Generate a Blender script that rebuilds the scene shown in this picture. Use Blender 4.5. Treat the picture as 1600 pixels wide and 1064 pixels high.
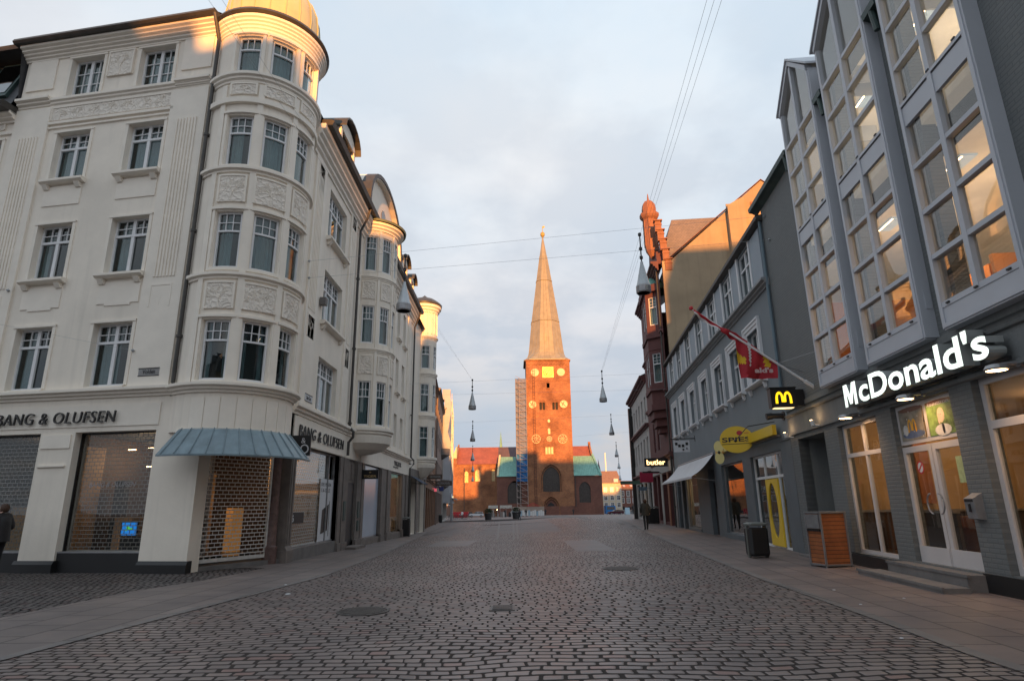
import bpy, bmesh, math, random
from mathutils import Vector, Matrix
from math import sin, cos, tan, pi, radians, hypot, atan2, sqrt, degrees
rnd = random.Random(7)
S = bpy.context.scene
for o in list(bpy.data.objects): bpy.data.objects.remove(o)
# ------------------------------------------------------------ camera
cd = bpy.data.cameras.new('camera'); cam = bpy.data.objects.new('camera', cd)
S.collection.objects.link(cam); S.camera = cam
cd.sensor_width = 36; cd.lens = 945/1600*36; cd.clip_start = .1; cd.clip_end = 3000
_P, _R, EYE = radians(15.15), radians(-.75), 1.3
_r = Vector((1,0,0)); _f = Vector((0,cos(_P),sin(_P))); _u = Vector((0,-sin(_P),cos(_P)))
_r2 = _r*cos(_R)+_u*sin(_R); _u2 = _u*cos(_R)-_r*sin(_R)
cam.matrix_world = Matrix(((_r2.x,_u2.x,-_f.x,0),(_r2.y,_u2.y,-_f.y,0),(_r2.z,_u2.z,-_f.z,EYE),(0,0,0,1)))
S.render.resolution_x = 1024; S.render.resolution_y = 680
S.view_settings.view_transform = 'Standard'; S.view_settings.look = 'None'
S.view_settings.exposure = .85; EK = .614; S.view_settings.gamma = 1
# ------------------------------------------------------------ world
SUN_DIR = Vector((.13,-1,.052)).normalized()
W = bpy.data.worlds.new('World'); S.world = W; W.use_nodes = True
N = W.node_tree.nodes; L = W.node_tree.links; N.clear()
out = N.new('ShaderNodeOutputWorld'); bg = N.new('ShaderNodeBackground'); bg.inputs[1].default_value = .0605
sky = N.new('ShaderNodeTexSky'); sky.sky_type = 'NISHITA'; sky.sun_disc = False
sky.sun_elevation = radians(3.0); sky.sun_rotation = radians(172.6)
tc = N.new('ShaderNodeTexCoord'); sep = N.new('ShaderNodeSeparateXYZ'); L.new(tc.outputs['Generated'], sep.inputs[0])
def wm(op, a, b=None, c=None):
    n = N.new('ShaderNodeMath'); n.operation = op
    for i, x in enumerate((a, b, c)):
        if x is None: continue
        if isinstance(x, (int, float)): n.inputs[i].default_value = x
        else: L.new(x, n.inputs[i])
    return n.outputs[0]
zp = wm('ADD', wm('ABSOLUTE', sep.outputs[2]), .22)
cb = N.new('ShaderNodeCombineXYZ'); L.new(wm('DIVIDE', sep.outputs[0], zp), cb.inputs[0]); L.new(wm('DIVIDE', sep.outputs[1], zp), cb.inputs[1])
def wnoise(scale, detail, rough, off):
    m = N.new('ShaderNodeMapping'); m.inputs['Location'].default_value = off; L.new(cb.outputs[0], m.inputs[0])
    n = N.new('ShaderNodeTexNoise'); n.inputs['Scale'].default_value = scale; n.inputs['Detail'].default_value = detail; n.inputs['Roughness'].default_value = rough
    L.new(m.outputs[0], n.inputs[0]); return n.outputs[0]
def wramp(fac, pts):
    r = N.new('ShaderNodeValToRGB'); L.new(fac, r.inputs[0]); e = r.color_ramp.elements
    while len(e) < len(pts): e.new(.5)
    for x, (p, c) in zip(e, pts): x.position = p; x.color = (*c, 1)
    return r.outputs[0]
def wmix(f, a, b):
    m = N.new('ShaderNodeMix'); m.data_type = 'RGBA'; L.new(f, m.inputs[0]) if not isinstance(f, float) else setattr(m.inputs[0], 'default_value', f)
    for i, x in ((6, a), (7, b)):
        if isinstance(x, tuple): m.inputs[i].default_value = (*x, 1)
        else: L.new(x, m.inputs[i])
    return m.outputs[2]
# thin cloud deck; colours are ten times the picture's because the background strength is 0.1
elev = wramp(sep.outputs[2], [(0, (5.4,5.5,5.9)), (.10, (4.7,5.4,6.4)), (.24, (6.0,6.6,7.5)), (.42, (7.0,7.9,8.8)), (.75, (6.6,8.1,9.5))])
grey = wramp(sep.outputs[2], [(0, (6.3,5.9,5.9)), (.12, (5.9,5.9,6.2)), (.3, (7.9,7.9,8.2)), (.6, (8.5,8.9,9.3))])
n1 = wnoise(1.15, 6, .55, (3.1,1.7,0)); n2 = wnoise(2.6, 5, .55, (7.3,2.2,0)); n3 = wnoise(.8, 3, .5, (1.3,9.1,0))
cl = wmix(wramp(n1, [(.38, (0,0,0)), (.66, (1,1,1))]), elev, grey)
dark = wmix(wramp(n2, [(.44, (1,1,1)), (.60, (0,0,0))]), cl, (4.9,5.6,6.6))
lowmask = wramp(sep.outputs[2], [(.04, (.85,.85,.85)), (.65, (.28,.28,.28))])
cl2 = wmix(lowmask, cl, dark)
warm = wmix(wramp(n3, [(.5, (0,0,0)), (.75, (.5,.5,.5))]), cl2, (8.3,7.9,7.9))
fin = wmix(.94, sky.outputs[0], warm)
L.new(fin, bg.inputs[0]); L.new(bg.outputs[0], out.inputs[0])
# ------------------------------------------------------------ sun
sd = bpy.data.lights.new('sun', 'SUN'); sd.energy = 5.0; sd.angle = radians(.5); sd.color = (1, .41, .10)
so = bpy.data.objects.new('sun', sd); S.collection.objects.link(so); so.location = (0,-30,60)
so.rotation_euler = (-SUN_DIR).to_track_quat('-Z', 'Y').to_euler()
# ------------------------------------------------------------ materials
MATS = {}
def nt(m): return m.node_tree.nodes, m.node_tree.links
def mat(name, col, rough=.75, metal=0., var=.12, vs=1.5, bump=0., bs=30., streak=0., emit=None, spec=.5, streakcol=.55):
    m = bpy.data.materials.new(name); m.use_nodes = True; n, l = nt(m); b = n['Principled BSDF']
    b.inputs['Roughness'].default_value = rough; b.inputs['Metallic'].default_value = metal
    b.inputs['Specular IOR Level'].default_value = spec
    g = n.new('ShaderNodeNewGeometry'); no = n.new('ShaderNodeTexNoise'); no.inputs['Scale'].default_value = vs; no.inputs['Detail'].default_value = 6
    no.inputs['Roughness'].default_value = .6
    l.new(g.outputs['Position'], no.inputs[0])
    r = n.new('ShaderNodeValToRGB'); l.new(no.outputs[0], r.inputs[0])
    r.color_ramp.elements[0].position = .3; r.color_ramp.elements[1].position = .7
    r.color_ramp.elements[0].color = (*[c*(1-var) for c in col], 1); r.color_ramp.elements[1].color = (*[min(1, c*(1+var)) for c in col], 1)
    cur = r.outputs[0]
    if streak:
        mp = n.new('ShaderNodeMapping'); mp.inputs['Scale'].default_value = (3.2,3.2,.22); l.new(g.outputs['Position'], mp.inputs[0])
        n2 = n.new('ShaderNodeTexNoise'); n2.inputs['Scale'].default_value = 1.6; n2.inputs['Detail'].default_value = 5; l.new(mp.outputs[0], n2.inputs[0])
        r2 = n.new('ShaderNodeValToRGB'); r2.color_ramp.elements[0].position = .5; r2.color_ramp.elements[1].position = .78
        r2.color_ramp.elements[0].color = (0,0,0,1); r2.color_ramp.elements[1].color = (streak,)*3+(1,); l.new(n2.outputs[0], r2.inputs[0])
        mx = n.new('ShaderNodeMix'); mx.data_type = 'RGBA'; l.new(r2.outputs[0], mx.inputs[0]); l.new(cur, mx.inputs[6]); mx.inputs[7].default_value = (*[c*streakcol for c in col], 1)
        cur = mx.outputs[2]
    l.new(cur, b.inputs['Base Color'])
    if bump:
        n3 = n.new('ShaderNodeTexNoise'); n3.inputs['Scale'].default_value = bs; n3.inputs['Detail'].default_value = 4; l.new(g.outputs['Position'], n3.inputs[0])
        bp = n.new('ShaderNodeBump'); bp.inputs['Strength'].default_value = bump; bp.inputs['Distance'].default_value = .02
        l.new(n3.outputs[0], bp.inputs['Height']); l.new(bp.outputs[0], b.inputs['Normal'])
    if emit:
        b.inputs['Emission Color'].default_value = (*emit[0], 1); b.inputs['Emission Strength'].default_value = emit[1]*.614
    MATS[name] = m; return m
def brick(name, c1, c2, mortar, bw, bh, ms, ud, rough=.8, bump=.6, dist=.015, patch=None, flat=False, wob=0., smooth=.1, vsc=.35, bias=0.):
    """brick pattern laid in world metres; ud = horizontal unit direction of the wall, flat = laid on the ground"""
    m = bpy.data.materials.new(name); m.use_nodes = True; n, l = nt(m); b = n['Principled BSDF']; b.inputs['Roughness'].default_value = rough
    g = n.new('ShaderNodeNewGeometry'); src = g.outputs['Position']
    d = n.new('ShaderNodeVectorMath'); d.operation = 'DOT_PRODUCT'; l.new(src, d.inputs[0]); d.inputs[1].default_value = (ud[0], ud[1], 0)
    cbn = n.new('ShaderNodeCombineXYZ'); l.new(d.outputs['Value'], cbn.inputs[0])
    if flat:
        d2 = n.new('ShaderNodeVectorMath'); d2.operation = 'DOT_PRODUCT'; l.new(src, d2.inputs[0]); d2.inputs[1].default_value = (-ud[1], ud[0], 0); l.new(d2.outputs['Value'], cbn.inputs[1])
    else:
        sp = n.new('ShaderNodeSeparateXYZ'); l.new(src, sp.inputs[0]); l.new(sp.outputs[2], cbn.inputs[1])
    vec = cbn.outputs[0]
    if wob:
        wn = n.new('ShaderNodeTexNoise'); wn.inputs['Scale'].default_value = 2.3; wn.inputs['Detail'].default_value = 3; l.new(src, wn.inputs[0])
        wn2 = n.new('ShaderNodeTexNoise'); wn2.inputs['Scale'].default_value = 9; wn2.inputs['Detail'].default_value = 2; l.new(src, wn2.inputs[0])
        wn3 = n.new('ShaderNodeTexNoise'); wn3.inputs['Scale'].default_value = .33; wn3.inputs['Detail'].default_value = 1; l.new(src, wn3.inputs[0])
        for w_, a_ in ((wn, wob), (wn2, wob*.45), (wn3, wob*6 if wob > .08 else 0.)):
            s1 = n.new('ShaderNodeVectorMath'); s1.operation = 'SUBTRACT'; l.new(w_.outputs['Color'], s1.inputs[0]); s1.inputs[1].default_value = (.5,.5,.5)
            s2 = n.new('ShaderNodeVectorMath'); s2.operation = 'SCALE'; l.new(s1.outputs[0], s2.inputs[0]); s2.inputs['Scale'].default_value = a_
            s3 = n.new('ShaderNodeVectorMath'); s3.operation = 'ADD'; l.new(vec, s3.inputs[0]); l.new(s2.outputs[0], s3.inputs[1]); vec = s3.outputs[0]
    br = n.new('ShaderNodeTexBrick'); l.new(vec, br.inputs['Vector'])
    br.inputs['Color1'].default_value = (*c1,1); br.inputs['Color2'].default_value = (*c2,1); br.inputs['Mortar'].default_value = (*mortar,1)
    br.inputs['Scale'].default_value = 1; br.inputs['Mortar Size'].default_value = ms; br.inputs['Mortar Smooth'].default_value = smooth
    br.inputs['Brick Width'].default_value = bw; br.inputs['Row Height'].default_value = bh; br.inputs['Bias'].default_value = bias
    cur = br.outputs[0]
    pn = n.new('ShaderNodeTexNoise'); pn.inputs['Scale'].default_value = vsc; pn.inputs['Detail'].default_value = 7; pn.inputs['Roughness'].default_value = .65; l.new(src, pn.inputs[0])
    pr = n.new('ShaderNodeValToRGB'); l.new(pn.outputs[0], pr.inputs[0]); pr.color_ramp.elements[0].position = .32; pr.color_ramp.elements[1].position = .68
    pc = patch or ((.78,.78,.8),(1.18,1.15,1.1))
    pr.color_ramp.elements[0].color = (*pc[0],1); pr.color_ramp.elements[1].color = (*pc[1],1)
    mx = n.new('ShaderNodeMix'); mx.data_type = 'RGBA'; mx.blend_type = 'MULTIPLY'; mx.inputs[0].default_value = 1
    l.new(cur, mx.inputs[6]); l.new(pr.outputs[0], mx.inputs[7]); l.new(mx.outputs[2], b.inputs['Base Color'])
    fn = n.new('ShaderNodeTexNoise'); fn.inputs['Scale'].default_value = 45; fn.inputs['Detail'].default_value = 4; l.new(src, fn.inputs[0])
    ad = n.new('ShaderNodeMath'); ad.operation = 'MULTIPLY_ADD'; l.new(fn.outputs[0], ad.inputs[0]); ad.inputs[1].default_value = .3
    iv = n.new('ShaderNodeMath'); iv.operation = 'SUBTRACT'; iv.inputs[0].default_value = 1; l.new(br.outputs['Fac'], iv.inputs[1]); l.new(iv.outputs[0], ad.inputs[2])
    bp = n.new('ShaderNodeBump'); bp.inputs['Strength'].default_value = bump; bp.inputs['Distance'].default_value = dist
    l.new(ad.outputs[0], bp.inputs['Height']); l.new(bp.outputs[0], b.inputs['Normal'])
    MATS[name] = m; return m
def glass(name, tint, refl=1., wob=.04, ior=1.6, rough=0.):
    m = bpy.data.materials.new(name); m.use_nodes = True; n, l = nt(m); n.remove(n['Principled BSDF']); o = n['Material Output']
    t = n.new('ShaderNodeBsdfTransparent'); t.inputs[0].default_value = (*tint,1)
    gl = n.new('ShaderNodeBsdfGlossy'); gl.inputs['Color'].default_value = (.95*refl,)*3+(1,); gl.inputs['Roughness'].default_value = rough
    g = n.new('ShaderNodeNewGeometry'); no = n.new('ShaderNodeTexNoise'); no.inputs['Scale'].default_value = 1.1; no.inputs['Detail'].default_value = 1.5; l.new(g.outputs['Position'], no.inputs[0])
    bp = n.new('ShaderNodeBump'); bp.inputs['Strength'].default_value = wob; bp.inputs['Distance'].default_value = .3; l.new(no.outputs[0], bp.inputs['Height']); l.new(bp.outputs[0], gl.inputs['Normal'])
    mu = n.new('ShaderNodeMath'); mu.operation = 'MULTIPLY_ADD'; mu.use_clamp = True
    dt = n.new('ShaderNodeVectorMath'); dt.operation = 'DOT_PRODUCT'; l.new(g.outputs['Incoming'], dt.inputs[0]); l.new(g.outputs['Normal'], dt.inputs[1])
    ab = n.new('ShaderNodeMath'); ab.operation = 'ABSOLUTE'; l.new(dt.outputs['Value'], ab.inputs[0]); om = n.new('ShaderNodeMath'); om.operation = 'SUBTRACT'; om.inputs[0].default_value = 1; l.new(ab.outputs[0], om.inputs[1])
    pw = n.new('ShaderNodeMath'); pw.operation = 'POWER'; l.new(om.outputs[0], pw.inputs[0]); pw.inputs[1].default_value = 4.0
    l.new(pw.outputs[0], mu.inputs[0]); mu.inputs[1].default_value = min(.95, ior-.75); mu.inputs[2].default_value = .045*(ior/1.5)**2
    ms = n.new('ShaderNodeMixShader'); l.new(mu.outputs[0], ms.inputs[0]); l.new(t.outputs[0], ms.inputs[1]); l.new(gl.outputs[0], ms.inputs[2]); l.new(ms.outputs[0], o.inputs[0])
    MATS[name] = m; return m
UR = (.0995,.995); UA = (-.9862,.1657)
plaster = mat('cream_plaster', (.84,.765,.665), .85, var=.08, vs=.6, bump=.15, bs=12, streak=.42, streakcol=.76)
plasterS = mat('cream_stucco_mouldings', (.85,.78,.685), .8, var=.05, vs=2, bump=.08, bs=14)
relief = mat('moulded_relief', (.80,.73,.645), .85, var=.05, vs=2)
def add_relief(m, sc, strength, dist):
    n, l = nt(m); b = n['Principled BSDF']; g = n.new('ShaderNodeNewGeometry')
    mn = n.new('ShaderNodeTexNoise'); mn.inputs['Scale'].default_value = sc*.5; mn.inputs['Detail'].default_value = 2; l.new(g.outputs['Position'], mn.inputs[0])
    ad = n.new('ShaderNodeVectorMath'); ad.operation = 'MULTIPLY_ADD'; l.new(mn.outputs['Color'], ad.inputs[0]); ad.inputs[1].default_value = (.35,.35,.35); l.new(g.outputs['Position'], ad.inputs[2])
    v = n.new('ShaderNodeTexVoronoi'); v.feature = 'DISTANCE_TO_EDGE'; v.inputs['Scale'].default_value = sc; l.new(ad.outputs[0], v.inputs[0])
    r = n.new('ShaderNodeValToRGB'); r.color_ramp.elements[0].position = 0; r.color_ramp.elements[1].position = .22; r.color_ramp.elements[0].color = (1,1,1,1); r.color_ramp.elements[1].color = (0,0,0,1)
    l.new(v.outputs[0], r.inputs[0])
    bp = n.new('ShaderNodeBump'); bp.inputs['Strength'].default_value = strength; bp.inputs['Distance'].default_value = dist; l.new(r.outputs[0], bp.inputs['Height']); l.new(bp.outputs[0], b.inputs['Normal'])
add_relief(relief, 6, .6, .03)
white = mat('white_paint', (.74,.74,.75), .5, var=.04, vs=3, bump=.04)
whiteR = mat('white_painted_wood', (.68,.69,.71), .6, var=.06, vs=2, bump=.05)
pinkish = mat('pale_aluminium_frame', (.52,.50,.50), .45, var=.05)
mcdwall = brick('grey_painted_brick', (.150,.160,.160),(.135,.147,.15),(.12,.13,.132), .24,.072,.012, UR, .7, .55, .012, patch=((.9,.9,.9),(1.1,1.1,1.1)), smooth=.3)
mcdflat = mat('grey_render', (.165,.175,.175), .8, var=.1, vs=1.2, bump=.4, bs=18, streak=.3)
bayframe = mat('bay_cladding', (.47,.49,.53), .5, var=.05, vs=1)
bluewall = mat('blue_grey_render', (.195,.222,.243), .8, var=.06, vs=.7, bump=.2, bs=14, streak=.25, streakcol=.8)
bluedark = mat('slate_grey_paint', (.115,.135,.15), .6, var=.1, vs=1.2, bump=.1, streak=.3)
bluelight = mat('light_blue_panel', (.26,.31,.36), .6, var=.05)
ledgem = mat('stone_grey_ledge', (.25,.26,.27), .7, var=.1)
rooftile = mat('dark_roof', (.045,.045,.05), .6, var=.3, vs=4, bump=.4, bs=8)
gutterm = mat('weathered_gutter', (.05,.045,.04), .5, var=.3, vs=3)
copperdark = mat('dark_patinated_copper', (.04,.07,.065), .5, var=.35, vs=2)
verdigris = mat('verdigris_copper', (.20,.42,.36), .6, var=.18, vs=1.2, streak=.4, streakcol=.6)
golden = mat('pale_copper_cladding', (.56,.50,.27), .35, var=.12, vs=1.5, streak=.5, streakcol=.75)
leadblue = mat('lead_canopy', (.17,.235,.27), .4, var=.22, vs=3, bump=.1, streak=.5, streakcol=.7)
black = mat('black_paint', (.012,.012,.013), .45, var=.2)
blackm = mat('dark_letter_metal', (.02,.018,.018), .4, var=.1)
steel = mat('galvanised_steel', (.32,.32,.33), .4, .6, var=.15, vs=6)
steelD = mat('shutter_steel', (.6,.58,.55), .5, .1, var=.15, vs=6)
stoneg = mat('grey_stone', (.16,.15,.145), .75, var=.2, vs=2.5, bump=.2, streak=.4)
granite = mat('red_granite', (.14,.085,.075), .5, var=.35, vs=9, bump=.1)
stonebr = mat('brown_stone_pier', (.17,.145,.13), .7, var=.2, vs=3, bump=.15, streak=.4)
dark = mat('dark_room', (.03,.03,.032), .9)
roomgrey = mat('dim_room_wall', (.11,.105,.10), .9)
curtainm = mat('white_curtain', (.46,.50,.52), .9, var=.08, vs=2)
warmwall = mat('warm_room_wall', (.55,.38,.20), .8, var=.15, vs=1.2)
woodm = mat('orange_wood', (.34,.13,.055), .5, var=.2, vs=3)
floorm = mat('tiled_floor', (.12,.09,.07), .4)
yellow = mat('yellow_paint', (.75,.50,.03), .45, var=.04)
yellowl = mat('pale_yellow_paint', (.80,.68,.28), .45, var=.04)
orangep = mat('orange_paint', (.75,.38,.02), .45)
redp = mat('red_paint', (.45,.02,.03), .45)
redcloth = mat('red_cloth', (.36,.018,.03), .8, var=.12, vs=4)
whitecloth = mat('white_cloth', (.6,.6,.62), .85, var=.06)
yelcloth = mat('yellow_cloth', (.62,.40,.02), .8)
pane = glass('window_glass', (.66,.74,.74), 1, .03)
paneShop = glass('shop_glass', (.9,.91,.9), 1, .008, 1.33)
paneMcd = glass('bay_glass', (.93,.93,.91), 1, .006, 1.42)
redwall = mat('painted_red_masonry', (.115,.042,.04), .75, var=.15, vs=1.5, bump=.2, streak=.3)
redorn = mat('red_sandstone_trim', (.27,.115,.065), .75, var=.15, vs=3, bump=.2)
gablewall = mat('ochre_gable_render', (.36,.27,.175), .85, var=.16, vs=.5, bump=.2, bs=6, streak=.5, streakcol=.7)
slate = brick('purple_slate_roof', (.20,.175,.19),(.16,.145,.165),(.12,.11,.12), .2,.12,.01, (1,0), .7, .3, .02)
brownbrick = brick('brown_brick', (.26,.13,.07),(.21,.10,.055),(.17,.12,.09), .25,.08,.012, (0,1), .85, .2)
palewall = mat('pale_stone_front', (.42,.40,.38), .85, var=.12, vs=.8, bump=.2)
church = brick('church_brick', (.37,.160,.070),(.22,.088,.050),(.30,.17,.10), .42,.16,.02, (1,0), .9, .35, .05, patch=((.60,.55,.55),(1.35,1.35,1.3)), vsc=.22)
churchdk = brick('church_plinth_brick', (.21,.085,.06),(.15,.058,.045),(.15,.085,.065), .42,.16,.02, (1,0), .9, .3, .05, vsc=.3)  # darker copy of the church brick, shade put into its colour
redroof = brick('red_tile_roof', (.40,.13,.09),(.34,.105,.075),(.22,.07,.05), .35,.3,.03, (1,0), .8, .4, .05)
purpleroof = brick('dark_tile_roof', (.17,.11,.12),(.14,.09,.10),(.09,.06,.07), .35,.3,.03, (1,0), .8, .4, .05)
spirem = mat('spire_copper_plate', (.29,.262,.195), .45, var=.16, vs=.5, streak=.55, streakcol=.72)
chalk = mat('chalked_brick', (.70,.58,.36), .8, var=.15, vs=.6)
gilt = mat('gilded_clock', (.48,.34,.09), .35, .3, var=.1)
leadwin = mat('leaded_glass', (.11,.10,.095), .25, var=.3, vs=1.5)
churchglass = mat('dark_church_glass', (.05,.042,.038), .3, var=.3, vs=1.5)
leadwinlit = mat('leaded_glass_reflecting', (.55,.42,.22), .2, .2, var=.3, vs=1.5)  # bright copy of the leaded glass, evening reflection put into its colour
netblue = mat('blue_scaffold_net', (.03,.16,.42), .8, var=.25, vs=1)
orangetile = brick('orange_tile_roof', (.50,.17,.07),(.42,.14,.06),(.25,.09,.05), .35,.3,.03, (1,0), .8, .4, .05)
def setts(name, ca, cb_, mortar, bw, rh, j, rad, ang=0., wob=.08, big=.5, rough=.45):
    m = bpy.data.materials.new(name); m.use_nodes = True; n, l = nt(m); b = n['Principled BSDF']
    def M_(op, *a):
        x = n.new('ShaderNodeMath'); x.operation = op
        for i, q in enumerate(a):
            if isinstance(q, (int,float)): x.inputs[i].default_value = q
            else: l.new(q, x.inputs[i])
        return x.outputs[0]
    g = n.new('ShaderNodeNewGeometry'); mp = n.new('ShaderNodeMapping'); mp.inputs['Rotation'].default_value = (0,0,ang); l.new(g.outputs['Position'], mp.inputs[0]); vec = mp.outputs[0]
    for sc, am in ((1.8,wob),(7.,wob*.32),(.3,big)):
        t = n.new('ShaderNodeTexNoise'); t.inputs['Scale'].default_value = sc; t.inputs['Detail'].default_value = 2; l.new(g.outputs['Position'], t.inputs[0])
        a = n.new('ShaderNodeVectorMath'); a.operation = 'SUBTRACT'; l.new(t.outputs['Color'], a.inputs[0]); a.inputs[1].default_value = (.5,.5,.5)
        c = n.new('ShaderNodeVectorMath'); c.operation = 'MULTIPLY_ADD'; l.new(a.outputs[0], c.inputs[0]); c.inputs[1].default_value = (am,am,0); l.new(vec, c.inputs[2]); vec = c.outputs[0]
    sp = n.new('ShaderNodeSeparateXYZ'); l.new(vec, sp.inputs[0])
    v = M_('DIVIDE', sp.outputs[1], rh); iv = M_('FLOOR', v); fv = M_('SUBTRACT', v, iv)
    wr = n.new('ShaderNodeTexWhiteNoise'); wr.noise_dimensions = '1D'; l.new(iv, wr.inputs['W'])
    u = M_('ADD', M_('DIVIDE', sp.outputs[0], bw), M_('ADD', M_('MULTIPLY', wr.outputs['Value'], .5), M_('MULTIPLY', iv, .5))); iu = M_('FLOOR', u); fu = M_('SUBTRACT', u, iu)
    cv = n.new('ShaderNodeCombineXYZ'); l.new(iu, cv.inputs[0]); l.new(iv, cv.inputs[1]); wc = n.new('ShaderNodeTexWhiteNoise'); wc.noise_dimensions = '2D'; l.new(cv.outputs[0], wc.inputs['Vector'])
    sc_ = n.new('ShaderNodeSeparateColor'); l.new(wc.outputs['Color'], sc_.inputs[0])
    px = M_('ADD', M_('MULTIPLY', M_('SUBTRACT', fu, .5), bw), M_('MULTIPLY', M_('SUBTRACT', sc_.outputs[2], .5), .010)); py = M_('MULTIPLY', M_('SUBTRACT', fv, .5), rh)
    qx = M_('MAXIMUM', M_('ADD', M_('ABSOLUTE', px), M_('MULTIPLY_ADD', sc_.outputs[0], .012, -(bw/2-j*.85)+rad)), 0); qy = M_('MAXIMUM', M_('ADD', M_('ABSOLUTE', py), M_('MULTIPLY_ADD', sc_.outputs[1], .010, -(rh/2-j*1.45)+rad)), 0)
    d = M_('SUBTRACT', M_('SQRT', M_('ADD', M_('MULTIPLY', qx, qx), M_('MULTIPLY', qy, qy))), rad)
    mr = n.new('ShaderNodeMapRange'); mr.interpolation_type = 'SMOOTHSTEP'; l.new(d, mr.inputs[0]); mr.inputs[1].default_value = .003; mr.inputs[2].default_value = -.004
    hr = n.new('ShaderNodeMapRange'); hr.interpolation_type = 'SMOOTHSTEP'; l.new(d, hr.inputs[0]); hr.inputs[1].default_value = .012; hr.inputs[2].default_value = -rad*.98
    col = n.new('ShaderNodeMix'); col.data_type = 'RGBA'; l.new(wc.outputs['Value'], col.inputs[0]); col.inputs[6].default_value = (*ca,1); col.inputs[7].default_value = (*cb_,1)
    rr = n.new('ShaderNodeMix'); rr.data_type = 'RGBA'; l.new(M_('MULTIPLY', M_('GREATER_THAN', sc_.outputs[1], .90), .5), rr.inputs[0]); l.new(col.outputs[2], rr.inputs[6]); rr.inputs[7].default_value = (ca[0]*1.1,ca[1]*.72,ca[2]*.66,1)
    pn = n.new('ShaderNodeTexNoise'); pn.inputs['Scale'].default_value = .42; pn.inputs['Detail'].default_value = 8; pn.inputs['Roughness'].default_value = .68; l.new(g.outputs['Position'], pn.inputs[0])
    pr = n.new('ShaderNodeValToRGB'); l.new(pn.outputs[0], pr.inputs[0]); pr.color_ramp.elements[0].position = .3; pr.color_ramp.elements[1].position = .7; pr.color_ramp.elements[0].color = (.66,.64,.66,1); pr.color_ramp.elements[1].color = (1.28,1.22,1.2,1)
    mu = n.new('ShaderNodeMix'); mu.data_type = 'RGBA'; mu.blend_type = 'MULTIPLY'; mu.inputs[0].default_value = 1; l.new(rr.outputs[2], mu.inputs[6]); l.new(pr.outputs[0], mu.inputs[7])
    fm_ = n.new('ShaderNodeMix'); fm_.data_type = 'RGBA'; l.new(mr.outputs[0], fm_.inputs[0]); fm_.inputs[6].default_value = (*mortar,1); l.new(mu.outputs[2], fm_.inputs[7]); l.new(fm_.outputs[2], b.inputs['Base Color'])
    fn = n.new('ShaderNodeTexNoise'); fn.inputs['Scale'].default_value = 38; fn.inputs['Detail'].default_value = 4; l.new(g.outputs['Position'], fn.inputs[0])
    ht = M_('ADD', M_('MULTIPLY', fn.outputs[0], .22), M_('MULTIPLY', hr.outputs[0], M_('MULTIPLY_ADD', sc_.outputs[0], .3, .85)))
    bp = n.new('ShaderNodeBump'); bp.inputs['Strength'].default_value = .7; bp.inputs['Distance'].default_value = .010; l.new(ht, bp.inputs['Height']); l.new(bp.outputs[0], b.inputs['Normal'])
    l.new(M_('MULTIPLY_ADD', mr.outputs[0], rough-1, 1), b.inputs['Roughness']); l.new(M_('MULTIPLY', mr.outputs[0], .5), b.inputs['Specular IOR Level']); MATS[name] = m; return m
cobble = setts('granite_setts', (.205,.172,.160),(.145,.126,.121),(.055,.048,.045), .20,.138,.0085,.018, 0, .07, .9, .45)
cobble2 = setts('side_street_setts', (.15,.135,.13),(.095,.088,.087),(.012,.012,.012), .15,.11,.009,.014, .16, .06, .5, .6)
slabs = brick('pavement_slabs', (.172,.145,.137),(.132,.112,.107),(.035,.03,.03), .75,.62,.014, (0,1), .6, .35, .01, flat=True, wob=.012, smooth=.2, vsc=.9)
slabsR = brick('red_grey_pavement', (.178,.14,.13),(.14,.11,.104),(.045,.036,.036), .8,.5,.014, UR, .6, .35, .01, flat=True, wob=.012, smooth=.2, vsc=.9)
squarem = brick('square_paving', (.138,.118,.115),(.12,.104,.102),(.08,.07,.07), .22,.14,.012, (1,0), .6, .4, .01, flat=True, wob=.03, vsc=.25)
greyslab = brick('pale_grey_slabs', (.095,.094,.097),(.085,.084,.087),(.06,.06,.06), .9,.6,.012, (1,0), .5, .3, .01, flat=True, wob=.01, vsc=.6)
iron = mat('cast_iron', (.085,.078,.074), .5, .4, var=.3, vs=8, bump=.4, bs=40)
earth = mat('far_ground', (.12,.11,.105), .9)
softbulb = mat('soft_lamp_strip', (1,.8,.5), emit=((1,.72,.35), 1.6))
bulb = mat('lit_lamp', (1,.8,.5), emit=((1,.62,.30), 14))
bulbw = mat('lit_sign_face', (.9,.95,.9), emit=((.86,1,.88), 1.15))
archlit = mat('lit_yellow_arch', (.9,.6,.02), emit=((1,.62,.01), 1.3))
butlit = mat('lit_warm_letters', (1,.8,.5), emit=((1,.62,.25), 3.2))
ceil_glow = mat('office_ceiling', (.78,.74,.68), .9, emit=((1,.78,.52), .12))  # warm lamplight on the ceiling put in as its own glow
screen = mat('tv_screen', (.02,.2,.5), .3, emit=((.01,.22,.75), .8))
exitg = mat('exit_sign', (.1,.6,.2), emit=((.25,1,.3), 1.6))
jacket = mat('black_jacket', (.018,.017,.02), .6, var=.3, vs=9)
olive = mat('olive_coat', (.045,.042,.034), .85, var=.25, vs=6)
trouser = mat('dark_trousers', (.02,.022,.026), .85, var=.2)
skin = mat('skin', (.45,.27,.20), .55, var=.05)
hairm = mat('brown_hair', (.06,.028,.016), .7, var=.3, vs=20)
shoe = mat('dark_shoe', (.02,.015,.012), .5)
leafm = mat('dark_leaves', (.035,.06,.022), .7, var=.45, vs=8)
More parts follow.
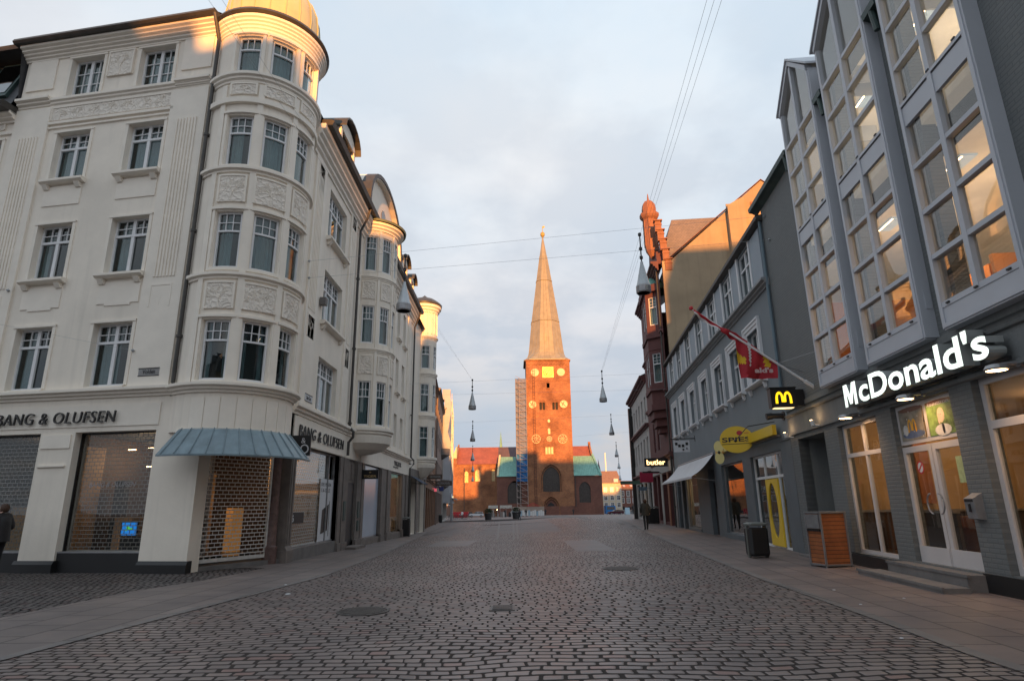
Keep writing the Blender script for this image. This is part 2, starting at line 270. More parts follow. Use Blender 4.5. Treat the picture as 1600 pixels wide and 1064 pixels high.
# ------------------------------------------------------------ frames and mesh helpers
class Fr:
    def __init__(s, p, d, n):
        s.p = Vector((p[0],p[1],0)); s.d = Vector((d[0],d[1],0)).normalized(); s.n = Vector((n[0],n[1],0)).normalized(); s.seg = 1e9
    def P(s, a, w, z): return s.p + s.d*a + s.n*w + Vector((0,0,z))
    def shift(s, w): return Fr((s.p+s.n*w)[:2], s.d[:2], s.n[:2])
class Cyl:
    def __init__(s, c, r, seg=.16): s.c = Vector((c[0],c[1],0)); s.r = r; s.seg = seg
    def P(s, a, w, z): t = a/s.r; return s.c + Vector((cos(t),sin(t),0))*(s.r+w) + Vector((0,0,z))
    def A(s, deg): return radians(deg)*s.r
WX = Fr((0,0),(1,0),(0,-1))
def wloc(p):
    v = Vector((0,0,0))
    while p: v += p.location; p = p.parent
    return v
SPLIT = set('pilaster stone_pier shop_window shop_window_frame letterbox turret_moulding plinth gutter white_upright wall_medallion niche belfry_opening three_light_window aisle_window nave_window downpipe arcade_opening spotlight_bulbs ceiling_lights window_lettering copper_roof balcony brick_moulding oriel_moulding string_course gable_coping vent shop_front surround drip_line arm guy_wire nave_roof panel cornice fascia_board wheel canopy interior_rooms shop_interior oriel entrance_recess propeller wing_board roof letter'.split())
class MB:
    def __init__(s): s.v = []; s.f = []; s.m = []
    def q(s, pts, m=0):
        b = len(s.v); s.v += [Vector(p) for p in pts]; s.f.append(tuple(range(b, b+len(pts)))); s.m.append(m); return s
    def _ss(s, fr, a, b):
        n = max(1, int(math.ceil(abs(b-a)/fr.seg))); return [a+(b-a)*i/n for i in range(n+1)]
    def box(s, fr, s0, s1, w0, w1, z0, z1, m=0):
        return s.prof(fr, s0, s1, [(w0,z0),(w1,z0),(w1,z1),(w0,z1)], m)
    def prof(s, fr, s0, s1, pts, m=0, caps=True):
        ss = s._ss(fr, s0, s1); b = len(s.v); n = len(pts)
        for a in ss: s.v += [fr.P(a, w, z) for w, z in pts]
        for i in range(len(ss)-1):
            for j in range(n):
                k = (j+1) % n; s.f.append((b+i*n+j, b+i*n+k, b+(i+1)*n+k, b+(i+1)*n+j)); s.m.append(m)
        if caps:
            s.f.append(tuple(b+j for j in range(n))); s.m.append(m)
            e = b+(len(ss)-1)*n; s.f.append(tuple(e+j for j in reversed(range(n)))); s.m.append(m)
        return s
    def sheet(s, fr, s0, s1, z0, z1, w=0, m=0):
        ss = s._ss(fr, s0, s1)
        for a, b in zip(ss, ss[1:]): s.q([fr.P(a,w,z0), fr.P(b,w,z0), fr.P(b,w,z1), fr.P(a,w,z1)], m)
        return s
    def wall(s, fr, s0, s1, z0, z1, ops, depth=.2, w=0, m=0, mr=None):
        mr = m if mr is None else mr
        ops = [(max(a,s0),min(b,s1),max(c,z0),min(d,z1)) for a,b,c,d in ops if b > s0 and a < s1]
        cs = sorted(set([s0,s1]+[x for o in ops for x in o[:2]])); cz = sorted(set([z0,z1]+[x for o in ops for x in o[2:]]))
        for a, b in zip(cs, cs[1:]):
            for c, d in zip(cz, cz[1:]):
                x, z = (a+b)/2, (c+d)/2
                if any(o[0] < x < o[1] and o[2] < z < o[3] for o in ops): continue
                s.sheet(fr, a, b, c, d, w, m)
        for a, b, c, d in ops:
            for x in (a, b): s.q([fr.P(x,w,c), fr.P(x,w-depth,c), fr.P(x,w-depth,d), fr.P(x,w,d)], mr)
            ss = s._ss(fr, a, b)
            for u, v in zip(ss, ss[1:]):
                for z in (c, d): s.q([fr.P(u,w,z), fr.P(v,w,z), fr.P(v,w-depth,z), fr.P(u,w-depth,z)], mr)
        return s
    def tube(s, pts, r, n=6, m=0, r2=None, caps=True):
        pts = [Vector(p) for p in pts]; b = len(s.v)
        for i, p in enumerate(pts):
            t = (pts[min(i+1,len(pts)-1)]-pts[max(i-1,0)]).normalized()
            a = t.cross(Vector((0,0,1)) if abs(t.z) < .9 else Vector((1,0,0))).normalized(); c = t.cross(a)
            rr = r if r2 is None else r+(r2-r)*i/(len(pts)-1)
            s.v += [p+(a*cos(2*pi*k/n)+c*sin(2*pi*k/n))*rr for k in range(n)]
        for i in range(len(pts)-1):
            for k in range(n): s.f.append((b+i*n+k, b+i*n+(k+1)%n, b+(i+1)*n+(k+1)%n, b+(i+1)*n+k)); s.m.append(m)
        if caps: s.f.append(tuple(b+k for k in range(n))); s.m.append(m); e = b+(len(pts)-1)*n; s.f.append(tuple(e+k for k in range(n))); s.m.append(m)
        return s
    def lathe(s, c, prof, n=16, m=0, a0=0, a1=360, rot=0, sq=None):
        c = Vector(c); b = len(s.v); full = abs(a1-a0) >= 360; k = n if full else n+1
        for r, z in prof:
            for i in range(k):
                t = radians(rot+a0+(a1-a0)*i/n); s.v.append(c+Vector((cos(t)*r, sin(t)*r, z)))
        for j in range(len(prof)-1):
            for i in range(n):
                i2 = (i+1) % k if full else i+1
                s.f.append((b+j*k+i, b+j*k+i2, b+(j+1)*k+i2, b+(j+1)*k+i)); s.m.append(m)
        if full:
            for j in (0, len(prof)-1):
                if prof[j][0] > 1e-4: s.f.append(tuple(b+j*k+i for i in range(k))); s.m.append(m)
        return s
    def prism(s, poly, vec, m=0):
        b = len(s.v); n = len(poly); vec = Vector(vec)
        s.v += [Vector(p) for p in poly]+[Vector(p)+vec for p in poly]
        s.f += [tuple(range(b,b+n)), tuple(range(b+n,b+2*n))]; s.m += [m,m]
        for i in range(n): s.f.append((b+i, b+(i+1)%n, b+n+(i+1)%n, b+n+i)); s.m.append(m)
        return s
    def fpoly(s, fr, pts, w0, w1, m=0):   # polygon in the wall plane (a,z), extruded w0..w1
        return s.prism([fr.P(a,w0,z) for a,z in pts], fr.P(0,w1,0)-fr.P(0,w0,0), m)
    def clusters(s, tol=.06):
        par = list(range(len(s.v)))
        def find(a):
            while par[a] != a: par[a] = par[par[a]]; a = par[a]
            return a
        for f in s.f:
            r = find(f[0])
            for i in f[1:]: par[find(i)] = r
        comp = {}
        for fi, f in enumerate(s.f): comp.setdefault(find(f[0]), []).append(fi)
        B = []
        for fs in comp.values():
            vs = [s.v[i] for fi in fs for i in s.f[fi]]
            B.append([fs, [min(v[k] for v in vs)-tol for k in range(3)], [max(v[k] for v in vs)+tol for k in range(3)]])
        ch = True
        while ch:
            ch = False; out = []
            for b in B:
                for o in out:
                    if all(b[1][k] <= o[2][k] and o[1][k] <= b[2][k] for k in range(3)):
                        o[0] += b[0]; o[1] = [min(x,y) for x,y in zip(o[1],b[1])]; o[2] = [max(x,y) for x,y in zip(o[2],b[2])]; ch = True; break
                else: out.append(b)
            B = out
        res = []
        for fs,_,_ in B:
            m = MB(); mp = {}
            for fi in sorted(fs):
                f = []
                for i in s.f[fi]:
                    if i not in mp: mp[i] = len(m.v); m.v.append(s.v[i])
                    f.append(mp[i])
                m.f.append(tuple(f)); m.m.append(s.m[fi])
            res.append(m)
        return res
    def build(s, name, mats, parent=None, label=None, kind=None, smooth=False, loc=None, weld=False):
        if not isinstance(mats, (list, tuple)): mats = [mats]
        if parent and name in SPLIT:
            cl = s.clusters()
            if 1 < len(cl) <= 60:
                o = None
                for c in cl: o = c.build(name+' ', mats, parent, label, kind, smooth, loc, weld)
                return o
        name = name.strip()
        off = wloc(parent) if parent else Vector(loc or (0,0,0))
        me = bpy.data.meshes.new(name); me.from_pydata([v-off for v in s.v], [], s.f); 
        for m in mats: me.materials.append(m)
        me.polygons.foreach_set('material_index', s.m)
        bm = bmesh.new(); bm.from_mesh(me)
        if weld: bmesh.ops.remove_doubles(bm, verts=bm.verts, dist=.0005)
        bmesh.ops.recalc_face_normals(bm, faces=bm.faces); bm.to_mesh(me); bm.free()
        if smooth:
            me.polygons.foreach_set('use_smooth', [True]*len(me.polygons))
            try: me.set_sharp_from_angle(angle=radians(40))
            except Exception: pass
        me.update(); o = bpy.data.objects.new(name, me); S.collection.objects.link(o)
        if parent: o.parent = parent
        else: o.location = off
        if label: o['label'] = label
        if kind: o['kind'] = kind
        return o
def tag(o, label, cat, group=None, kind=None):
    o['label'] = label; o['category'] = cat
    if group: o['group'] = group
    if kind: o['kind'] = kind
    return o
def thing(name, label, cat, loc, group=None):
    o = bpy.data.objects.new(name, None); o.empty_display_size = .2; S.collection.objects.link(o); o.location = loc
    return tag(o, label, cat, group)
def dup(root, loc, label=None, scale=None, rotz=None):
    def cp(o, par):
        c = o.copy(); S.collection.objects.link(c)
        if par: c.parent = par
        for ch in KIDS.get(o.name, [x for x in bpy.data.objects if x.parent == o]): cp(ch, c)
        return c
    r = cp(root, None); r.location = loc
    if scale: r.scale = (scale,)*3
    if rotz is not None: r.rotation_euler[2] = rotz
    if label: r['label'] = label
    return r
KIDS = {}
_tcache = {}
def text_geo(body, bold=0.0, shear=0.0, space=1.0):
    k = (body,bold,shear,space)
    if k in _tcache: return _tcache[k]
    c = bpy.data.curves.new('t', 'FONT'); c.body = body; c.size = 1; c.offset = bold; c.shear = shear; c.space_character = space; c.fill_mode = 'NONE' if False else 'BOTH'; c.resolution_u = 4
    c.extrude = .5
    o = bpy.data.objects.new('t', c); S.collection.objects.link(o); bpy.context.view_layer.update()
    me = bpy.data.meshes.new_from_object(o.evaluated_get(bpy.context.evaluated_depsgraph_get()))
    v = [x.co.copy() for x in me.vertices]; f = [tuple(p.vertices) for p in me.polygons]
    bpy.data.objects.remove(o); bpy.data.curves.remove(c); bpy.data.meshes.remove(me)
    x0 = min(p.x for p in v); x1 = max(p.x for p in v); y0 = min(p.y for p in v); y1 = max(p.y for p in v)
    _tcache[k] = (v, f, x0, x1, y0, y1); return _tcache[k]
def text(mb, fr, body, s0, s1, z0, z1, w0, w1, bold=0., shear=0., m=0, mface=None, space=1.):
    """letters filling s0..s1 (reading from s0 to s1) and z0..z1, from w0 out to w1"""
    v, f, x0, x1, y0, y1 = text_geo(body, bold, shear, space); b = len(mb.v)
    for p in v:
        mb.v.append(fr.P(s0+(s1-s0)*(p.x-x0)/(x1-x0), w0+(w1-w0)*(p.z+.5), z0+(z1-z0)*(p.y-y0)/(y1-y0)))
    for q in f:
        front = all(v[i].z > .49 for i in q)
        mb.f.append(tuple(b+i for i in q)); mb.m.append(mface if (front and mface is not None) else m)
    return mb
def window(root, fr, s0, s1, z0, z1, w=-.16, cols=2, tr=.32, top=(2,2), bot=(1,1), fm=None, gm=None, curt=0, sill=None, fw=.06, name='window', mull=.05, muntin=.022, arch=0):
    fm = fm or white; gm = gm or pane; mb = MB()
    mb.box(fr, s0, s0+fw, w-.06, w, z0, z1); mb.box(fr, s1-fw, s1, w-.06, w, z0, z1)
    mb.box(fr, s0+fw, s1-fw, w-.06, w, z0, z0+fw*1.2); mb.box(fr, s0+fw, s1-fw, w-.06, w, z1-fw, z1)
    zt = z1-(z1-z0)*tr if tr else z1; cw = (s1-s0-2*fw)/cols
    if tr: mb.box(fr, s0+fw, s1-fw, w-.05, w+.012, zt-mull*.7, zt+mull*.7)
    for i in range(1, cols): mb.box(fr, s0+fw+cw*i-mull, s0+fw+cw*i+mull, w-.05, w+.006, z0+fw, z1-fw)
    for i in range(cols):
        a = s0+fw+cw*i
        for (c, d, g) in ((zt, z1-fw, top), (z0+fw, zt, bot)) if tr else ((z0+fw, z1-fw, bot),):
            for k in range(1, g[0]): x = a+cw*k/g[0]; mb.box(fr, x-muntin/2, x+muntin/2, w-.045, w-.006, c, d)
            for k in range(1, g[1]): z = c+(d-c)*k/g[1]; mb.box(fr, a, a+cw, w-.042, w-.008, z-muntin/2, z+muntin/2)
    wd = mb.build(name, fm, root)
    g = MB(); g.box(fr, s0+.01, s1-.01, w-.05, w-.044, z0+.02, z1-.02); g.build('pane', gm, wd)
    if curt:
        c = MB(); parts = {1: [(0,1)], 2: [(0,.32),(.68,1)], 3: [(.0,.6)], 4: [(.45,1)], 5: [(0,.2),(.8,1)]}[curt]
        for a, b in parts:
            n = max(4, int((b-a)*(s1-s0)/.07)); A = s0+.04+(s1-s0-.08)*a; B = s0+.04+(s1-s0-.08)*b
            for i in range(n):
                u, v_ = A+(B-A)*i/n, A+(B-A)*(i+1)/n; wa, wb = (w-.16-(i%2)*.05), (w-.16-((i+1)%2)*.05)
                c.q([fr.P(u,wa,z0), fr.P(v_,wb,z0), fr.P(v_,wb,z1), fr.P(u,wa,z1)])
        c.build('curtain', curtainm, wd)
    if sill:
        sb = MB(); a, b, dz = sill
        sb.prof(fr, s0-a, s1+a, [(0,z0-.16),(b*.6,z0-.14),(b,z0-.09),(b,z0-.02),(0,z0)])
        if dz:
            for x in (s0-a*.6+.05, s1+a*.6-.2): sb.prof(fr, x, x+.17, [(0,z0-.16-dz),(b*.35,z0-.16-dz),(b*.8,z0-.165),(0,z0-.165)])
        sb.build('sill', plasterS, wd)
    return wd
def cornice(mb, fr, s0, s1, z0, z1, out, steps=4, m=0):
    pts = [(0,z0)]
    for i in range(steps):
        a = out*((i+1)/steps)**1.3; zz = z0+(z1-z0)*i/steps; z2 = z0+(z1-z0)*(i+.72)/steps
        pts += [(a,zz+.01),(a,z2)]
    pts += [(out,z1),(0,z1)]
    return mb.prof(fr, s0, s1, pts, m)
RK = [(0,0),(10,.03),(30,.19),(45,.32),(80,.55),(110,.62),(150,.45),(190,0),(260,-.2),(400,-.2)]
def gz(x, y):
    w = min(max((x+2)/10,0),1); yy = min(max(y,-12),230); r = 0
    for (a,b),(c,d) in zip(RK, RK[1:]):
        if a <= yy <= c: r = b+(d-b)*(yy-a)/(c-a)
    return -.0115*yy + w*r
#==SETTING==
# ------------------------------------------------------------ ground
def sheet(name, m, xs_fn, ys, dz, nx=6):
    """ground sheet following the terrain; xs_fn(y) -> (x0,x1)"""
    mb = MB(); rows = []
    for y in ys:
        a, b = xs_fn(y); rows.append([Vector((a+(b-a)*i/nx, y, gz(a+(b-a)*i/nx, y)+dz)) for i in range(nx+1)])
    for r0, r1 in zip(rows, rows[1:]):
        for i in range(nx): mb.q([r0[i], r0[i+1], r1[i+1], r1[i]])
    return mb.build(name, m, kind='structure', weld=True, loc=(0,0,0))
def lerp(k, y):
    if y <= k[0][0]: return k[0][1]
    for (a,b),(c,d) in zip(k, k[1:]):
        if a <= y <= c: return b+(d-b)*(y-a)/(c-a)
    return k[-1][1]
ys = [-12,-6,0]+list(range(2,60,2))+list(range(60,260,5))
gy = [-90,-50,-30,-12]+list(range(0,60,4))+list(range(60,240,10))+[260,400,900,2500]
mb = MB(); gx = [-1500,-300,-100,-40,-20,-12,-8,-4,-2,0,2,4,6,8,10,14,20,40,100,300,1500]
for a, b in zip(gx, gx[1:]):
    for c, d in zip(gy, gy[1:]): mb.q([(a,c,gz(a,c)-.012),(b,c,gz(b,c)-.012),(b,d,gz(b,d)-.012),(a,d,gz(a,d)-.012)])
mb.build('ground', earth, kind='structure', weld=True)
LI = [(-12,-5.2),(6,-4.95),(9.8,-4.6),(13.8,-4.2),(21.5,-4.4),(36.7,-5.5),(44,-6.0),(78,-8.2),(95,-9.6)]
LO = [(-12,-7.2),(8.9,-7.0),(11.9,-6.9),(13.5,-6.5),(16.5,-6.35)]
RI = [(-12,4.0),(5.4,4.05),(8.7,4.4),(11.8,4.6),(24,5.9),(32.6,6.85),(49,9.0),(66,10.8),(90,13)]
sheet('square_paving', squarem, lambda y: (-34 if y > 92 else lerp(LI,y)-.5, 42 if y > 66 else lerp(RI,y)+.5), [37,40,44,50,56,62,66,66.01,80,91.9,92.1]+list(range(100,262,8)), -.008, 16)
sheet('cobbled_street', cobble, lambda y: (lerp(LI,y), lerp(RI,y)), [-12,-6,0]+list(range(2,39,2)), .004, 10)
sheet('cobbled_street_far', cobble, lambda y: (lerp(LI,y)+2.2, -2.2), [38,42,46,52,60,70,80,95], .004, 4)
sheet('cobbled_strip', cobble, lambda y: (2.9+.03*(y-38), lerp(RI,y)-.9), [38,42,46,52,60,70,80], .004, 4)
sheet('pavement_left', slabs, lambda y: (-7.1 if y < 8.9 else (lerp(LO,y) if y < 16.5 else -7.2 if y<44 else lerp(LI,y)-4.5), lerp(LI,y)), [-12,-6,0,3,6,8.9,10,11.9,13.5,15,16.4,16.5,20,24,28,32,36,40,43.9,44,50,60,78,92], .008, 4)
sheet('side_street', cobble2, lambda y: (-45, lerp(LO,y)), [-12,-6,0,4,8.9,11.9,13.5,15,16.4], 0, 8)
sheet('side_street_far', cobble2, lambda y: (-45,-8.6), [16.4,18,20,24], -.002, 6)
sheet('pavement_right', slabsR, lambda y: (lerp(RI,y), 6.9+.1*y), [-12,-6,0,3,6,9,12,16,20,24,28,32,36,42,50,58,66], .008, 4)
for nm, K, q in (('kerb_left',LI,-1),('kerb_right',RI,1)):
    sheet(nm, brick('kerb_stones_'+nm, (.17,.155,.15),(.13,.12,.118),(.03,.028,.028), .9,.9,.012, (0,1), .6, .4, .01, flat=True, vsc=1.2), lambda y: (lerp(K,y)-.08+q*.02, lerp(K,y)+.08+q*.02), [-12,-6,0]+list(range(2,66,2)), .013, 1)
# smooth crossing slabs let into the setts
for (x0,x1,y0,y1) in ((-3.6,-1.9,25.5,30.5),(2.0,3.3,20.5,27.5)):
    mb = MB(); mb.q([(x0,y0,gz(x0,y0)+.009),(x1,y0,gz(x1,y0)+.009),(x1+.15,y1,gz(x1,y1)+.009),(x0+.1,y1,gz(x0,y1)+.009)]); mb.build('paving_slabs', greyslab, kind='structure')
mb = MB()
for x in (-.9,-.1,.1,.9,): mb.q([(x,30.8,gz(x,31)+.010),(x+.12,30.8,gz(x,31)+.010),(x*2.2+.2,80,gz(x,80)+.010),(x*2.2,80,gz(x,80)+.010)])
for x0,x1,sl in ((-5.6,-5.45,.03),(-3.6,-3.45,-.0),(6.1,6.2,.085),(6.45,6.55,.085)): mb.q([(x0-.0,38,gz(x0,38)+.011),(x1,38,gz(x1,38)+.011),(x1+sl*38,80,gz(x1,80)+.011),(x0+sl*38,80,gz(x0,80)+.011)])
mb.build('drainage_lines', iron, kind='structure')
def flat_iron(name, x, y, r, label, cat, rect=None):
    mb = MB(); z = gz(x,y)+.006
    if rect:
        a, b = rect
        mb.box(WX, x-a, x+a, -(y+b), -(y-b), z, z+.012)
        for i in range(7): mb.box(WX, x-a*.8, x+a*.8, -(y-b*.8+i*b*.25+.03), -(y-b*.8+i*b*.25), z+.013, z+.02)
    else:
        mb.lathe((x,y,z), [(.001,.012),(r*.86,.012),(r*.86,.004),(r*.9,.004),(r*.9,.014),(r,.014),(r,0)], 28)
        for i in range(-4,5):
            h = sqrt(max(.0,(r*.82)**2-(i*r*.19)**2)); mb.box(WX, x-h, x+h, -(y+i*r*.19+.02), -(y+i*r*.19-.02), z+.0125, z+.018)
    return tag(mb.build(name, iron, loc=(x,y,z)), label, cat)
flat_iron('manhole_cover', -2.1, 9.0, .36, 'round cast iron manhole cover in the setts left of the small grate', 'manhole cover')
flat_iron('manhole_cover', 2.4, 14.6, .42, 'round worn manhole cover in the setts on the right, farther off', 'manhole cover')
flat_iron('drain_grate', -.18, 9.1, .2, 'small rectangular drain grate in the middle of the cobbled street', 'drain grate', rect=(.17,.22))
mb = MB()
for x,y,r in ((-3.85,11.0,.05),(-4.4,12.4,.03),(4.7,8.9,.02),(5.1,10.4,.025),(5.6,9.4,.02),(1.6,24,.03),(3.9,6.7,.02)):
    mb.lathe((x,y,gz(x,y)+.012), [(r,0),(r*.8,.006),(.001,.008)], 7)
tag(mb.build('litter', whitecloth, loc=(0,0,0)), 'scraps of white litter scattered on the paving', 'litter', kind='stuff')
# ------------------------------------------------------------ corner building on the left
cbd = thing('corner_building', 'cream stuccoed corner house with a rounded bay tower and electronics shop on the ground floor', 'building', (-8.2,15.8,-.2))
FA = Fr((-9.02,15.39), UA, (-.1657,-.9862)); FL = Fr((-6.5,0),(0,1),(1,0)); BAY = Cyl((-7.66,16.42), 1.52)
rowsA = [(4.45,6.2),(7.62,9.35),(10.78,12.43),(13.77,15.12)]
colsA = [(1.2,2.4),(3.7,4.87),(6.85,8.0),(9.4,10.55)]
aw = MB(); opA = []
for i,(a,b) in enumerate(colsA):
    for j,(c,d) in enumerate(rowsA):
        if j == 3 and i > 1: continue
        opA.append((a,b,c,d))
aw.wall(FA, -.2, 6.55, 4.1, 15.3, opA, .22); aw.wall(FA, 6.55, 16, 4.1, 13.2, opA, .22)
opG = [(.05,2.4,.28,3.25),(3.45,6.1,.28,3.25),(7.2,9.8,.28,3.25)]
aw.wall(FA, -1.25, 16, -.35, 4.1, [(a,b,-.35,d) for a,b,c,d in opG], .3)
# pier return and back of the pier beside the entrance
P1 = FA.P(-1.25,0,0)
aw.q([FA.P(-1.25,0,-.35), FA.P(-1.25,-.45,-.35), FA.P(-1.25,-.45,4.1), FA.P(-1.25,0,4.1)])
rowsL = [(4.42,6.2),(7.45,9.32),(10.55,12.43)]
opL = [(19.75,21.95,c,d) for c,d in rowsL]+[(29.5,30.5,c,d) for c,d in rowsL]+[(a,b,c,d) for a,b in ((32.9,33.75),(34.75,35.6)) for c,d in rowsL]
aw.wall(FL, 17.3, 38.3, 4.0, 13.4, opL, .22)
opLG = [(18.45,22.95,.12,3.12),(24.15,25.45,-.3,3.1),(26.8,30.2,-.05,3.1),(32.6,35.9,-.1,3.0)]
aw.wall(FL, 18.2, 38.3, -.55, 3.13, opLG, .3, 0, 1, 1); aw.wall(FL, 18.2, 38.3, 3.13, 4.0, [], .3)
# bay drum
opB = [(BAY.A(t-13.6),BAY.A(t+13.6),c,d) for t in (-88.6,-50.6,-12.6) for c,d in ((4.42,6.02),(7.45,9.08),(10.5,12.08),(13.52,14.78))]
aw.wall(BAY, BAY.A(-136), BAY.A(42), 3.15, 15.2, opB, .17)
# end walls and rear so the house is a closed volume
aw.q([FL.P(38.3,0,-.6), FL.P(38.3,-14,-.6), FL.P(38.3,-14,13.4), FL.P(38.3,0,13.4)])
aw.q([FL.P(38.3,-14,-.6), (-24.6,18,-.6), (-24.6,18,13.4), FL.P(38.3,-14,13.4)])
aw.build('wall', [plaster, stonebr], cbd)
# interior partitions behind the windows
ib = MB()
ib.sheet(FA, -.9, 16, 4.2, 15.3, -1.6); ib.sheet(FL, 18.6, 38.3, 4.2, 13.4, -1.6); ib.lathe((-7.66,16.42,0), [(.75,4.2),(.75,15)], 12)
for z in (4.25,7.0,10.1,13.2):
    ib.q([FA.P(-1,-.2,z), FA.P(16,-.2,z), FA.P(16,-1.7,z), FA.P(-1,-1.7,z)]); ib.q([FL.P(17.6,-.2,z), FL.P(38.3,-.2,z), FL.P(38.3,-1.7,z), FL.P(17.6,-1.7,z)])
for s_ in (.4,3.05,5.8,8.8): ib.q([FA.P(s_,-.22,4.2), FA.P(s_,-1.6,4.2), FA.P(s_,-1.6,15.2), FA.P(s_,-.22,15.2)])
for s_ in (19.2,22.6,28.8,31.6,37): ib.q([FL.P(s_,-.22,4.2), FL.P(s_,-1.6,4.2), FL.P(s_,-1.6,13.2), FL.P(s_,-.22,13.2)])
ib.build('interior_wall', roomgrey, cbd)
# windows
for i,(a,b) in enumerate(colsA):
    for j,(c,d) in enumerate(rowsA):
        if j == 3 and i > 1: continue
        if j == 3: window(cbd, FA, a, b, c, d, cols=2, tr=0, bot=(2,3), curt=1)
        else: window(cbd, FA, a, b, c, d, cols=2, tr=.3, curt=[[4,2,1],[2,5,1],[5,3,2],[2,1,3]][i][j], sill=(.14,.2,.14) if j else (.02,.08,0))
for t in (-88.6,-50.6,-12.6):
    for j,(c,d) in enumerate(((4.42,6.02),(7.45,9.08),(10.5,12.08),(13.52,14.78))):
        window(cbd, BAY, BAY.A(t-13.4), BAY.A(t+13.4), c, d, w=-.09, cols=1, tr=.34, top=(3,2 if j < 3 else 1), curt={0:5,1:1 if t > -80 else 3,2:1 if t > -80 else 3,3:1}[j], fw=.055, mull=.035)
for (a,b) in ((19.75,21.95),):
    for j,(c,d) in enumerate(rowsL): window(cbd, FL, a, b, c, d, cols=3, tr=.3, top=(2,2), curt=[5,2,1][j], sill=(.14,.2,.14) if j else (.04,.08,0))
for (a,b) in ((29.5,30.5),(32.9,33.75),(34.75,35.6)):
    for j,(c,d) in enumerate(rowsL): window(cbd, FL, a, b, c, d, cols=1, tr=.3, top=(2,2), curt=2, sill=(.1,.16,.12) if j else None)
# mouldings
def band(name, fr, s0, s1, z0, z1, out, steps=3, m=plasterS): mb = MB(); cornice(mb, fr, s0, s1, z0, z1, out, steps); return mb.build(name, m, cbd)
band('string_course', FA, -.32, 16, 4.12, 4.36, .22); band('string_course', BAY, BAY.A(-133), BAY.A(30), 4.10, 4.34, .22); band('string_course', FL, 17.7, 24.4, 3.98, 4.3, .2); band('string_course', FL, 27.3, 38.3, 3.85, 4.1, .2)
band('ledge', FA, -.25, 5.3, 13.38, 13.66, .14); band('ledge', FA, 5.3, 6.5, 13.45, 13.73, .22); band('ledge', FA, 6.5, 16, 13.0, 13.3, .3)
band('ledge', FA, -.2, .95, 13.42, 13.70, .2); band('frieze_moulding', FA, .95, 5.3, 12.74, 12.84, .07, 1); band('frieze_moulding', FA, .95, 5.3, 12.60, 12.66, .05, 1); band('frieze_moulding', FA, 6.5, 16, 12.6, 12.7, .06, 1)
band('cornice', FA, -.28, 6.6, 15.2, 15.62, .34, 5); band('cornice', BAY, BAY.A(-133), BAY.A(36), 14.93, 15.42, .2, 5)
band('ledge', BAY, BAY.A(-133), BAY.A(34), 13.15, 13.45, .16); band('ledge', BAY, BAY.A(-130), BAY.A(32), 12.45, 12.62, .1, 1); band('ledge', BAY, BAY.A(-132), BAY.A(32), 10.24, 10.42, .12, 2); band('ledge', BAY, BAY.A(-132), BAY.A(32), 7.12, 7.3, .12, 2)
band('cornice', FL, 17.5, 38.3, 12.75, 13.6, .42, 5)
fl = MB()
for s0,s1 in ((-.16,1.04),(5.25,6.5)):
    fl.box(FA, s0, s1, .0, .07, 4.36, 13.4)
    for k in range(7):
        x = s0+.25+k*(s1-s0-.5)/7; fl.box(FA, x, x+.055, .07, .10, 7.4, 12.35)
for s0,s1 in ((18.0,19.1),(22.45,23.3),(31.2,32.2),(36.3,37.2)):
    fl.box(FL, s0, s1, .0, .06, 4.3, 12.8)
    for k in range(5): x = s0+.2+k*(s1-s0-.4)/5; fl.box(FL, x, x+.06, .06, .085, 7.4, 12.2)
for s0,s1,z0 in ((1.15,2.45,6.75),(3.65,4.92,6.75),(1.15,2.45,9.95),(3.65,4.92,9.95)):
    fl.box(FA, s0, s1, 0, .025, z0, z0+.62)
    if z0 < 9: fl.box(FA, s0+.25, s1-.25, 0, .025, z0-.06, z0)
for a,b,c,d in opA:
    fl.box(FA, a-.1, a, 0, .03, c, d+.05); fl.box(FA, b, b+.1, 0, .03, c, d+.05); fl.box(FA, a-.1, b+.1, 0, .05, d, d+.06)
fl.box(FA, -.1, .9, 0, .04, 14.1, 15.2); fl.box(FA, 5.4, 6.4, 0, .04, 14.1, 15.2)
fl.box(FA, 2.5, 3.38, 0, .03, 2.85, 3.2)
fl.prof(FA, 2.55, 3.35, [(0,2.35),(.05,2.38),(.05,2.42),(0,2.42)])
for a,b,c,d in opB: 
    for x in (a-.1, b+.02): fl.box(BAY, x, x+.08, 0, .035, c-.05, d+.05)
    fl.prof(BAY, a-.12, b+.12, [(0,d+.03),(.07,d+.05),(.07,d+.12),(0,d+.12)]); fl.box(BAY, a-.08, b+.08, 0, .05, c-.09, c-.01)
for t in (-110,-69.6,-31.6,8): fl.box(BAY, BAY.A(t-3), BAY.A(t+3), 0, .045, 4.35, 13.1)
fl.build('pilaster', plasterS, cbd)
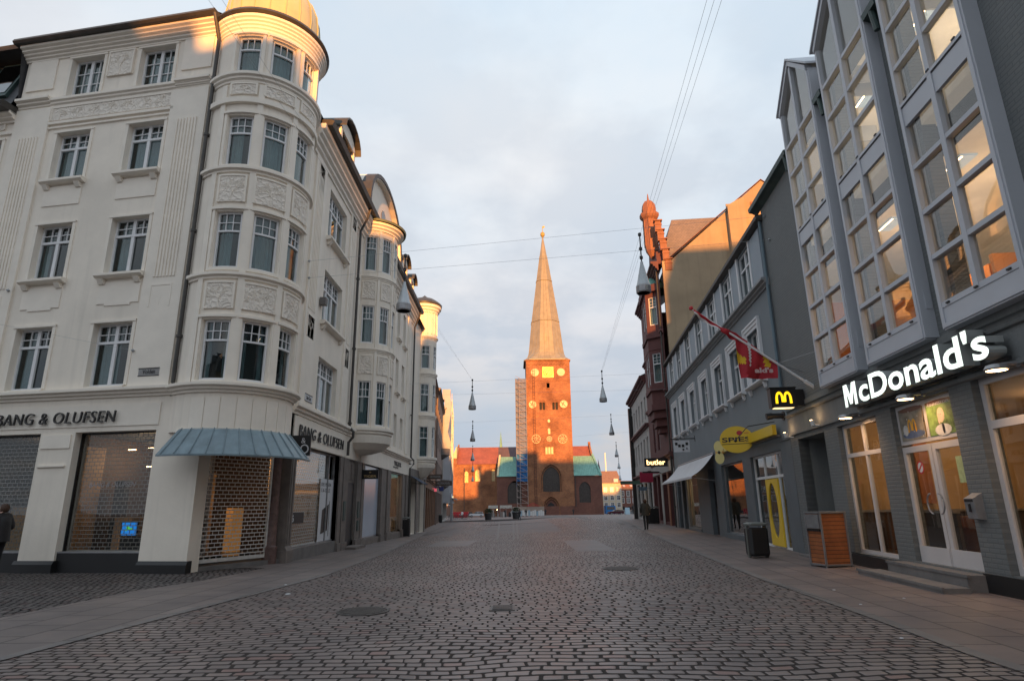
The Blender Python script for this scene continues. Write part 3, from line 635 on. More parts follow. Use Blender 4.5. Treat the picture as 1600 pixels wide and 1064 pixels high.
def reliefs(fr, items, w=.045):
    for s0,s1,z0,z1 in items:
        mb = MB(); mb.box(fr, s0, s1, 0, w, z0, z1); r = mb.build('relief_panel', relief, cbd)
        e = MB(); e.box(fr, s0-.05, s1+.05, 0, w+.02, z1, z1+.05); e.box(fr, s0-.05, s0, 0, w+.02, z0, z1); e.box(fr, s1, s1+.05, 0, w+.02, z0, z1)
        k = random.Random(int(s0*100)+int(z0*10)); W0, H0 = s1-s0, z1-z0
        def branch(x, z, a, ln, th, dep):
            pts = [fr.P(x, w+.005, z)]; 
            for q in range(3):
                x += cos(a)*ln/3; z += sin(a)*ln/3; x = min(max(x,s0+.02),s1-.02); z = min(max(z,z0+.02),z1-.02); a += k.uniform(-.4,.4); pts.append(fr.P(x, w+.005, z))
            e.tube(pts, th, 5, r2=th*.6)
            if dep:
                for da in (-.75,.75,.1): branch(x, z, a+da+k.uniform(-.2,.2), ln*.7, th*.72, dep-1)
        for q in range(max(1, round(W0/.55))):
            branch(s0+W0*(q+.5)/max(1, round(W0/.55)), z0+.03, pi/2, H0*.34, .012, 3)
        for q in range(int(W0*H0*60)):
            x, z = k.uniform(s0+.04,s1-.04), k.uniform(z0+H0*.35,z1-.04)
            e.lathe(fr.P(x,w,z)-Vector((0,0,.0)), [(.001,-.014),(.014,0),(.001,.014)], 5)
        e.build('relief_ornament', plasterS, r)
reliefs(FA, [(1.1,5.2,12.9,13.33),(.1,.78,12.72,13.3),(5.5,6.2,12.72,13.3),(6.9,9,12.8,13.1)], .03)
reliefs(FA, [(2.65,3.45,14.25,15.1),(.18,.75,6.55,7.15),(5.6,6.2,6.55,7.15)], .06)
reliefs(BAY, [(BAY.A(t-h),BAY.A(t+h),c,d) for t,h in ((-88.6,12.5),(-50.6,15),(-12.6,12.5)) for c,d in ((6.3,7.0),(9.35,10.12),(12.75,13.08))])
reliefs(FL, [(18.25,18.85,6.5,7.2),(22.6,23.1,6.5,7.2),(22.6,23.1,12.3,12.8),(18.3,18.8,11.7,12.6)], .06)
# eaves, gutters, roofs
g = MB(); g.prof(FA, -.3, 6.75, [(0,15.62),(.44,15.63),(.5,15.7),(.46,15.8),(0,15.82)]); g.prof(BAY, BAY.A(-135), BAY.A(44), [(-.1,15.42),(.22,15.43),(.28,15.5),(.24,15.6),(-.1,15.62)])
g.prof(FL, 17.6, 38.5, [(0,13.6),(.6,13.6),(.66,13.75),(.58,13.8),(0,13.85)]); g.prof(FA, 6.5, 16, [(0,13.25),(.55,13.27),(.62,13.42),(.55,13.5),(0,13.5)])
g.prof(FA, 6.6, 16, [(-1.6,15.75),(.15,15.75),(.2,15.88),(-1.6,15.95)])
g.build('gutter', gutterm, cbd)
def pipe(name, par, pts, r=.055, m=gutterm): mb = MB(); mb.tube(pts, r, 8); [mb.tube([Vector(pts[-1])+Vector((0,0,h)), Vector(pts[-1])+Vector((0,0,h+.07))], r*1.5, 8) for h in (1.2,4.2,7.2)]; return mb.build(name, m, par)
pipe('downpipe', cbd, [FA.P(-.34,.46,15.6),FA.P(-.36,.4,15.4),FA.P(-.34,.14,14.9),FA.P(-.34,.12,4.42)])
pipe('downpipe', cbd, [FL.P(23.6,.5,13.6),FL.P(23.6,.4,13.2),FL.P(23.62,.12,12.6),FL.P(23.62,.12,4.3),FL.P(23.62,.28,4.1),FL.P(23.62,.28,3.9),FL.P(23.62,.12,3.7),FL.P(23.62,.12,3.2)])
pipe('downpipe', cbd, [FL.P(38.0,.5,13.6),FL.P(38.0,.4,13.2),FL.P(38.1,.13,12.6),FL.P(38.1,.13,4.2),FL.P(38.1,.32,4.0),FL.P(38.1,.32,3.8),FL.P(37.9,.13,3.5),FL.P(37.9,.13,-.45)])
d = MB(); d.lathe((-7.66,16.42,0), [(1.44,15.5),(1.44,16.3),(1.38,16.8),(1.18,17.3),(.82,17.75),(.35,18.05),(.08,18.2),(.05,19.0),(.001,19.05)], 20)
for t in range(0,360,18): d.tube([Vector((-7.66,16.42,0))+Vector((cos(radians(t))*r,sin(radians(t))*r,z)) for r,z in ((1.45,15.6),(1.45,16.3),(1.39,16.8),(1.19,17.3),(.83,17.75))], .018, 4)
d.build('dome', golden, cbd, smooth=True)
r = MB()
r.q([FA.P(-.3,.3,15.8), FA.P(6.6,.3,15.8), FA.P(6.6,-3.5,18.2), FA.P(-.3,-3.5,18.2)]); r.q([FA.P(6.6,.3,15.8),FA.P(6.6,-3.5,18.2),FA.P(6.6,-3.5,13.4),FA.P(6.6,0,13.4)])
r.q([FA.P(6.6,.25,13.5),FA.P(16,.25,13.5),FA.P(16,-.55,15.85),FA.P(6.6,-.55,15.85)]); r.q([FA.P(6.6,-.5,15.9),FA.P(16,-.5,15.9),FA.P(16,-4,17.4),FA.P(6.6,-4,17.4)])
r.q([FL.P(17.2,.3,13.82),FL.P(38.3,.3,13.82),FL.P(38.3,-1.1,16.0),FL.P(17.2,-1.1,16.0)]); r.q([FL.P(17.2,-1.1,16.0),FL.P(38.3,-1.1,16.0),FL.P(38.3,-5,17.2),FL.P(17.2,-5,17.2)])
r.q([FL.P(17.2,-5,17.2),FL.P(38.3,-5,17.2),FL.P(38.3,-14,13.4),(-24.6,18,13.4)]); r.q([FL.P(38.3,.3,13.8),FL.P(38.3,-1.1,16),FL.P(38.3,-5,17.2),FL.P(38.3,-14,13.4)])
r.q([FL.P(17.2,-5,17.2),(-24.6,18,13.4),FA.P(16,-4,17.4),FA.P(6.6,-4,17.4)])
r.q([FL.P(17.2,.3,13.82),FL.P(17.2,-1.1,16),FL.P(17.2,-5,17.2),FL.P(17.2,-5,13)])
r.build('roof', rooftile, cbd)
# mansard skylights on the side street
for s0 in (6.95,8.2):
    w_ = MB(); fr = FA
    def sl(s,t,o=0): return fr.P(s, .25-.8*t+o*.94, 13.5+2.35*t+o*.32)
    for a,b,c,e in ((s0,s0+1.05,.18,.9),):
        w_.prism([sl(a,c),sl(b,c),sl(b,e),sl(a,e)], sl(a,c,.1)-sl(a,c)); 
    k = w_.build('skylight', copperdark, cbd)
    p = MB(); p.prism([sl(s0+.08,.24,.11),sl(s0+.97,.24,.11),sl(s0+.97,.85,.11),sl(s0+.08,.85,.11)], sl(0,0,.01)-sl(0,0)); p.build('pane', glass('skylight_glass', (.1,.12,.12), 1, .02, 2.6) if 'skylight_glass' not in MATS else MATS['skylight_glass'], k)
# dormers with barrel roofs and the great arched gable over the oriel
def dormer(s0, s1, z0, z1, out=.15, depth=1.6):
    m_ = MB(); n = 8; c = (s0+s1)/2; R_ = (s1-s0)/2; arc = [(c+R_*cos(pi*i/n), z1-R_*.55+R_*.55*sin(pi*i/n)) for i in range(n+1)]
    m_.wall(FL.shift(out), s0, s1, z0, z1-R_*.5, [(s0+.18,s1-.18,z0+.25,z1-R_*.45)], .1)
    m_.fpoly(FL, [(s0,z1-R_*.55)]+list(reversed(arc))[1:-1]+[(s1,z1-R_*.55)], out-.06, out)
    for s_ in (s0,s1): m_.q([FL.P(s_,out,z0),FL.P(s_,out,z1-R_*.5),FL.P(s_,-depth,z1-R_*.5),FL.P(s_,-depth,z0)])
    dm = m_.build('dormer', plasterS, cbd)
    rf = MB(); arc2 = [(c+(R_+.1)*cos(pi*i/n), z1-R_*.55+(R_*.55+.12)*sin(pi*i/n)) for i in range(n+1)]
    for (a,b),(c_,d_) in zip(arc2, arc2[1:]): rf.prism([FL.P(a,out+.22,b),FL.P(c_,out+.22,d_),FL.P(c_,out+.22,d_+.07),FL.P(a,out+.22,b+.07)], (-(depth+out),0,0))
    rf.build('dormer_roof', gutterm, dm)
    w_ = MB(); w_.box(FL, s0+.18, s1-.18, out-.12, out-.1, z0+.25, z1-R_*.45); w_.build('pane', pane, dm)
dormer(20.0,22.0,13.85,15.75); dormer(33.3,34.7,13.85,15.7); dormer(36,37.2,13.85,15.5)
ag = MB(); n = 16; c0, R0_ = 27.4, 3.6; arc = [(c0+R0_*cos(pi*i/n), 13.85+2.55*sin(pi*i/n)**.8) for i in range(n+1)]
ag.fpoly(FL, arc, -.25, .18); ag.build('arched_gable', plasterS, cbd)
ar = MB()
for (a,b),(c_,d_) in zip(arc, arc[1:]):
    k1 = 1.05; A = (c0+(a-c0)*k1, 13.85+(b-13.85)*k1); B = (c0+(c_-c0)*k1, 13.85+(d_-13.85)*k1)
    ar.prism([FL.P(a,0,b),FL.P(c_,0,d_),FL.P(c_,0,d_+.05),FL.P(a,0,b+.05)], (.42,0,0)); ar.prism([FL.P(a,.0,b+.052),FL.P(c_,.0,d_+.052),FL.P(B[0],0,B[1]+.1),FL.P(A[0],0,A[1]+.1)], (.47,0,0), 1); ar.prism([FL.P(a,-.01,b),FL.P(c_,-.01,d_),FL.P(B[0],-.01,B[1]+.08),FL.P(A[0],-.01,A[1]+.08)], (-2.5,0,0), 0)
ar.build('gable_hood', [plasterS, rooftile], cbd)
av = MB(); av.fpoly(FL, [(26.9,14.5),(27.9,14.5),(27.9,15.1),(27.7,15.35),(27.4,15.45),(27.1,15.35),(26.9,15.1)], .18, .21); av.build('attic_window', leadwin, cbd)
# oriel
ORI = Cyl((-6.5,25.9), 1.22); orr = [(4.5,6.35),(7.98,9.65),(11.25,12.9)]
orb = MB(); opO = [(ORI.A(t-12.5),ORI.A(t+12.5),c,d) for t in (-74,-37,0,37) for c,d in orr]
orb.wall(ORI, ORI.A(-90), ORI.A(90), 4.1, 13.3, opO, .12); orl = orb.build('oriel', plaster, cbd)
oc = MB()
for z0,z1,o in ((4.05,4.4,.16),(7.55,7.75,.1),(10.8,11.0,.1),(13.15,13.5,.28)): cornice(oc, ORI, ORI.A(-90), ORI.A(90), z0, z1, o, 3)
for t in (-55.5,-18.5,18.5): oc.box(ORI, ORI.A(t-2.5), ORI.A(t+2.5), 0, .04, 4.4, 13.2)
oc.lathe((-6.5,25.9,0), [(1.3,4.06),(1.25,3.8),(.95,3.55),(.5,3.42),(.05,3.36)], 24, a0=-90, a1=90)
oc.build('oriel_moulding', plasterS, orl)
od = MB(); od.lathe((-6.5,25.9,0), [(1.6,13.5),(1.62,13.6),(1.2,13.75),(.75,13.85),(.6,14.15),(.3,14.35),(.001,14.4)], 20, a0=-90, a1=90); od.build('oriel_roof', mat('green_lead_roof', (.13,.15,.09), .6, var=.25, vs=3), orl, smooth=True)
for t in (-74,-37,0,37):
    for j,(c,d) in enumerate(orr): window(cbd, ORI, ORI.A(t-12.2), ORI.A(t+12.2), c, d, w=-.05, cols=1, tr=.36, top=(3,2), curt=1, fw=.05, mull=.03)
reliefs(ORI, [(ORI.A(t-11),ORI.A(t+11),c,d) for t in (-74,-37,0) for c,d in ((6.65,7.4),(9.95,10.7))], .03)
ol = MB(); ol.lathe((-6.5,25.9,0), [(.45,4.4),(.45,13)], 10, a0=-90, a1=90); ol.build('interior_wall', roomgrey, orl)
# ---- ground floor: plinths, shop fronts
pl = MB()
for s0,s1 in ((2.4,3.45),(6.1,7.2)): pl.prof(FA, s0-.06, s1+.04, [(-.1,-.35),(.1,-.35),(.1,.02),(.05,.1),(-.1,.1)])
pl.prof(FA, -1.32, .02, [(-.1,-.35),(.1,-.35),(.1,.02),(.05,.1),(-.1,.1)])
for a,b,c,d in opG: pl.box(FA, a+.002, b-.002, -.28, -.06, -.34, .277)
pl.build('plinth', black, cbd)
def shutter(fr, s0, s1, z0, z1, w, par, dx=.165, dz=.098, br=.012, m=steelD, name='roller_grille'):
    g = MB(); z = z0; r_ = 0
    g.box(fr, s0, s1, w-.02, w+.02, z0-.06, z0+.03); g.box(fr, s0-.05, s0, w-.03, w+.03, z0-.06, z1); g.box(fr, s1, s1+.05, w-.03, w+.03, z0-.06, z1)
    z = z0+dz
    while z < z1:
        g.box(fr, s0, s1, w-.008, w+.008, z-br, z+br); z += dz; r_ += 1
    z = z0; r_ = 0
    while z < z1:
        x = s0+(dx/2 if r_ % 2 else 0)+.02
        while x < s1: g.box(fr, x-.006, x+.006, w-.006, w+.006, z, min(z+dz,z1)); x += dx
        z += dz; r_ += 1
    return g.build(name, m, par)
shutD = mat('shop_grille_metal', (.26,.24,.22), .6)
for a,b,c,d in opG[:2]: shutter(FA, a+.12, b-.1, c+.03, d-.02, -.30, cbd, .155, .10, .009, shutD)
sg = MB()
for a,b,c,d in opG: sg.box(FA, a, b, -.24, -.232, c, d)
sg.build('shop_window', paneShop, cbd)
sf = MB()
for a,b,c,d in opG:
    sf.box(FA, a, a+.05, -.29, -.2, c, d, 0); sf.box(FA, b-.03, b, -.29, -.2, c, d, 0); sf.box(FA, a, b, -.29, -.05, c-.002, c+.03, 1); sf.box(FA, a, b, -.29, -.2, d-.05, d, 0)
sf.build('shop_window_frame', [black, steel], cbd)
# entrance on the diagonal
FD = Fr((-8.02,15.36), (1.29,2.42), (.88,-.47))
en = MB(); en.box(FD, -.1, 2.95, -.5, .0, 3.0, 3.2, 0); en.q([FD.P(-.1,.3,3.16),FD.P(2.9,.3,3.16),FD.P(2.9,-1.2,3.16),FD.P(-.1,-1.2,3.16)]); en.box(FD, .02, .12, -.04, .03, -.15, 3.0, 0)
en.build('entrance_lintel', plasterS, cbd)
shutter(FD, .42, 2.42, .05, 3.0, .0, cbd, .17, .10, .013)
st = MB(); st.box(FD, .0, 2.95, -.6, .12, -.4, -.08); st.build('entrance_step', stoneg, cbd)
cl = MB(); cl.lathe(FD.P(2.62,-.02,0), [(.2,-.3),(.2,.25),(.17,.27),(.16,.3),(.15,1.6),(.145,3.05),(.18,3.1),(.18,3.2)], 14, 0); cl.build('entrance_column', granite, cbd, smooth=True)
pp = MB(); pp.box(FL, 17.88, 18.3, -.35, .05, -.5, 3.3); pp.box(FL, 17.82, 18.36, -.38, .12, -.5, .12); pp.prof(FL, 17.84, 18.34, [(.05,.12),(.12,.12),(.08,.2),(.05,.24)])
pp.box(FL, 17.95, 18.03, .05, .075, .3, 3.0); pp.box(FL, 18.14, 18.22, .05, .075, .3, 3.0)
for s0,s1 in ((22.95,23.3),(23.45,24.12),(25.5,26.2),(26.35,26.78),(30.25,30.6),(31.7,32.55),(35.95,36.4),(37.2,37.8)):
    pp.box(FL, s0, s1, -.3, .06, -.6, 3.1); pp.box(FL, s0-.05, s1+.05, -.3, .12, -.6, .02)
pp.box(FL, 26.7, 38.1, -.3, .03, -.7, -.08); pp.box(FL, 24.0, 25.6, -.3, .5, -.6, -.18)
pp.build('stone_pier', stonebr, cbd)
bs = MB(); bs.box(FL, 18.36, 22.95, -.28, .03, -.6, .118); bs.build('shop_base', stoneg, cbd)
fz = MB()
for i,t in enumerate(range(-104,20,14)): fz.box(BAY, BAY.A(t+.4), BAY.A(t+13.6), 0, .02, 3.2, 3.98)
fz.prof(BAY, BAY.A(-118), BAY.A(20), [(0,3.1),(.08,3.12),(.08,3.18),(0,3.2)]); fz.box(FL, 17.9, 23.4, .0, .04, 3.14, 3.95); fz.box(FL, 26.0, 38.2, .0, .04, 3.1, 3.8)
fz.box(FA, .0, 6.3, .0, .025, 3.38, 3.95)
fz.build('fascia_board', plasterS, cbd)
cn = MB(); n = 30
cn.lathe((-7.66,16.42,0), [(1.58,3.2),(2.12,2.54),(2.12,2.50),(2.06,2.50),(1.56,3.12)], n, a0=-112, a1=12)
for t in range(-108,12,10): cn.tube([Vector((-7.66,16.42,0))+Vector((cos(radians(t))*r_,sin(radians(t))*r_,z)) for r_,z in ((1.585,3.215),(2.125,2.56))], .013, 4)
cn.build('entrance_canopy', leadblue, cbd)
# shop windows of the street front
g = MB(); g.box(FL, 18.45, 22.95, -.2, -.19, .12, 3.12); g.box(FL, 32.6, 35.9, -.1, -.09, -.1, 3.0); g.build('shop_window', paneShop, cbd)
shutter(FL, 18.55, 22.0, .16, 3.05, -.26, cbd, .2, .10, .011, steelD)
g = MB()
for a,b,c,d in ((18.45,22.95,.12,3.12),(26.8,30.2,-.05,3.1),(32.6,35.9,-.1,3.0)):
    g.box(FL, a, a+.06, -.25, -.15, c, d); g.box(FL, b-.06, b, -.25, -.15, c, d); g.box(FL, a, b, -.25, -.1, c-.0, c+.05); g.box(FL, a, b, -.25, -.15, d-.05, d)
g.box(FL, 22.1, 22.16, -.25, -.12, .12, 3.12); g.build('shop_window_frame', steel, cbd)
g = MB(); g.box(FL, 26.86, 30.14, -.1, -.09, 0, 3.05); g.build('frosted_shop_window', mat('frosted_film', (.42,.48,.58), .18, var=.03, spec=.7), cbd)
g = MB(); g.box(FL, 24.15, 25.45, -.14, -.06, -.18, 2.22); g.box(FL, 24.25, 25.35, -.06, -.04, -.1, .5); g.box(FL, 24.25, 25.35, -.06, -.04, .6, 2.1)
dd = g.build('black_door', black, cbd); h = MB(); h.tube([FL.P(24.3,-.16,.8),FL.P(24.3,-.16,1.3)], .015, 6); h.build('door_handle', steel, dd)
g = MB(); g.box(FL, 24.15, 25.45, -.14, -.06, 2.22, 3.1); g.box(FL, 24.35, 24.7, -.06, -.03, 2.35, 2.95); g.box(FL, 24.9, 25.25, -.06, -.03, 2.35, 2.95); g.build('door_transom', stonebr, cbd)
g = MB(); g.box(FL, 25.75, 26.05, .06, .09, .85, 1.5); g.box(FL, 25.75, 26.05, .06, .1, .35, .75); g.box(FL, 23.6, 23.9, .06, .09, .8, 1.5); g.build('letterbox', copperdark, cbd)
# shop interiors
si = MB()
si.sheet(FA, -1, 7, -.1, 3.4, -3.6, 0); si.box(FA, 3.1, 3.3, -3.6, -.3, 0, 3.4, 0)
si.q([FA.P(-1,-.3,.1),FA.P(7,-.3,.1),FA.P(7,-3.6,.1),FA.P(-1,-3.6,.1)], 2); si.q([FA.P(-1,-.3,3.3),FA.P(7,-.3,3.3),FA.P(7,-3.6,3.3),FA.P(-1,-3.6,3.3)], 3)
si.box(FA, 1.75, 2.3, -2.0, -1.6, .1, 1.1, 1); si.box(FA, 2.5, 2.8, -2.2, -2.0, .1, 2.1, 3); si.box(FA, .9, 1.6, -1.3, -1.1, .1, .6, 3); si.box(FA, 3.0, 3.09, -1.7, -.7, .1, 3.0, 1); si.box(FA, 1.2, 2.0, -3.0, -2.9, 1.2, 2.4, 3)
si.box(FA, 4.3, 4.9, -2.2, -1.7, .1, 1.9, 3); si.box(FA, 3.6, 4.1, -1.6, -1.3, .1, 1.2, 1); si.box(FA, 5.1, 5.7, -2.0, -1.6, .1, 1.4, 1); si.box(FA, 3.6, 6.3, -3.3, -3.2, 1.0, 2.6, 3)
si.sheet(FL, 18.3, 23, -.3, 3.4, -3.5, 0); si.q([FL.P(18,-.3,.05),FL.P(37,-.3,.05),FL.P(37,-4.5,.05),FL.P(18,-4.5,.05)], 2); si.q([FL.P(18,-.3,3.2),FL.P(37,-.3,3.2),FL.P(37,-4.5,3.2),FL.P(18,-4.5,3.2)], 3)
si.box(FL, 21.6, 21.7, -3, -.35, .05, 3.1, 1); si.box(FL, 19.2, 20.6, -1.9, -1.5, .1, 1.7, 3); si.box(FL, 32.3, 36.1, -3.1, -3.0, -.3, 3.1, 1); si.box(FL, 32.4, 32.5, -3, -.3, -.3, 3.1, 0); si.box(FL, 33.2, 33.6, -.9, -.6, -.1, 1.3, 3)
si.box(FD, 2.25, 2.6, -1.5, -1.2, 0, 1.3, 5); si.box(FD, 1.35, 2.1, -2.1, -1.9, 0, 2.3, 1); si.box(FD, 1.2, 1.28, -1.0, -.9, 0, 3.0, 4); si.box(FD, .2, 1.0, -1.4, -1.1, 0, 1.3, 3)
si.build('shop_interior', [mat('brown_shop_wall', (.12,.075,.05), .8, var=.2, vs=1.5), mat('tan_panel', (.50,.33,.19), .7, var=.1), floorm, dark, steel, mat('glowing_orange_lamp_body', (.7,.35,.1), .6, emit=((1,.45,.12), .12))], cbd)
def plight(name, loc, e, col=(1,.66,.36), r=.12):
    l_ = bpy.data.lights.new(name, 'POINT'); l_.energy = e*EK; l_.color = col; l_.shadow_soft_size = r
    o = bpy.data.objects.new(name, l_); S.collection.objects.link(o); o.location = loc; return o
lb = MB()
for s_,w_,z_ in ((1.35,-1.6,2.95),(1.8,-1.4,2.9),(2.0,-2.4,2.5),(1.5,-2.4,2.5),(4.6,-1.5,2.8),(1.7,-1.5,.35)): lb.box(FA, s_, s_+.22, w_-.05, w_, z_, z_+.02)
lb.box(FD, 1.5, 1.75, -1.2, -1.15, 2.85, 2.88)
for s_ in (20.2,21.3): lb.lathe(FL.P(s_,-1.2,2.9), [(.07,0),(.05,.04)], 8)
for z_ in (.55,2.0,1.4): lb.lathe(FL.P(34.7,-.8,z_), [(.001,-.05),(.05,0),(.001,.05)], 8)
lb.build('spotlight_bulbs', bulb, cbd)
plight('shop_lamp', FA.P(2.3,-2.4,2.7), 26, r=.3); plight('shop_lamp', FA.P(5.2,-2.2,2.8), 22, r=.3); plight('shop_lamp', FD.P(1.9,-1.3,1.6), 3, (1,.55,.2), .08)
plight('shop_lamp', FL.P(20.7,-2.0,2.8), 35); plight('shop_lamp', FL.P(34.4,-1.4,2.4), 50)
tv = MB(); tv.box(FA, 1.02, 1.52, -1.02, -.98, .62, 1.0, 0); tv.box(FA, 1.05, 1.49, -.98, -.975, .65, .97, 1)
for x,z,w_,h_ in ((1.16,.78,.16,.05),(1.25,.82,.1,.05),(1.32,.76,.05,.04)): tv.box(FA, x, x+w_, -.974, -.973, z, z+h_, 2)
tag(tv.build('television', [black, screen, mat('green_screen_picture', (.1,.5,.1), emit=((.15,.7,.1), .6))], loc=FA.P(1.27,-1,.3)), 'television with a bright blue picture inside the grilled shop window', 'television')
# signs on the corner building
g = MB(); text(g, FA, 'BANG & OLUFSEN', 4.83, 1.22, 3.48, 3.775, .06, .11, -.008, .1, 0, None, 1.1); g.build('letter', blackm, thing('shop_sign', 'black BANG & OLUFSEN letters on the side street front above the grilled windows', 'shop sign', FA.P(3.2,.1,3.5), 'shop name letters'))
g = MB(); text(g, FL, 'BANG & OLUFSEN', 18.25, 23.1, 3.36, 3.72, .06, .09, -.006, .06, 0, None, 1.08); g.build('letter', blackm, thing('shop_sign', 'black BANG & OLUFSEN letters on the main street front beside the round entrance', 'shop sign', FL.P(20.6,.1,3.4), 'shop name letters'))
g = MB(); text(g, FA, 'BANG & OLUFSEN', 1.95, .6, 1.86, 1.98, -.22, -.218, .01, .16); g.build('window_lettering', steel, cbd)
BS = Fr((-5.76,17.35),(-1,-.06),(.06,-1))
g = MB(); g.box(BS, 0, .60, -.03, .03, 2.70, 3.27); t_ = thing('projecting_sign', 'black square sign with white B & O monogram beside the lead canopy', 'sign', (-6.0,17.4,2.4))
g.build('board', black, t_); g = MB(); text(g, BS, 'B', .56, .32, 2.76, 3.02, .031, .036, .0); text(g, BS, '&', .26, .14, 3.05, 3.2, .031, .036); text(g, BS, 'O', .28, .04, 2.76, 3.02, .031, .036); g.build('lettering', whitecloth, t_)
g = MB(); g.tube([BS.P(.6,0,3.2),BS.P(.8,-.3,3.2)], .02, 6); g.build('bracket', black, t_)
def plate(s0, s1, z0, z1, fr, txt, label):
    t_ = thing('street_name_plate', label, 'street sign', fr.P((s0+s1)/2,.1,z0)); g = MB(); g.box(fr, s0, s1, .05, .07, z0, z1, 0)
    g.box(fr, min(s0,s1), max(s0,s1), .07, .08, z1-.02, z1, 1); g.box(fr, min(s0,s1), max(s0,s1), .07, .08, z0, z0+.02, 1); g.build('board', [MATS['white_cloth'], black], t_)
    g = MB(); text(g, fr, txt, s0+(s1-s0)*.2, s0+(s1-s0)*.8, z0+.06, z1-.05, .071, .075, .02); g.build('lettering', black, t_)
plate(.76, .14, 4.64, 4.86, FA, 'Volden', 'white name plate reading Volden on the side street wall')
plate(18.5, 19.2, 4.48, 4.72, FL, 'Store Torv', 'white name plate on the main street wall below the first windows')
# hoarding-like poster in the street window
t_ = thing('poster', 'tall white poster with a tilted screen picture in the shop window', 'poster', FL.P(22.2,-.15,.2)); g = MB(); g.box(FL, 21.4, 22.9, -.17, -.16, .16, 2.25, 0); g.build('sheet', [MATS['white_cloth']], t_)
g = MB(); text(g, FL, 'DEL PRISEN', 21.5, 22.6, 2.0, 2.12, -.159, -.155, 0); text(g, FL, 'I 36 DELE', 21.5, 22.5, 1.8, 1.93, -.159, -.155, 0); g.fpoly(FL, [(21.7,.4),(21.75,1.2),(22.5,1.4),(22.45,.5)], -.159, -.156); g.fpoly(FL, [(22.55,.3),(22.55,1.5),(22.6,1.5),(22.6,.3)], -.159, -.156); g.build('lettering', blackm, t_)
t_ = thing('poster', 'small black placard with a white 36 low in the grilled street window', 'poster', FL.P(18.8,-.15,.9)); g = MB(); g.box(FL, 18.55, 19.9, -.17, -.16, .82, 1.15, 0); g.build('sheet', [black], t_); g = MB(); text(g, FL, '36', 18.62, 19.0, .87, 1.08, -.159, -.155, .03); g.build('lettering', whitecloth, t_)
TS = Fr((-5.75,26.3),(-1,0),(0,-1))
t_ = thing('projecting_sign', 'small black rectangular sign lettered TIGER on the pier beside the black door', 'sign', (-6.1,26.3,2.4)); g = MB(); g.box(TS, 0, .7, -.05, .05, 2.42, 2.8); g.build('board', black, t_); g = MB(); text(g, TS, 'TIGER', .62, .08, 2.48, 2.58, .051, .055, .01); text(g, TS, '*', .4, .3, 2.63, 2.73, .051, .055, .03); g.build('lettering', mat('gold_letter', (.6,.42,.2), .4), t_)
g = MB(); text(g, FL, 'TIGER', 33.2, 35.2, 3.42, 3.66, .05, .09, .0); text(g, FL, 'STORE', 33.0, 34.4, 3.3, 3.37, .05, .07, .0); g.build('letter', stoneg, thing('shop_sign', 'grey TIGER letters on the cream fascia right of the oriel', 'shop sign', FL.P(34,.06,3.3)))
g = MB(); g.box(FL, 19.35, 19.6, .02, .22, 7.9, 8.15); tag(g.build('wall_box', stoneg, loc=FL.P(19.5,.1,7.9)), 'small grey box on the cream wall beside a second floor window', 'wall box')
# ------------------------------------------------------------ right side: grey painted brick restaurant building
FRt = Fr((6.2,0), UR, (-.995,.0995))
mb_ = thing('restaurant_building', 'dark grey painted brick building with three tall glazed bays above the restaurant', 'building', FRt.P(12,0,-.1))
bays = [(12.48,14.42),(9.9,11.95),(7.42,9.32),(4.7,6.6)]
bays = bays[:3]
w_ = MB(); opB2 = [(a+.12,b-.12,4.3,10.4) for a,b in bays]
w_.wall(FRt, 4.5, 17.6, 3.66, 10.45, opB2, .25); w_.wall(FRt, -8, 4.5, 3.66, 10.45, [], .2)
rec = (15.18,17.02,.0,2.98); win1 = (12.5,14.4,.17,2.97); dor = (9.93,11.87,.2,3.03); win3 = (7.2,9.34,.22,3.08); win4 = (4.2,6.6,.22,3.08)
w_.wall(FRt, -8, 17.6, -.35, 3.6, [rec,win1,dor,win3,win4], .28)
w_.q([FRt.P(17.6,0,-.3),FRt.P(17.6,-12,-.3),FRt.P(17.6,-12,10.45),FRt.P(17.6,0,10.45)]); w_.q([FRt.P(-8,0,-.3),FRt.P(-8,-12,-.3),FRt.P(-8,-12,10.45),FRt.P(-8,0,10.45)]); w_.q([FRt.P(-8,-12,-.3),FRt.P(17.6,-12,-.3),FRt.P(17.6,-12,10.45),FRt.P(-8,-12,10.45)])
w_.build('wall', mcdwall, mb_)
m_ = MB(); m_.prof(FRt, -8, 17.62, [(0,3.6),(.07,3.62),(.09,3.66),(0,3.70)]); m_.box(FRt, -8, 17.6, 0, .02, 3.14, 3.6); m_.prof(FRt, -8, 17.6, [(0,3.06),(.06,3.08),(.06,3.14),(0,3.16)]); m_.prof(FRt, 4, 17.6, [(0,3.76),(.04,3.78),(.04,3.9),(0,3.92)])
m_.build('string_course', mcdflat, mb_)
m_ = MB(); m_.box(FRt, 11.9, 15.15, 0, .05, -.4, .14); m_.box(FRt, -8, 9.9, 0, .05, -.4, .2); m_.box(FRt, 11.9, 15.15, -.25, 0, -.4, .165)
m_.build('plinth', black, mb_)
rf = MB(); rf.q([FRt.P(-8,.16,10.46),FRt.P(17.95,.16,10.46),FRt.P(17.95,-5.5,14),FRt.P(-8,-5.5,14)]); rf.q([FRt.P(-8,-12,10.5),FRt.P(17.95,-12,10.5),FRt.P(17.95,-5.5,14),FRt.P(-8,-5.5,14)]); rf.q([FRt.P(17.6,0,10.45),FRt.P(17.6,-5.5,13.9),FRt.P(17.6,-12,10.45)])
rf.build('roof', rooftile, mb_)
gt = MB()
for a,b in ((14.5,18.0),(12.0,12.42),(9.38,9.84),(-8,7.36)): gt.prof(FRt, a, b, [(0,10.2),(.14,10.3),(.24,10.32),(.26,10.44),(.18,10.46),(0,10.42)])
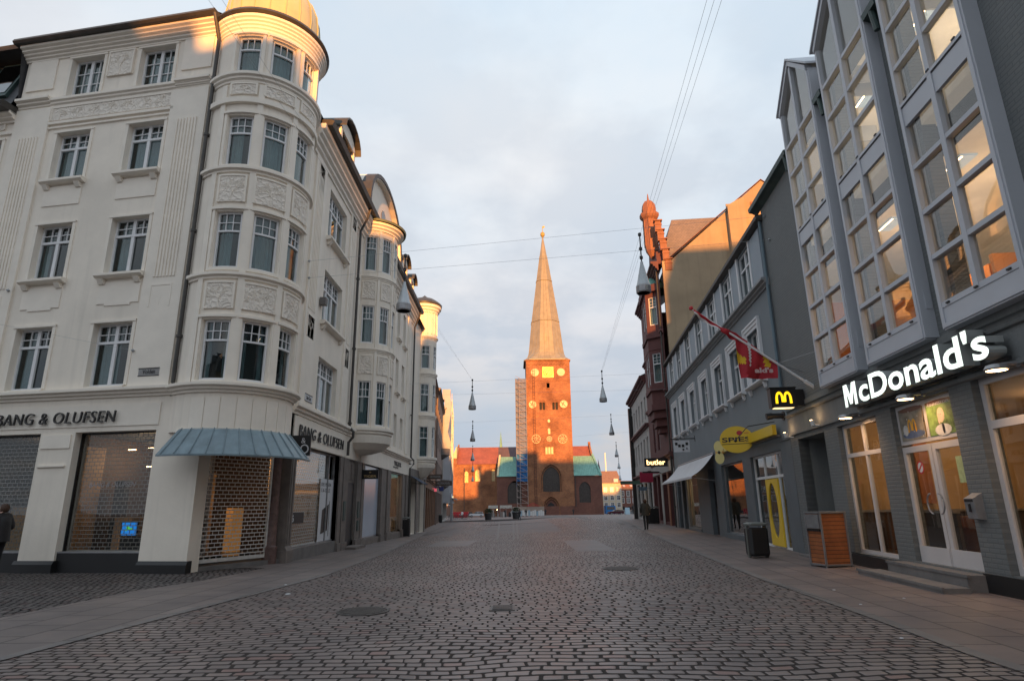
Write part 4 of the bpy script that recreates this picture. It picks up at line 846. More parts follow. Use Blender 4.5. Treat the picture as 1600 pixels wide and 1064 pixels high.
for a in (14.65,12.2,9.6,7.2): gt.tube([FRt.P(a,.2,10.45),FRt.P(a,.14,9.9)], .06, 8)
gt.build('gutter', copperdark, mb_)
FB = FRt.shift(.22)
rows = [4.28,5.11,5.91,6.75,7.57,7.96,8.72,9.55,10.35]
for bi,(a,b) in enumerate(bays):
    c = (a+b)/2; zb, ze, zt = 3.92, 11.38, 12.3; f = .075; fr = FB
    bm_ = MB()
    bm_.box(fr, a, b, -.02, 0, zb, 4.3, 0); bm_.box(fr, a, a+f, -.1, .02, zb, ze); bm_.box(fr, b-f, b, -.1, .02, zb, ze); bm_.box(fr, c-f*.75, c+f*.75, -.1, .02, 4.28, zt-.1)
    for z in rows[1:4]+rows[6:]: bm_.box(fr, a+f, b-f, -.1, .012, z-.04, z+.04)
    bm_.box(fr, a+f, b-f, -.1, .012, 4.24, 4.33); bm_.box(fr, a+f, b-f, -.06, .0, 7.55, 7.97); bm_.box(fr, a+.04, b-.04, .0, .022, 7.93, 7.99); bm_.box(fr, a+.04, b-.04, 0, .022, zb, zb+.07)
    for s_,e_ in ((a,a+f*1.4),(b,b-f*1.4)):
        for zz in (): pass
    for (x0,z0),(x1,z1) in (((a,ze),(c,zt)),((b,ze),(c,zt))):
        bm_.fpoly(fr, [(x0,z0-.04),(x1,z1-.04),(x1,z1+.1),(x0,z0+.1)], -.12, .05)
    # clad sides
    for x0,x1 in ((a-.04,a),(b,b+.04)): bm_.box(fr, x0, x1, -.26, -.0, zb, ze); bm_.box(fr, x0, x1, -2.4, -.26, 10.5, ze)
    bm_.box(fr, a, b, -.24, -.0, zb-.03, zb+.0)
    bm_.fpoly(fr, [(a-.05,zb+.9),(a-.05,zb+.7),(a-.05,zb+.5),(a-.02,zb+.5)], -.2, -.1)
    bo = bm_.build('glazed_bay', bayframe, mb_)
    pn = MB(); pn.fpoly(fr, [(a+.02,4.3),(b-.02,4.3),(b-.02,ze),(c,zt-.03),(a+.02,ze)], -.06, -.054); pn.build('pane', paneMcd, bo)
    ln = MB(); ln.box(fr, a, b, -.004, .006, 7.905, 7.925)
    for k in range(3):
        for z in (4.27, 7.99): s_ = a+.25+k*(b-a-.5)/2; ln.box(fr, s_-.04, s_+.04, .012, .035, z, z+.025)
    ln.build('drip_line', black, bo)
    br_ = MB(); br_.prism([fr.P(a-.12,.08,ze+.06),fr.P(c,.08,zt+.12),fr.P(c,.08,zt+.18),fr.P(a-.12,.08,ze+.12)], fr.n*-5); br_.prism([fr.P(b+.12,.08,ze+.06),fr.P(c,.08,zt+.12),fr.P(c,.08,zt+.18),fr.P(b+.12,.08,ze+.12)], fr.n*-5)
    br_.build('bay_roof', bayframe, bo)
# rooms behind the bays
rm = MB()
for z in (7.74,11.15):
    rm.box(FRt, 4.5, 17.5, -6, -.02 if z < 8 else -.3, z-.2, z, 0)
rm.box(FRt, 4.5, 15.2, -6, -.1, 4.0, 4.05, 3)
rm.sheet(FRt, 4.5, 17.5, 4.05, 11, -5.9, 1); rm.q([FRt.P(4.5,-.3,4),FRt.P(4.5,-6,4),FRt.P(4.5,-6,11),FRt.P(4.5,-.3,11)], 1); rm.q([FRt.P(17.5,-.3,4),FRt.P(17.5,-6,4),FRt.P(17.5,-6,11),FRt.P(17.5,-.3,11)], 1)
rm.box(FRt, 16.2, 16.3, -6, -.5, 4.05, 6.6, 2); rm.box(FRt, 12.6, 13.4, -3.0, -2.9, 4.1, 6.2, 4); rm.box(FRt, 12.0, 12.1, -6, -2.6, 4.05, 6.2, 2); rm.box(FRt, 8.3, 10.6, -4.2, -4.1, 4.05, 6.3, 2)
rm.box(FRt, 10.2, 11.6, -2.6, -2.5, 4.9, 5.3, 4); rm.box(FRt, 4.6, 15, -.34, -.3, 6.98, 7.54, 5); rm.tube([FRt.P(10.6,-1.2,6.0),FRt.P(10.6,-1.2,7.5)], .02, 6, 5)
rm.build('interior_rooms', [ceil_glow, mat('cream_office_wall', (.5,.46,.4), .9), mat('orange_room_wall', (.45,.2,.08), .8), floorm, mat('orange_partition', (.6,.22,.05), .7), dark], mb_)
lm = MB()
for s_,z_ in ((13.0,11.1),(12.9,7.5)): pass
lamps = MB()
for s_,w_ in ((13.2,-1.4),(10.6,-1.4),(8.2,-1.4)):
    for z_ in (7.5,10.92): lamps.box(FRt, s_-.35, s_+.35, w_-.15, w_+.15, z_, z_+.03, 0); lamps.box(FRt, s_-.32, s_+.32, w_+.1, w_+.13, z_-.004, z_, 1)
for s_,w_,z_ in ((13.4,-2.4,6.6),(12.7,-2.4,6.1),(8.3,-2.2,6.9),(8.45,-2.2,6.92),(8.6,-2.2,6.9)): lamps.lathe(FRt.P(s_,w_,z_), [(.001,.05),(.07,0),(.001,-.02)], 8, 1)
lamps.box(FRt, 10.75, 10.95, -2.4, -2.36, 6.2, 6.32, 2)
lamps.build('ceiling_lights', [mat('pale_light_panel', (.5,.62,.7), .4, emit=((.6,.8,1), .25)), bulb, exitg], mb_)
for s_ in (13.2,10.8,8.2): plight('office_lamp', FRt.P(s_,-2.2,10.0), 32, (1,.76,.5), .3); plight('office_lamp', FRt.P(s_,-2.2,6.4), 50, (1,.62,.32), .3)
# ground floor glazing
def shopframe(par, fr, s0, s1, z0, z1, w, tr, muls, m=pinkish, f=.075, name='shop_window', gm=None):
    g = MB(); g.box(fr, s0, s0+f, w-.06, w, z0, z1); g.box(fr, s1-f, s1, w-.06, w, z0, z1); g.box(fr, s0+f, s1-f, w-.06, w, z0, z0+f); g.box(fr, s0+f, s1-f, w-.06, w, z1-f, z1)
    for x in muls: g.box(fr, x-f*.5, x+f*.5, w-.06, w+.003, z0+f, z1-f)
    if tr: g.box(fr, s0+f, s1-f, w-.055, w+.006, tr-f*.6, tr+f*.6)
    o = g.build(name, m, par); p = MB(); p.box(fr, s0+.02, s1-.02, w-.035, w-.03, z0+.02, z1-.02); p.build('pane', gm or paneShop, o); return o
shopframe(mb_, FRt, win1[0], win1[1], .17, 2.97, -.12, 2.28, [13.42])
shopframe(mb_, FRt, win3[0], win3[1], .22, 3.08, -.12, 2.37, [8.05], f=.1); shopframe(mb_, FRt, win4[0], win4[1], .22, 3.08, -.12, 2.37, [5.4], f=.1)
fr = FRt; s0,s1 = dor[:2]; c = (s0+s1)/2
tf = shopframe(mb_, fr, s0, s1, 2.29, 3.02, -.1, 0, [c], name='door_transom')
for a,b,h in ((s0,c-.01,c-.12),(c+.01,s1,c+.12)):
    g = MB(); g.box(fr, a, a+.1, -.17, -.1, .2, 2.25); g.box(fr, b-.1, b, -.17, -.1, .2, 2.25); g.box(fr, a+.1, b-.1, -.17, -.1, 2.14, 2.25); g.box(fr, a+.1, b-.1, -.17, -.1, .2, .28); g.box(fr, a+.02, b-.02, -.1, -.085, .2, .48)
    dr = g.build('glass_door', pinkish, mb_); p = MB(); p.box(fr, a+.05, b-.05, -.14, -.135, .3, 2.2); p.build('pane', paneShop, dr)
    k = MB(); sgn = 1 if a > c else -1; k.tube([fr.P(h+sgn*.13*sin(t*pi/10), -.0+.0*t, 1.22+.17*cos(t*pi/10)) for t in range(11)], .014, 6); k.build('door_handle', steel, dr)
# restaurant interior
ri = MB()
ri.sheet(fr, 3, 15.1, 0, 3.3, -5.2, 0); ri.q([fr.P(3,-.2,.18),fr.P(15.1,-.2,.18),fr.P(15.1,-5.2,.18),fr.P(3,-5.2,.18)], 1); ri.q([fr.P(3,-.2,3.12),fr.P(15.1,-.2,3.12),fr.P(15.1,-5.2,3.12),fr.P(3,-5.2,3.12)], 2)
ri.q([fr.P(15.1,-.2,.1),fr.P(15.1,-5.2,.1),fr.P(15.1,-5.2,3.2),fr.P(15.1,-.2,3.2)], 0); ri.box(fr, 14.98, 15.08, -5, -.3, .18, 1.02, 3); ri.box(fr, 14.9, 15.08, -5, -.3, 1.02, 1.07, 4); ri.box(fr, 14.95, 15.05, -2.2, -1.9, 1.2, 2.8, 5)
ri.box(fr, 12.6, 14.2, -1.3, -1.25, .18, 1.02, 3); ri.box(fr, 12.6, 14.2, -1.33, -1.2, 1.02, 1.07, 4); ri.box(fr, 12.4, 13.1, -2.2, -1.6, .18, .95, 5); ri.box(fr, 12.7, 12.9, -2.0, -1.9, .2, 3, 0)
ri.box(fr, 9.9, 10.7, -3.6, -3.2, .18, 1.3, 5); ri.box(fr, 9.9, 10.9, -3.0, -2.7, .18, .34, 3); ri.box(fr, 9.9, 10.8, -3.3, -3.0, .18, .5, 3)
for k in range(4): ri.box(fr, 10.35, 10.75, -3.18, -3.15, 1.0+k*.28, 1.16+k*.28, 5)
ri.box(fr, 11.2, 11.35, -2.2, -2.1, .2, 2.9, 5); ri.box(fr, 7.3, 9.2, -1.5, -1.45, .18, 1.35, 3); ri.box(fr, 7.3, 9.2, -1.55, -1.4, 1.35, 1.41, 4)
for s_ in (6.9,7.5,8.1,8.7): ri.box(fr, s_, s_+.2, -4.0, -3.95, 1.8, 2.4, 5)
ri.build('interior_rooms', [warmwall, floorm, mat('brown_ceiling', (.25,.18,.12), .8), mat('dark_counter', (.06,.045,.04), .5), steel, woodm], mb_)
for s_,w_ in ((13.4,-1.6),(10.7,-1.9),(8.2,-2.4),(5.5,-2.4)): plight('restaurant_lamp', fr.P(s_,w_-.4,2.75), 38, (1,.62,.3), .15)
# posters in the transom and entrance recess
def poster(fr, s0, s1, z0, z1, w, label, mats, blobs, txt=None, name='poster'):
    t_ = thing(name, label, 'poster', fr.P((s0+s1)/2, w, z0)); g = MB(); g.box(fr, s0, s1, w-.004, w, z0, z1, 0); g.build('sheet', mats[0], t_)
    g = MB()
    for i,(x,z,rx,rz,mi) in enumerate(blobs): g.fpoly(fr, [(x+rx*cos(t*pi/7), z+rz*sin(t*pi/7)) for t in range(14)], w+.0005*(i+1)-.0008, w+.0005*(i+1), mi)
    g.build('picture', mats[1:], t_)
    if txt: g = MB(); text(g, fr, txt[0], *txt[1:5], w+.001, w+.003, txt[5]); g.build('lettering', whitecloth, t_)
    return t_
photo_g = mat('poster_green', (.16,.25,.07), .4, var=.7, vs=5); photo_b = mat('poster_dusk', (.22,.20,.16), .4, var=.6, vs=4)
skinp = mat('poster_skin', (.55,.42,.34), .4, var=.1); hairp = mat('poster_hair', (.5,.42,.3), .4, var=.2, vs=20); brownp = mat('poster_brown', (.16,.07,.045), .4); whitep = mat('poster_white', (.55,.55,.54), .4, var=.2, vs=9); bluep = mat('poster_blue', (.10,.14,.24), .4, var=.3, vs=8)
cs = (9.93+11.87)/2
poster(fr, 10.02, cs-.07, 2.36, 2.95, -.09, 'green poster with a child resting chin on hand over the restaurant door', [photo_g, brownp, whitep, hairp, skinp, blackm],
  [(10.43,2.92,.42,.04,0),(10.42,2.44,.24,.10,1),(10.42,2.69,.105,.13,2),(10.43,2.68,.068,.09,3),(10.49,2.6,.03,.06,3),(10.40,2.46,.035,.09,4),(10.41,2.70,.009,.007,4),(10.46,2.70,.009,.007,4)], ('ÅBNINGSTIDER:', 10.78, 10.1, 2.87, 2.93, .01))
pl_ = poster(fr, cs+.07, 11.78, 2.36, 2.95, -.09, 'dusky poster with golden arches and bubbles over the left door leaf', [photo_b, brownp, bluep, whitep],
  [(11.35,2.92,.4,.05,0),(11.35,2.46,.38,.07,1),(11.6,2.55,.09,.1,2)]+[(11.05+.09*k,2.4+(k*37%50)/100,.012,.014,2) for k in range(8)])
def arches(mb, fr, s0, s1, z0, z1, w0, w1, th, m=0):
    """two tall rounded arches sharing a middle leg, tapered strokes"""
    W_ = s1-s0; H = z1-z0
    for k in (0,1):
        o, i = [], []
        for t in range(0,25):
            a = pi*t/24; x = -cos(a); y = sin(a)**.62
            o.append((s0+W_*(.26+.5*k)-(-x)*W_*.26+0, z0+H*y)); i.append((s0+W_*(.26+.5*k)+x*(W_*.26-th*(.62+.45*abs(x))), z0+(H-th*1.15)*max(0,y) if t not in (0,24) else z0))
        if k == 0: o[-1] = (o[-1][0], z0+H*.12); i[-1] = (i[-1][0], z0+H*.12)
        else: o[0] = (o[0][0], z0+H*.12); i[0] = (i[0][0], z0+H*.12)
        for (a_,b_),(c_,d_) in zip(zip(o,i), zip(o[1:],i[1:])): mb.prism([fr.P(a_[0],w0,a_[1]),fr.P(c_[0],w0,c_[1]),fr.P(d_[0],w0,d_[1]),fr.P(b_[0],w0,b_[1])], fr.n*(w1-w0), m)
    return mb
g = MB(); arches(g, fr, 11.22, 11.5, 2.5, 2.74, -.087, -.083, .035); g.build('arches', orangep, pl_)
FRec = FRt.shift(-.75)
g = MB(); g.box(FRt, 15.2, 17.0, -.8, -.76, .05, 2.98, 0); g.box(FRt, 17.02, 17.06, -.8, -.02, 0, 2.98, 0); g.box(FRt, 15.14, 15.18, -.8, -.02, 0, 2.98, 0); g.box(FRt, 15.2, 17.0, -.78, .0, 2.94, 2.975, 0); g.box(FRt, 15.2, 17.0, -.78, .12, -.3, .05, 1); g.box(FRt, 15.2, 17.05, -.2, .35, -.4, -.06, 1)
g.build('entrance_recess', [mcdflat, stoneg], mb_)
shopframe(mb_, FRec, 15.22, 16.2, .07, 2.9, .1, 2.0, [], f=.07, name='side_door')
poster(FRec, 15.3, 16.1, 2.08, 2.82, .11, 'dark green leafy poster above the side door in the recess', [mat('poster_dark_green', (.05,.09,.03), .3, var=.5, vs=6), photo_g], [(15.7,2.4,.25,.25,0)])
poster(FRec, 15.3, 16.1, .9, 1.9, .11, 'poster of a fair haired child on the side door behind the orange bin', [mat('poster_grey_green', (.10,.12,.06), .3, var=.4, vs=6), hairp, skinp, hairp, blackm, whitep], [(15.72,1.5,.2,.3,0),(15.70,1.3,.15,.22,1),(15.72,1.62,.17,.14,2),(15.63,1.36,.02,.012,3),(15.78,1.36,.02,.012,3),(15.7,1.18,.05,.02,4)])
t_ = thing('steps', 'two dark stone steps up to the restaurant glass doors', 'steps', FRt.P(11,.3,-.1)); g = MB(); g.box(FRt, 9.85, 12.3, -.1, .32, -.3, .17); g.box(FRt, 9.8, 12.32, .30, .34, .14, .185); g.build('upper_step', stoneg, t_); g = MB(); g.box(FRt, 9.75, 12.6, .345, .75, -.3, .0); g.box(FRt, 9.73, 12.62, .73, .77, -.03, .015); g.build('lower_step', stoneg, t_)
# no smoking sticker, leaflet
t_ = thing('sticker', 'round red and white no smoking sticker on the left glass door', 'sticker', fr.P(11.4,-.13,1.8)); g = MB(); g.fpoly(fr, [(11.42+.11*cos(t*pi/8),1.86+.12*sin(t*pi/8)) for t in range(16)], -.134, -.132, 0); g.fpoly(fr, [(11.42+.08*cos(t*pi/8),1.86+.09*sin(t*pi/8)) for t in range(16)], -.132, -.131, 1); g.fpoly(fr, [(11.35,1.90),(11.37,1.93),(11.49,1.82),(11.47,1.79)], -.131, -.130, 0); g.build('disc', [redp, whitecloth], t_)
t_ = thing('leaflet', 'pale green notice taped inside the right glass door', 'notice', fr.P(10.2,-.13,1.6)); g = MB(); g.box(fr, 10.05, 10.32, -.134, -.13, 1.55, 1.98); g.build('sheet', mat('green_paper', (.38,.45,.22), .7, var=.25, vs=14), t_)
# lit sign letters
SG = MB(); text(SG, FRt, "cDonald's", 12.24, 8.22, 3.20, 3.70, .12, .36, .022, 0, 0, 1, 1.0)
SG.fpoly(FRt, [(12.92-.58*x, 3.205+.47*z) for x,z in ((0,0),(0,1),(.30,1),(.5,.44),(.70,1),(1,1),(1,0),(.79,0),(.79,.66),(.60,.08),(.40,.08),(.21,.66),(.21,0))], .12, .359, 0); SG.fpoly(FRt, [(12.92-.58*x, 3.205+.47*z) for x,z in ((0,0),(0,1),(.30,1),(.5,.44),(.70,1),(1,1),(1,0),(.79,0),(.79,.66),(.60,.08),(.40,.08),(.21,.66),(.21,0))], .359, .362, 1)
sg_ = thing('restaurant_sign', "large backlit white McDonald's letters with deep grey sides on the grey wall", 'shop sign', FRt.P(10.6,.1,3.2)); SG.build('letters', [mat('sign_letter_side', (.33,.35,.34), .4), bulbw], sg_)
g = MB(); g.box(FRt, 8.2, 12.9, .1, .15, 3.16, 3.2); [g.box(FRt, x, x+.03, 0, .12, 3.17, 3.19) for x in (8.6,9.6,10.6,11.6,12.6)]; g.build('mounting_rail', black, sg_)
for s_,lab in ((13.1,'shaded wall lamp over the left restaurant window'),(10.62,'shaded wall lamp over the restaurant doors'),(8.2,"shaded wall lamp under the last letter of the restaurant sign")):
    t_ = thing('wall_lamp', lab, 'wall lamp', FRt.P(s_,.2,3.05), 'round shaded lamps along the restaurant front'); g = MB()
    g.lathe(FRt.P(s_,.33,3.0), [(.14,0),(.15,.02),(.12,.07),(.05,.09),(.001,.09)], 16); g.tube([FRt.P(s_,.25,3.08),FRt.P(s_,.02,3.1)], .03, 8); g.tube([FRt.P(s_,.04,3.1),FRt.P(s_,.0,3.1)], .06, 10); g.build('lamp_shade', steel, t_)
    g = MB(); g.lathe(FRt.P(s_,.33,2.998), [(.125,0),(.001,-.006)], 14); g.build('lamp_glass', bulb, t_)
    l_ = bpy.data.lights.new('wall_lamp_light', 'SPOT'); l_.energy = 34*EK; l_.color = (1,.55,.25); l_.spot_size = radians(125); l_.spot_blend = .6; l_.shadow_soft_size = .06
    o = bpy.data.objects.new('wall_lamp_light', l_); S.collection.objects.link(o); o.location = FRt.P(s_,.30,2.97); o.rotation_euler = (Vector(FRt.n)*-.55+Vector((0,0,-1))).to_track_quat('-Z','Y').to_euler()
for s_,z_,lab in ((17.3,3.1,'small lit floodlight at the corner beside the yellow sign'),(15.25,3.18,'small lit floodlight above the orange litter bin')):
    t_ = thing('floodlight', lab, 'floodlight', FRt.P(s_,.1,z_), 'small floodlights on the fascia'); g = MB(); g.tube([FRt.P(s_,.0,z_-.08),FRt.P(s_,.22,z_-.06)], .03, 8); g.tube([FRt.P(s_,.2,z_-.08),FRt.P(s_+.02,.22,z_+.06)], .05, 10); g.build('housing', whitep, t_)
    g = MB(); g.lathe(FRt.P(s_+.02,.22,z_+.065), [(.05,0),(.001,.012)], 10); g.build('lamp_glass', bulb, t_); plight('floodlight_light', FRt.P(s_+.03,.2,z_+.16), 2.2, (1,.6,.3), .03)
# projecting arches sign
MS = Fr(FRt.P(16.15,.12,0)[:2], FRt.n[:2], (-UR[0],-UR[1]))
t_ = thing('arches_sign', 'projecting black box sign with glowing yellow arches beside the flagpole', 'sign', MS.P(.4,0,3.7)); g = MB(); g.box(MS, .12, .78, -.13, .13, 3.70, 4.22); g.box(MS, .1, .8, -.15, .15, 4.22, 4.24); g.box(MS, -.1, .12, -.08, .08, 3.75, 4.18); g.build('box', black, t_)
g = MB(); arches(g, MS, .24, .66, 3.80, 4.12, .132, .14, .06); g.build('arches', archlit, t_); g = MB(); g.box(MS, .2, .7, -.1, .1, 3.685, 3.698); g.build('lamp_strip', softbulb, t_); plight('sign_light', MS.P(.45,0,3.6), .8, (1,.75,.35), .05)
# flag
t_ = thing('flagpole', 'white wall mounted flagpole slanting out over the pavement with a red knob', 'flagpole', (7.73,15.35,4.12)); g = MB(); A_, B_ = Vector((7.72,15.36,4.14)), Vector((4.86,15.6,6.35)); g.tube([A_,B_], .035, 8, r2=.025); g.tube([A_+Vector((.05,0,-.03)),A_+(B_-A_)*.06], .055, 8); g.build('pole', whiteR, t_)
g = MB(); g.lathe(B_, [(.001,-.05),(.05,-.03),(.06,.02),(.04,.06),(.001,.07)], 10); g.build('finial', redp, t_); g = MB(); g.tube([A_+(B_-A_)*.28, FRt.P(14.6,.0,4.9)], .008, 4); g.tube([A_+(B_-A_)*.28, FRt.P(15.9,.0,4.6)], .008, 4); g.build('guy_wire', steel, t_)
def fp(x, y): u, v = 1060+x/6.647, 460+y/6.647; d_ = _r2*(u-800)+_u2*(532-v)+_f*945; return Vector((0,0,EYE))+d_*(15.5/d_.y)
fp_up = [(150,150),(280,235),(430,335),(600,400),(720,490),(860,600),(1020,695)]; fp_lo = [(160,205),(290,290),(430,385),(592,475),(612,690),(650,872),(1020,876)]
def rs(pts, n):
    ds = [0]; [ds.append(ds[-1]+hypot(b[0]-a[0],b[1]-a[1])) for a,b in zip(pts,pts[1:])]; o = []
    for i in range(n+1):
        t = ds[-1]*i/n; k = max(j for j in range(len(pts)-1) if ds[j] <= t+1e-9); f_ = (t-ds[k])/(ds[k+1]-ds[k]); o.append((pts[k][0]+(pts[k+1][0]-pts[k][0])*f_, pts[k][1]+(pts[k+1][1]-pts[k][1])*f_))
    return o
U_ = [(fp_up[i], fp_lo[i]) for i in range(7)]; fg = MB(); NU, NV = 48, 14; grid = []
for i in range(NU+1):
    t = i/NU*6; k = min(5,int(t)); f_ = t-k; up = [U_[k][0][j]*(1-f_)+U_[k+1][0][j]*f_ for j in (0,1)]; lo = [U_[k][1][j]*(1-f_)+U_[k+1][1][j]*f_ for j in (0,1)]
    row = []
    for j in range(NV+1):
        g_ = j/NV; x, y = up[0]*(1-g_)+lo[0]*g_, up[1]*(1-g_)+lo[1]*g_; p = fp(x, y); p.y += (.06*sin(x*.022+g_*2)+.03*sin(x*.06))*(.3+g_); row.append((p,x,y))
    grid.append(row)
for i in range(NU):
    for j in range(NV):
        x, y = grid[i][j][1:]; m = 0
        if x < 430 and j > NV*.55: m = 1
        if 715+(y-500)*.1 < x < 748+(y-500)*.02 and 480 < y < 790: m = 1
        if 600 < x < 690 and 560+(x-600)*.95 < y < 700 and y < 710: m = 2
        if 870+(y-600)*.25 < x < 925+(y-600)*.22 and 595 < y < 745: m = 2
        fg.q([grid[i][j][0],grid[i+1][j][0],grid[i+1][j+1][0],grid[i][j+1][0]], m)
flag_ = fg.build('flag', [redcloth, whitecloth, yelcloth], smooth=True, weld=True, loc=tuple(fp(800,700)))
tag(flag_, 'red flag with yellow arches and white lettering hanging from the slanting pole', 'flag')
FF = Fr(fp(1020,800)[:2], (1,0), (0,-1)); a0, a1, z0, z1 = fp(775,830), fp(965,830), fp(800,826), fp(800,772)
g = MB(); text(g, Fr((0,15.36),(1,0),(0,-1)), "ald's", a0.x, a1.x, z0.z, z1.z, .0, .006, .04); g.build('lettering', mat('faded_white', (.55,.42,.42), .8), flag_)
# post box / ashtray by the door
t_ = thing('ashtray_box', 'grey metal wall ashtray on the brick pier right of the glass doors', 'ashtray', fr.P(9.7,.05,.98)); g = MB(); g.prof(fr, 9.62, 9.86, [(0,.98),(.12,1.0),(.14,1.3),(.0,1.38)]); g.build('box', steel, t_); g = MB(); g.box(fr, 9.64, 9.84, .13, .145, 1.25, 1.29); g.box(fr, 9.72, 9.76, .135, .15, 1.1, 1.22); g.build('slot', black, t_)
# ------------------------------------------------------------ blue-grey building
bl = thing('blue_grey_building', 'blue grey rendered building with white framed windows beyond the restaurant', 'building', FRt.P(28,0,-.2))
S0, S1 = 17.62, 38.8; cen = [36.75,34.0,31.15,28.15,25.25,22.5,19.95]
w_ = MB(); ops = [(c-.62,c+.62,5.12,6.85) for c in cen]+[(c-.72,c+.72,8.1,9.78) for c in cen]
w_.wall(FRt, S0, S1, 3.1, 10.0, ops, .2); w_.build('wall', bluewall, bl)
gr = [(18.6,21.9,-.15,2.79),(23.0,26.45,.06,2.78),(27.85,29.15,-.2,2.75),(31.9,35.0,.0,2.75),(35.5,36.6,-.2,2.7),(37.1,38.3,-.2,2.7)]
w_ = MB(); w_.wall(FRt, S0, S1, -.5, 3.1, gr, .3); w_.box(FRt, S0+.02, 18.5, 0, .03, 3.02, 3.1); w_.box(FRt, 22.9, 26.6, 0, .05, -.4, .05); w_.box(FRt, 31.7, 35.2, 0, .05, -.4, -.02); w_.build('ground_floor_wall', bluedark, bl)
w_ = MB(); w_.q([FRt.P(S1,0,-.5),FRt.P(S1,-14,-.5),FRt.P(S1,-14,10),FRt.P(S1,0,10)]); w_.q([FRt.P(S0,-14,-.5),FRt.P(S1,-14,-.5),FRt.P(S1,-14,10),FRt.P(S0,-14,10)]); w_.q([FRt.P(S1-.01,0,10.05),FRt.P(S1-.01,-7,13.1),FRt.P(S1-.01,-14,10.05)]); w_.build('rear_wall', bluewall, bl)
w_ = MB(); w_.q([FRt.P(S0,.14,10.03),FRt.P(S1+.2,.14,10.03),FRt.P(S1+.2,-7,13.2),FRt.P(S0,-7,13.2)]); w_.q([FRt.P(S0,-14,10.05),FRt.P(S1+.2,-14,10.05),FRt.P(S1+.2,-7,13.2),FRt.P(S0,-7,13.2)]); w_.build('roof', rooftile, bl)
w_ = MB(); w_.prof(FRt, S0-.1, S1+.2, [(0,9.84),(.12,9.86),(.2,9.9),(.22,10.0),(.16,10.04),(0,10.02)]); w_.build('gutter', gutterm, bl)
w_ = MB(); cornice(w_, FRt, S0, S1+.1, 7.72, 7.98, .24, 3); w_.build('ledge', ledgem, bl)
w_ = MB()
ed = [S0]+[c+.68+.1 for c in cen[::-1]]
for i,c in enumerate(cen):
    for x in (c-.86,c+.72): w_.box(FRt, x, x+.14, 0, .05, 7.98, 9.84)
w_.build('white_upright', whiteR, bl)
for a,b in [(S0+.3,cen[-1]-.8)]+[(cen[i+1]+.8,cen[i]-.8) for i in range(6)][::-1]+[(cen[0]+.8,S1-.1)]:
    if b-a > .2: w_ = MB(); w_.box(FRt, a+.08, b-.08, 0, .03, 8.05, 9.8); w_.build('panel', bluelight, bl)
for i,c in enumerate(cen):
    window(bl, FRt, c-.72, c+.72, 8.1, 9.78, w=-.06, cols=2, tr=.34, top=(1,1), bot=(1,1), fm=whiteR, curt=1)
    wd = window(bl, FRt, c-.62, c+.62, 5.12, 6.85, w=-.13, cols=2, tr=.34, top=(1,1), bot=(1,1), fm=whiteR, curt=2 if i % 2 else 1)
    g = MB()
    for a,b,o in ((.62,.74,.03),(.74,.86,.06),(.86,.93,.09)):
        for q in (-1,1): g.box(FRt, min(c+q*a,c+q*b), max(c+q*a,c+q*b), 0, o, 5.1, 6.85+(a-.62))
        g.box(FRt, c-b, c+b, 0, o+.002, 6.85+(a-.62), 6.85+(b-.62))
    g.prof(FRt, c-1.05, c+1.05, [(0,4.98),(.12,5.0),(.18,5.05),(.18,5.1),(0,5.12)])
    for x in (c-.9,c+.78): g.prof(FRt, x, x+.12, [(0,4.8),(.06,4.8),(.12,4.98),(0,4.98)])
    g.build('surround', whiteR, wd)
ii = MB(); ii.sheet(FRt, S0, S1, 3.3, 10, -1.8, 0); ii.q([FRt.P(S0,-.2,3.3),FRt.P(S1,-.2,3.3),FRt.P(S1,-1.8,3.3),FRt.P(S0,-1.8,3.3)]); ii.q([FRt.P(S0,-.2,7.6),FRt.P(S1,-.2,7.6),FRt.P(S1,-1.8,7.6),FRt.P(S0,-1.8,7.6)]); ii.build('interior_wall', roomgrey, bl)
si = MB(); si.sheet(FRt, S0, S1, -.4, 3.2, -4, 0); si.q([FRt.P(S0,-.2,-.1),FRt.P(S1,-.2,-.1),FRt.P(S1,-4,-.1),FRt.P(S0,-4,-.1)], 1); si.q([FRt.P(S0,-.2,2.95),FRt.P(S1,-.2,2.95),FRt.P(S1,-4,2.95),FRt.P(S0,-4,2.95)], 2)
for x,mm in ((22.4,0),(29.6,2),(35.2,2)): si.box(FRt, x, x+.15, -4, -.32, -.2, 3, mm)
si.box(FRt, 18.7, 18.95, -1.2, -1.1, 0, 2.4, 3); si.box(FRt, 23.4, 25.8, -2, -1.8, 0, 1.0, 2); si.box(FRt, 32.4, 34.4, -1.6, -1.5, .1, 1.5, 4); si.box(FRt, 32.1, 32.9, -1.0, -.8, 0, 1.0, 4)
si.build('interior_rooms', [roomgrey, floorm, dark, orangep, mat('warm_shelf', (.5,.3,.14), .7, var=.3, vs=5)], bl)
plight('shop_lamp', FRt.P(33.0,-.9,2.4), 110, (1,.6,.28)); plight('shop_lamp', FRt.P(19.6,-1.8,2.5), 6, (1,.75,.5)); plight('shop_lamp', FRt.P(24.6,-1.8,2.6), 5, (1,.8,.6))
shopframe(bl, FRt, 23.0, 26.45, .06, 2.78, -.1, 0, [], m=steel, f=.06); shopframe(bl, FRt, 31.9, 35.0, 0, 2.75, -.12, 0, [], m=stoneg, f=.07)
shopframe(bl, FRt, 18.6, 21.9, -.12, 2.79, -.1, 2.05, [19.35,20.72], m=whiteR, f=.07, name='glazed_shop_front')
g = MB(); fr = FRt; oval = [(20.03+.42*cos(t*pi/12), 1.02+.84*sin(t*pi/12)) for t in range(24)]; rect = [(19.42,-.05),(20.65,-.05),(20.65,1.98),(19.42,1.98)]
ov = []
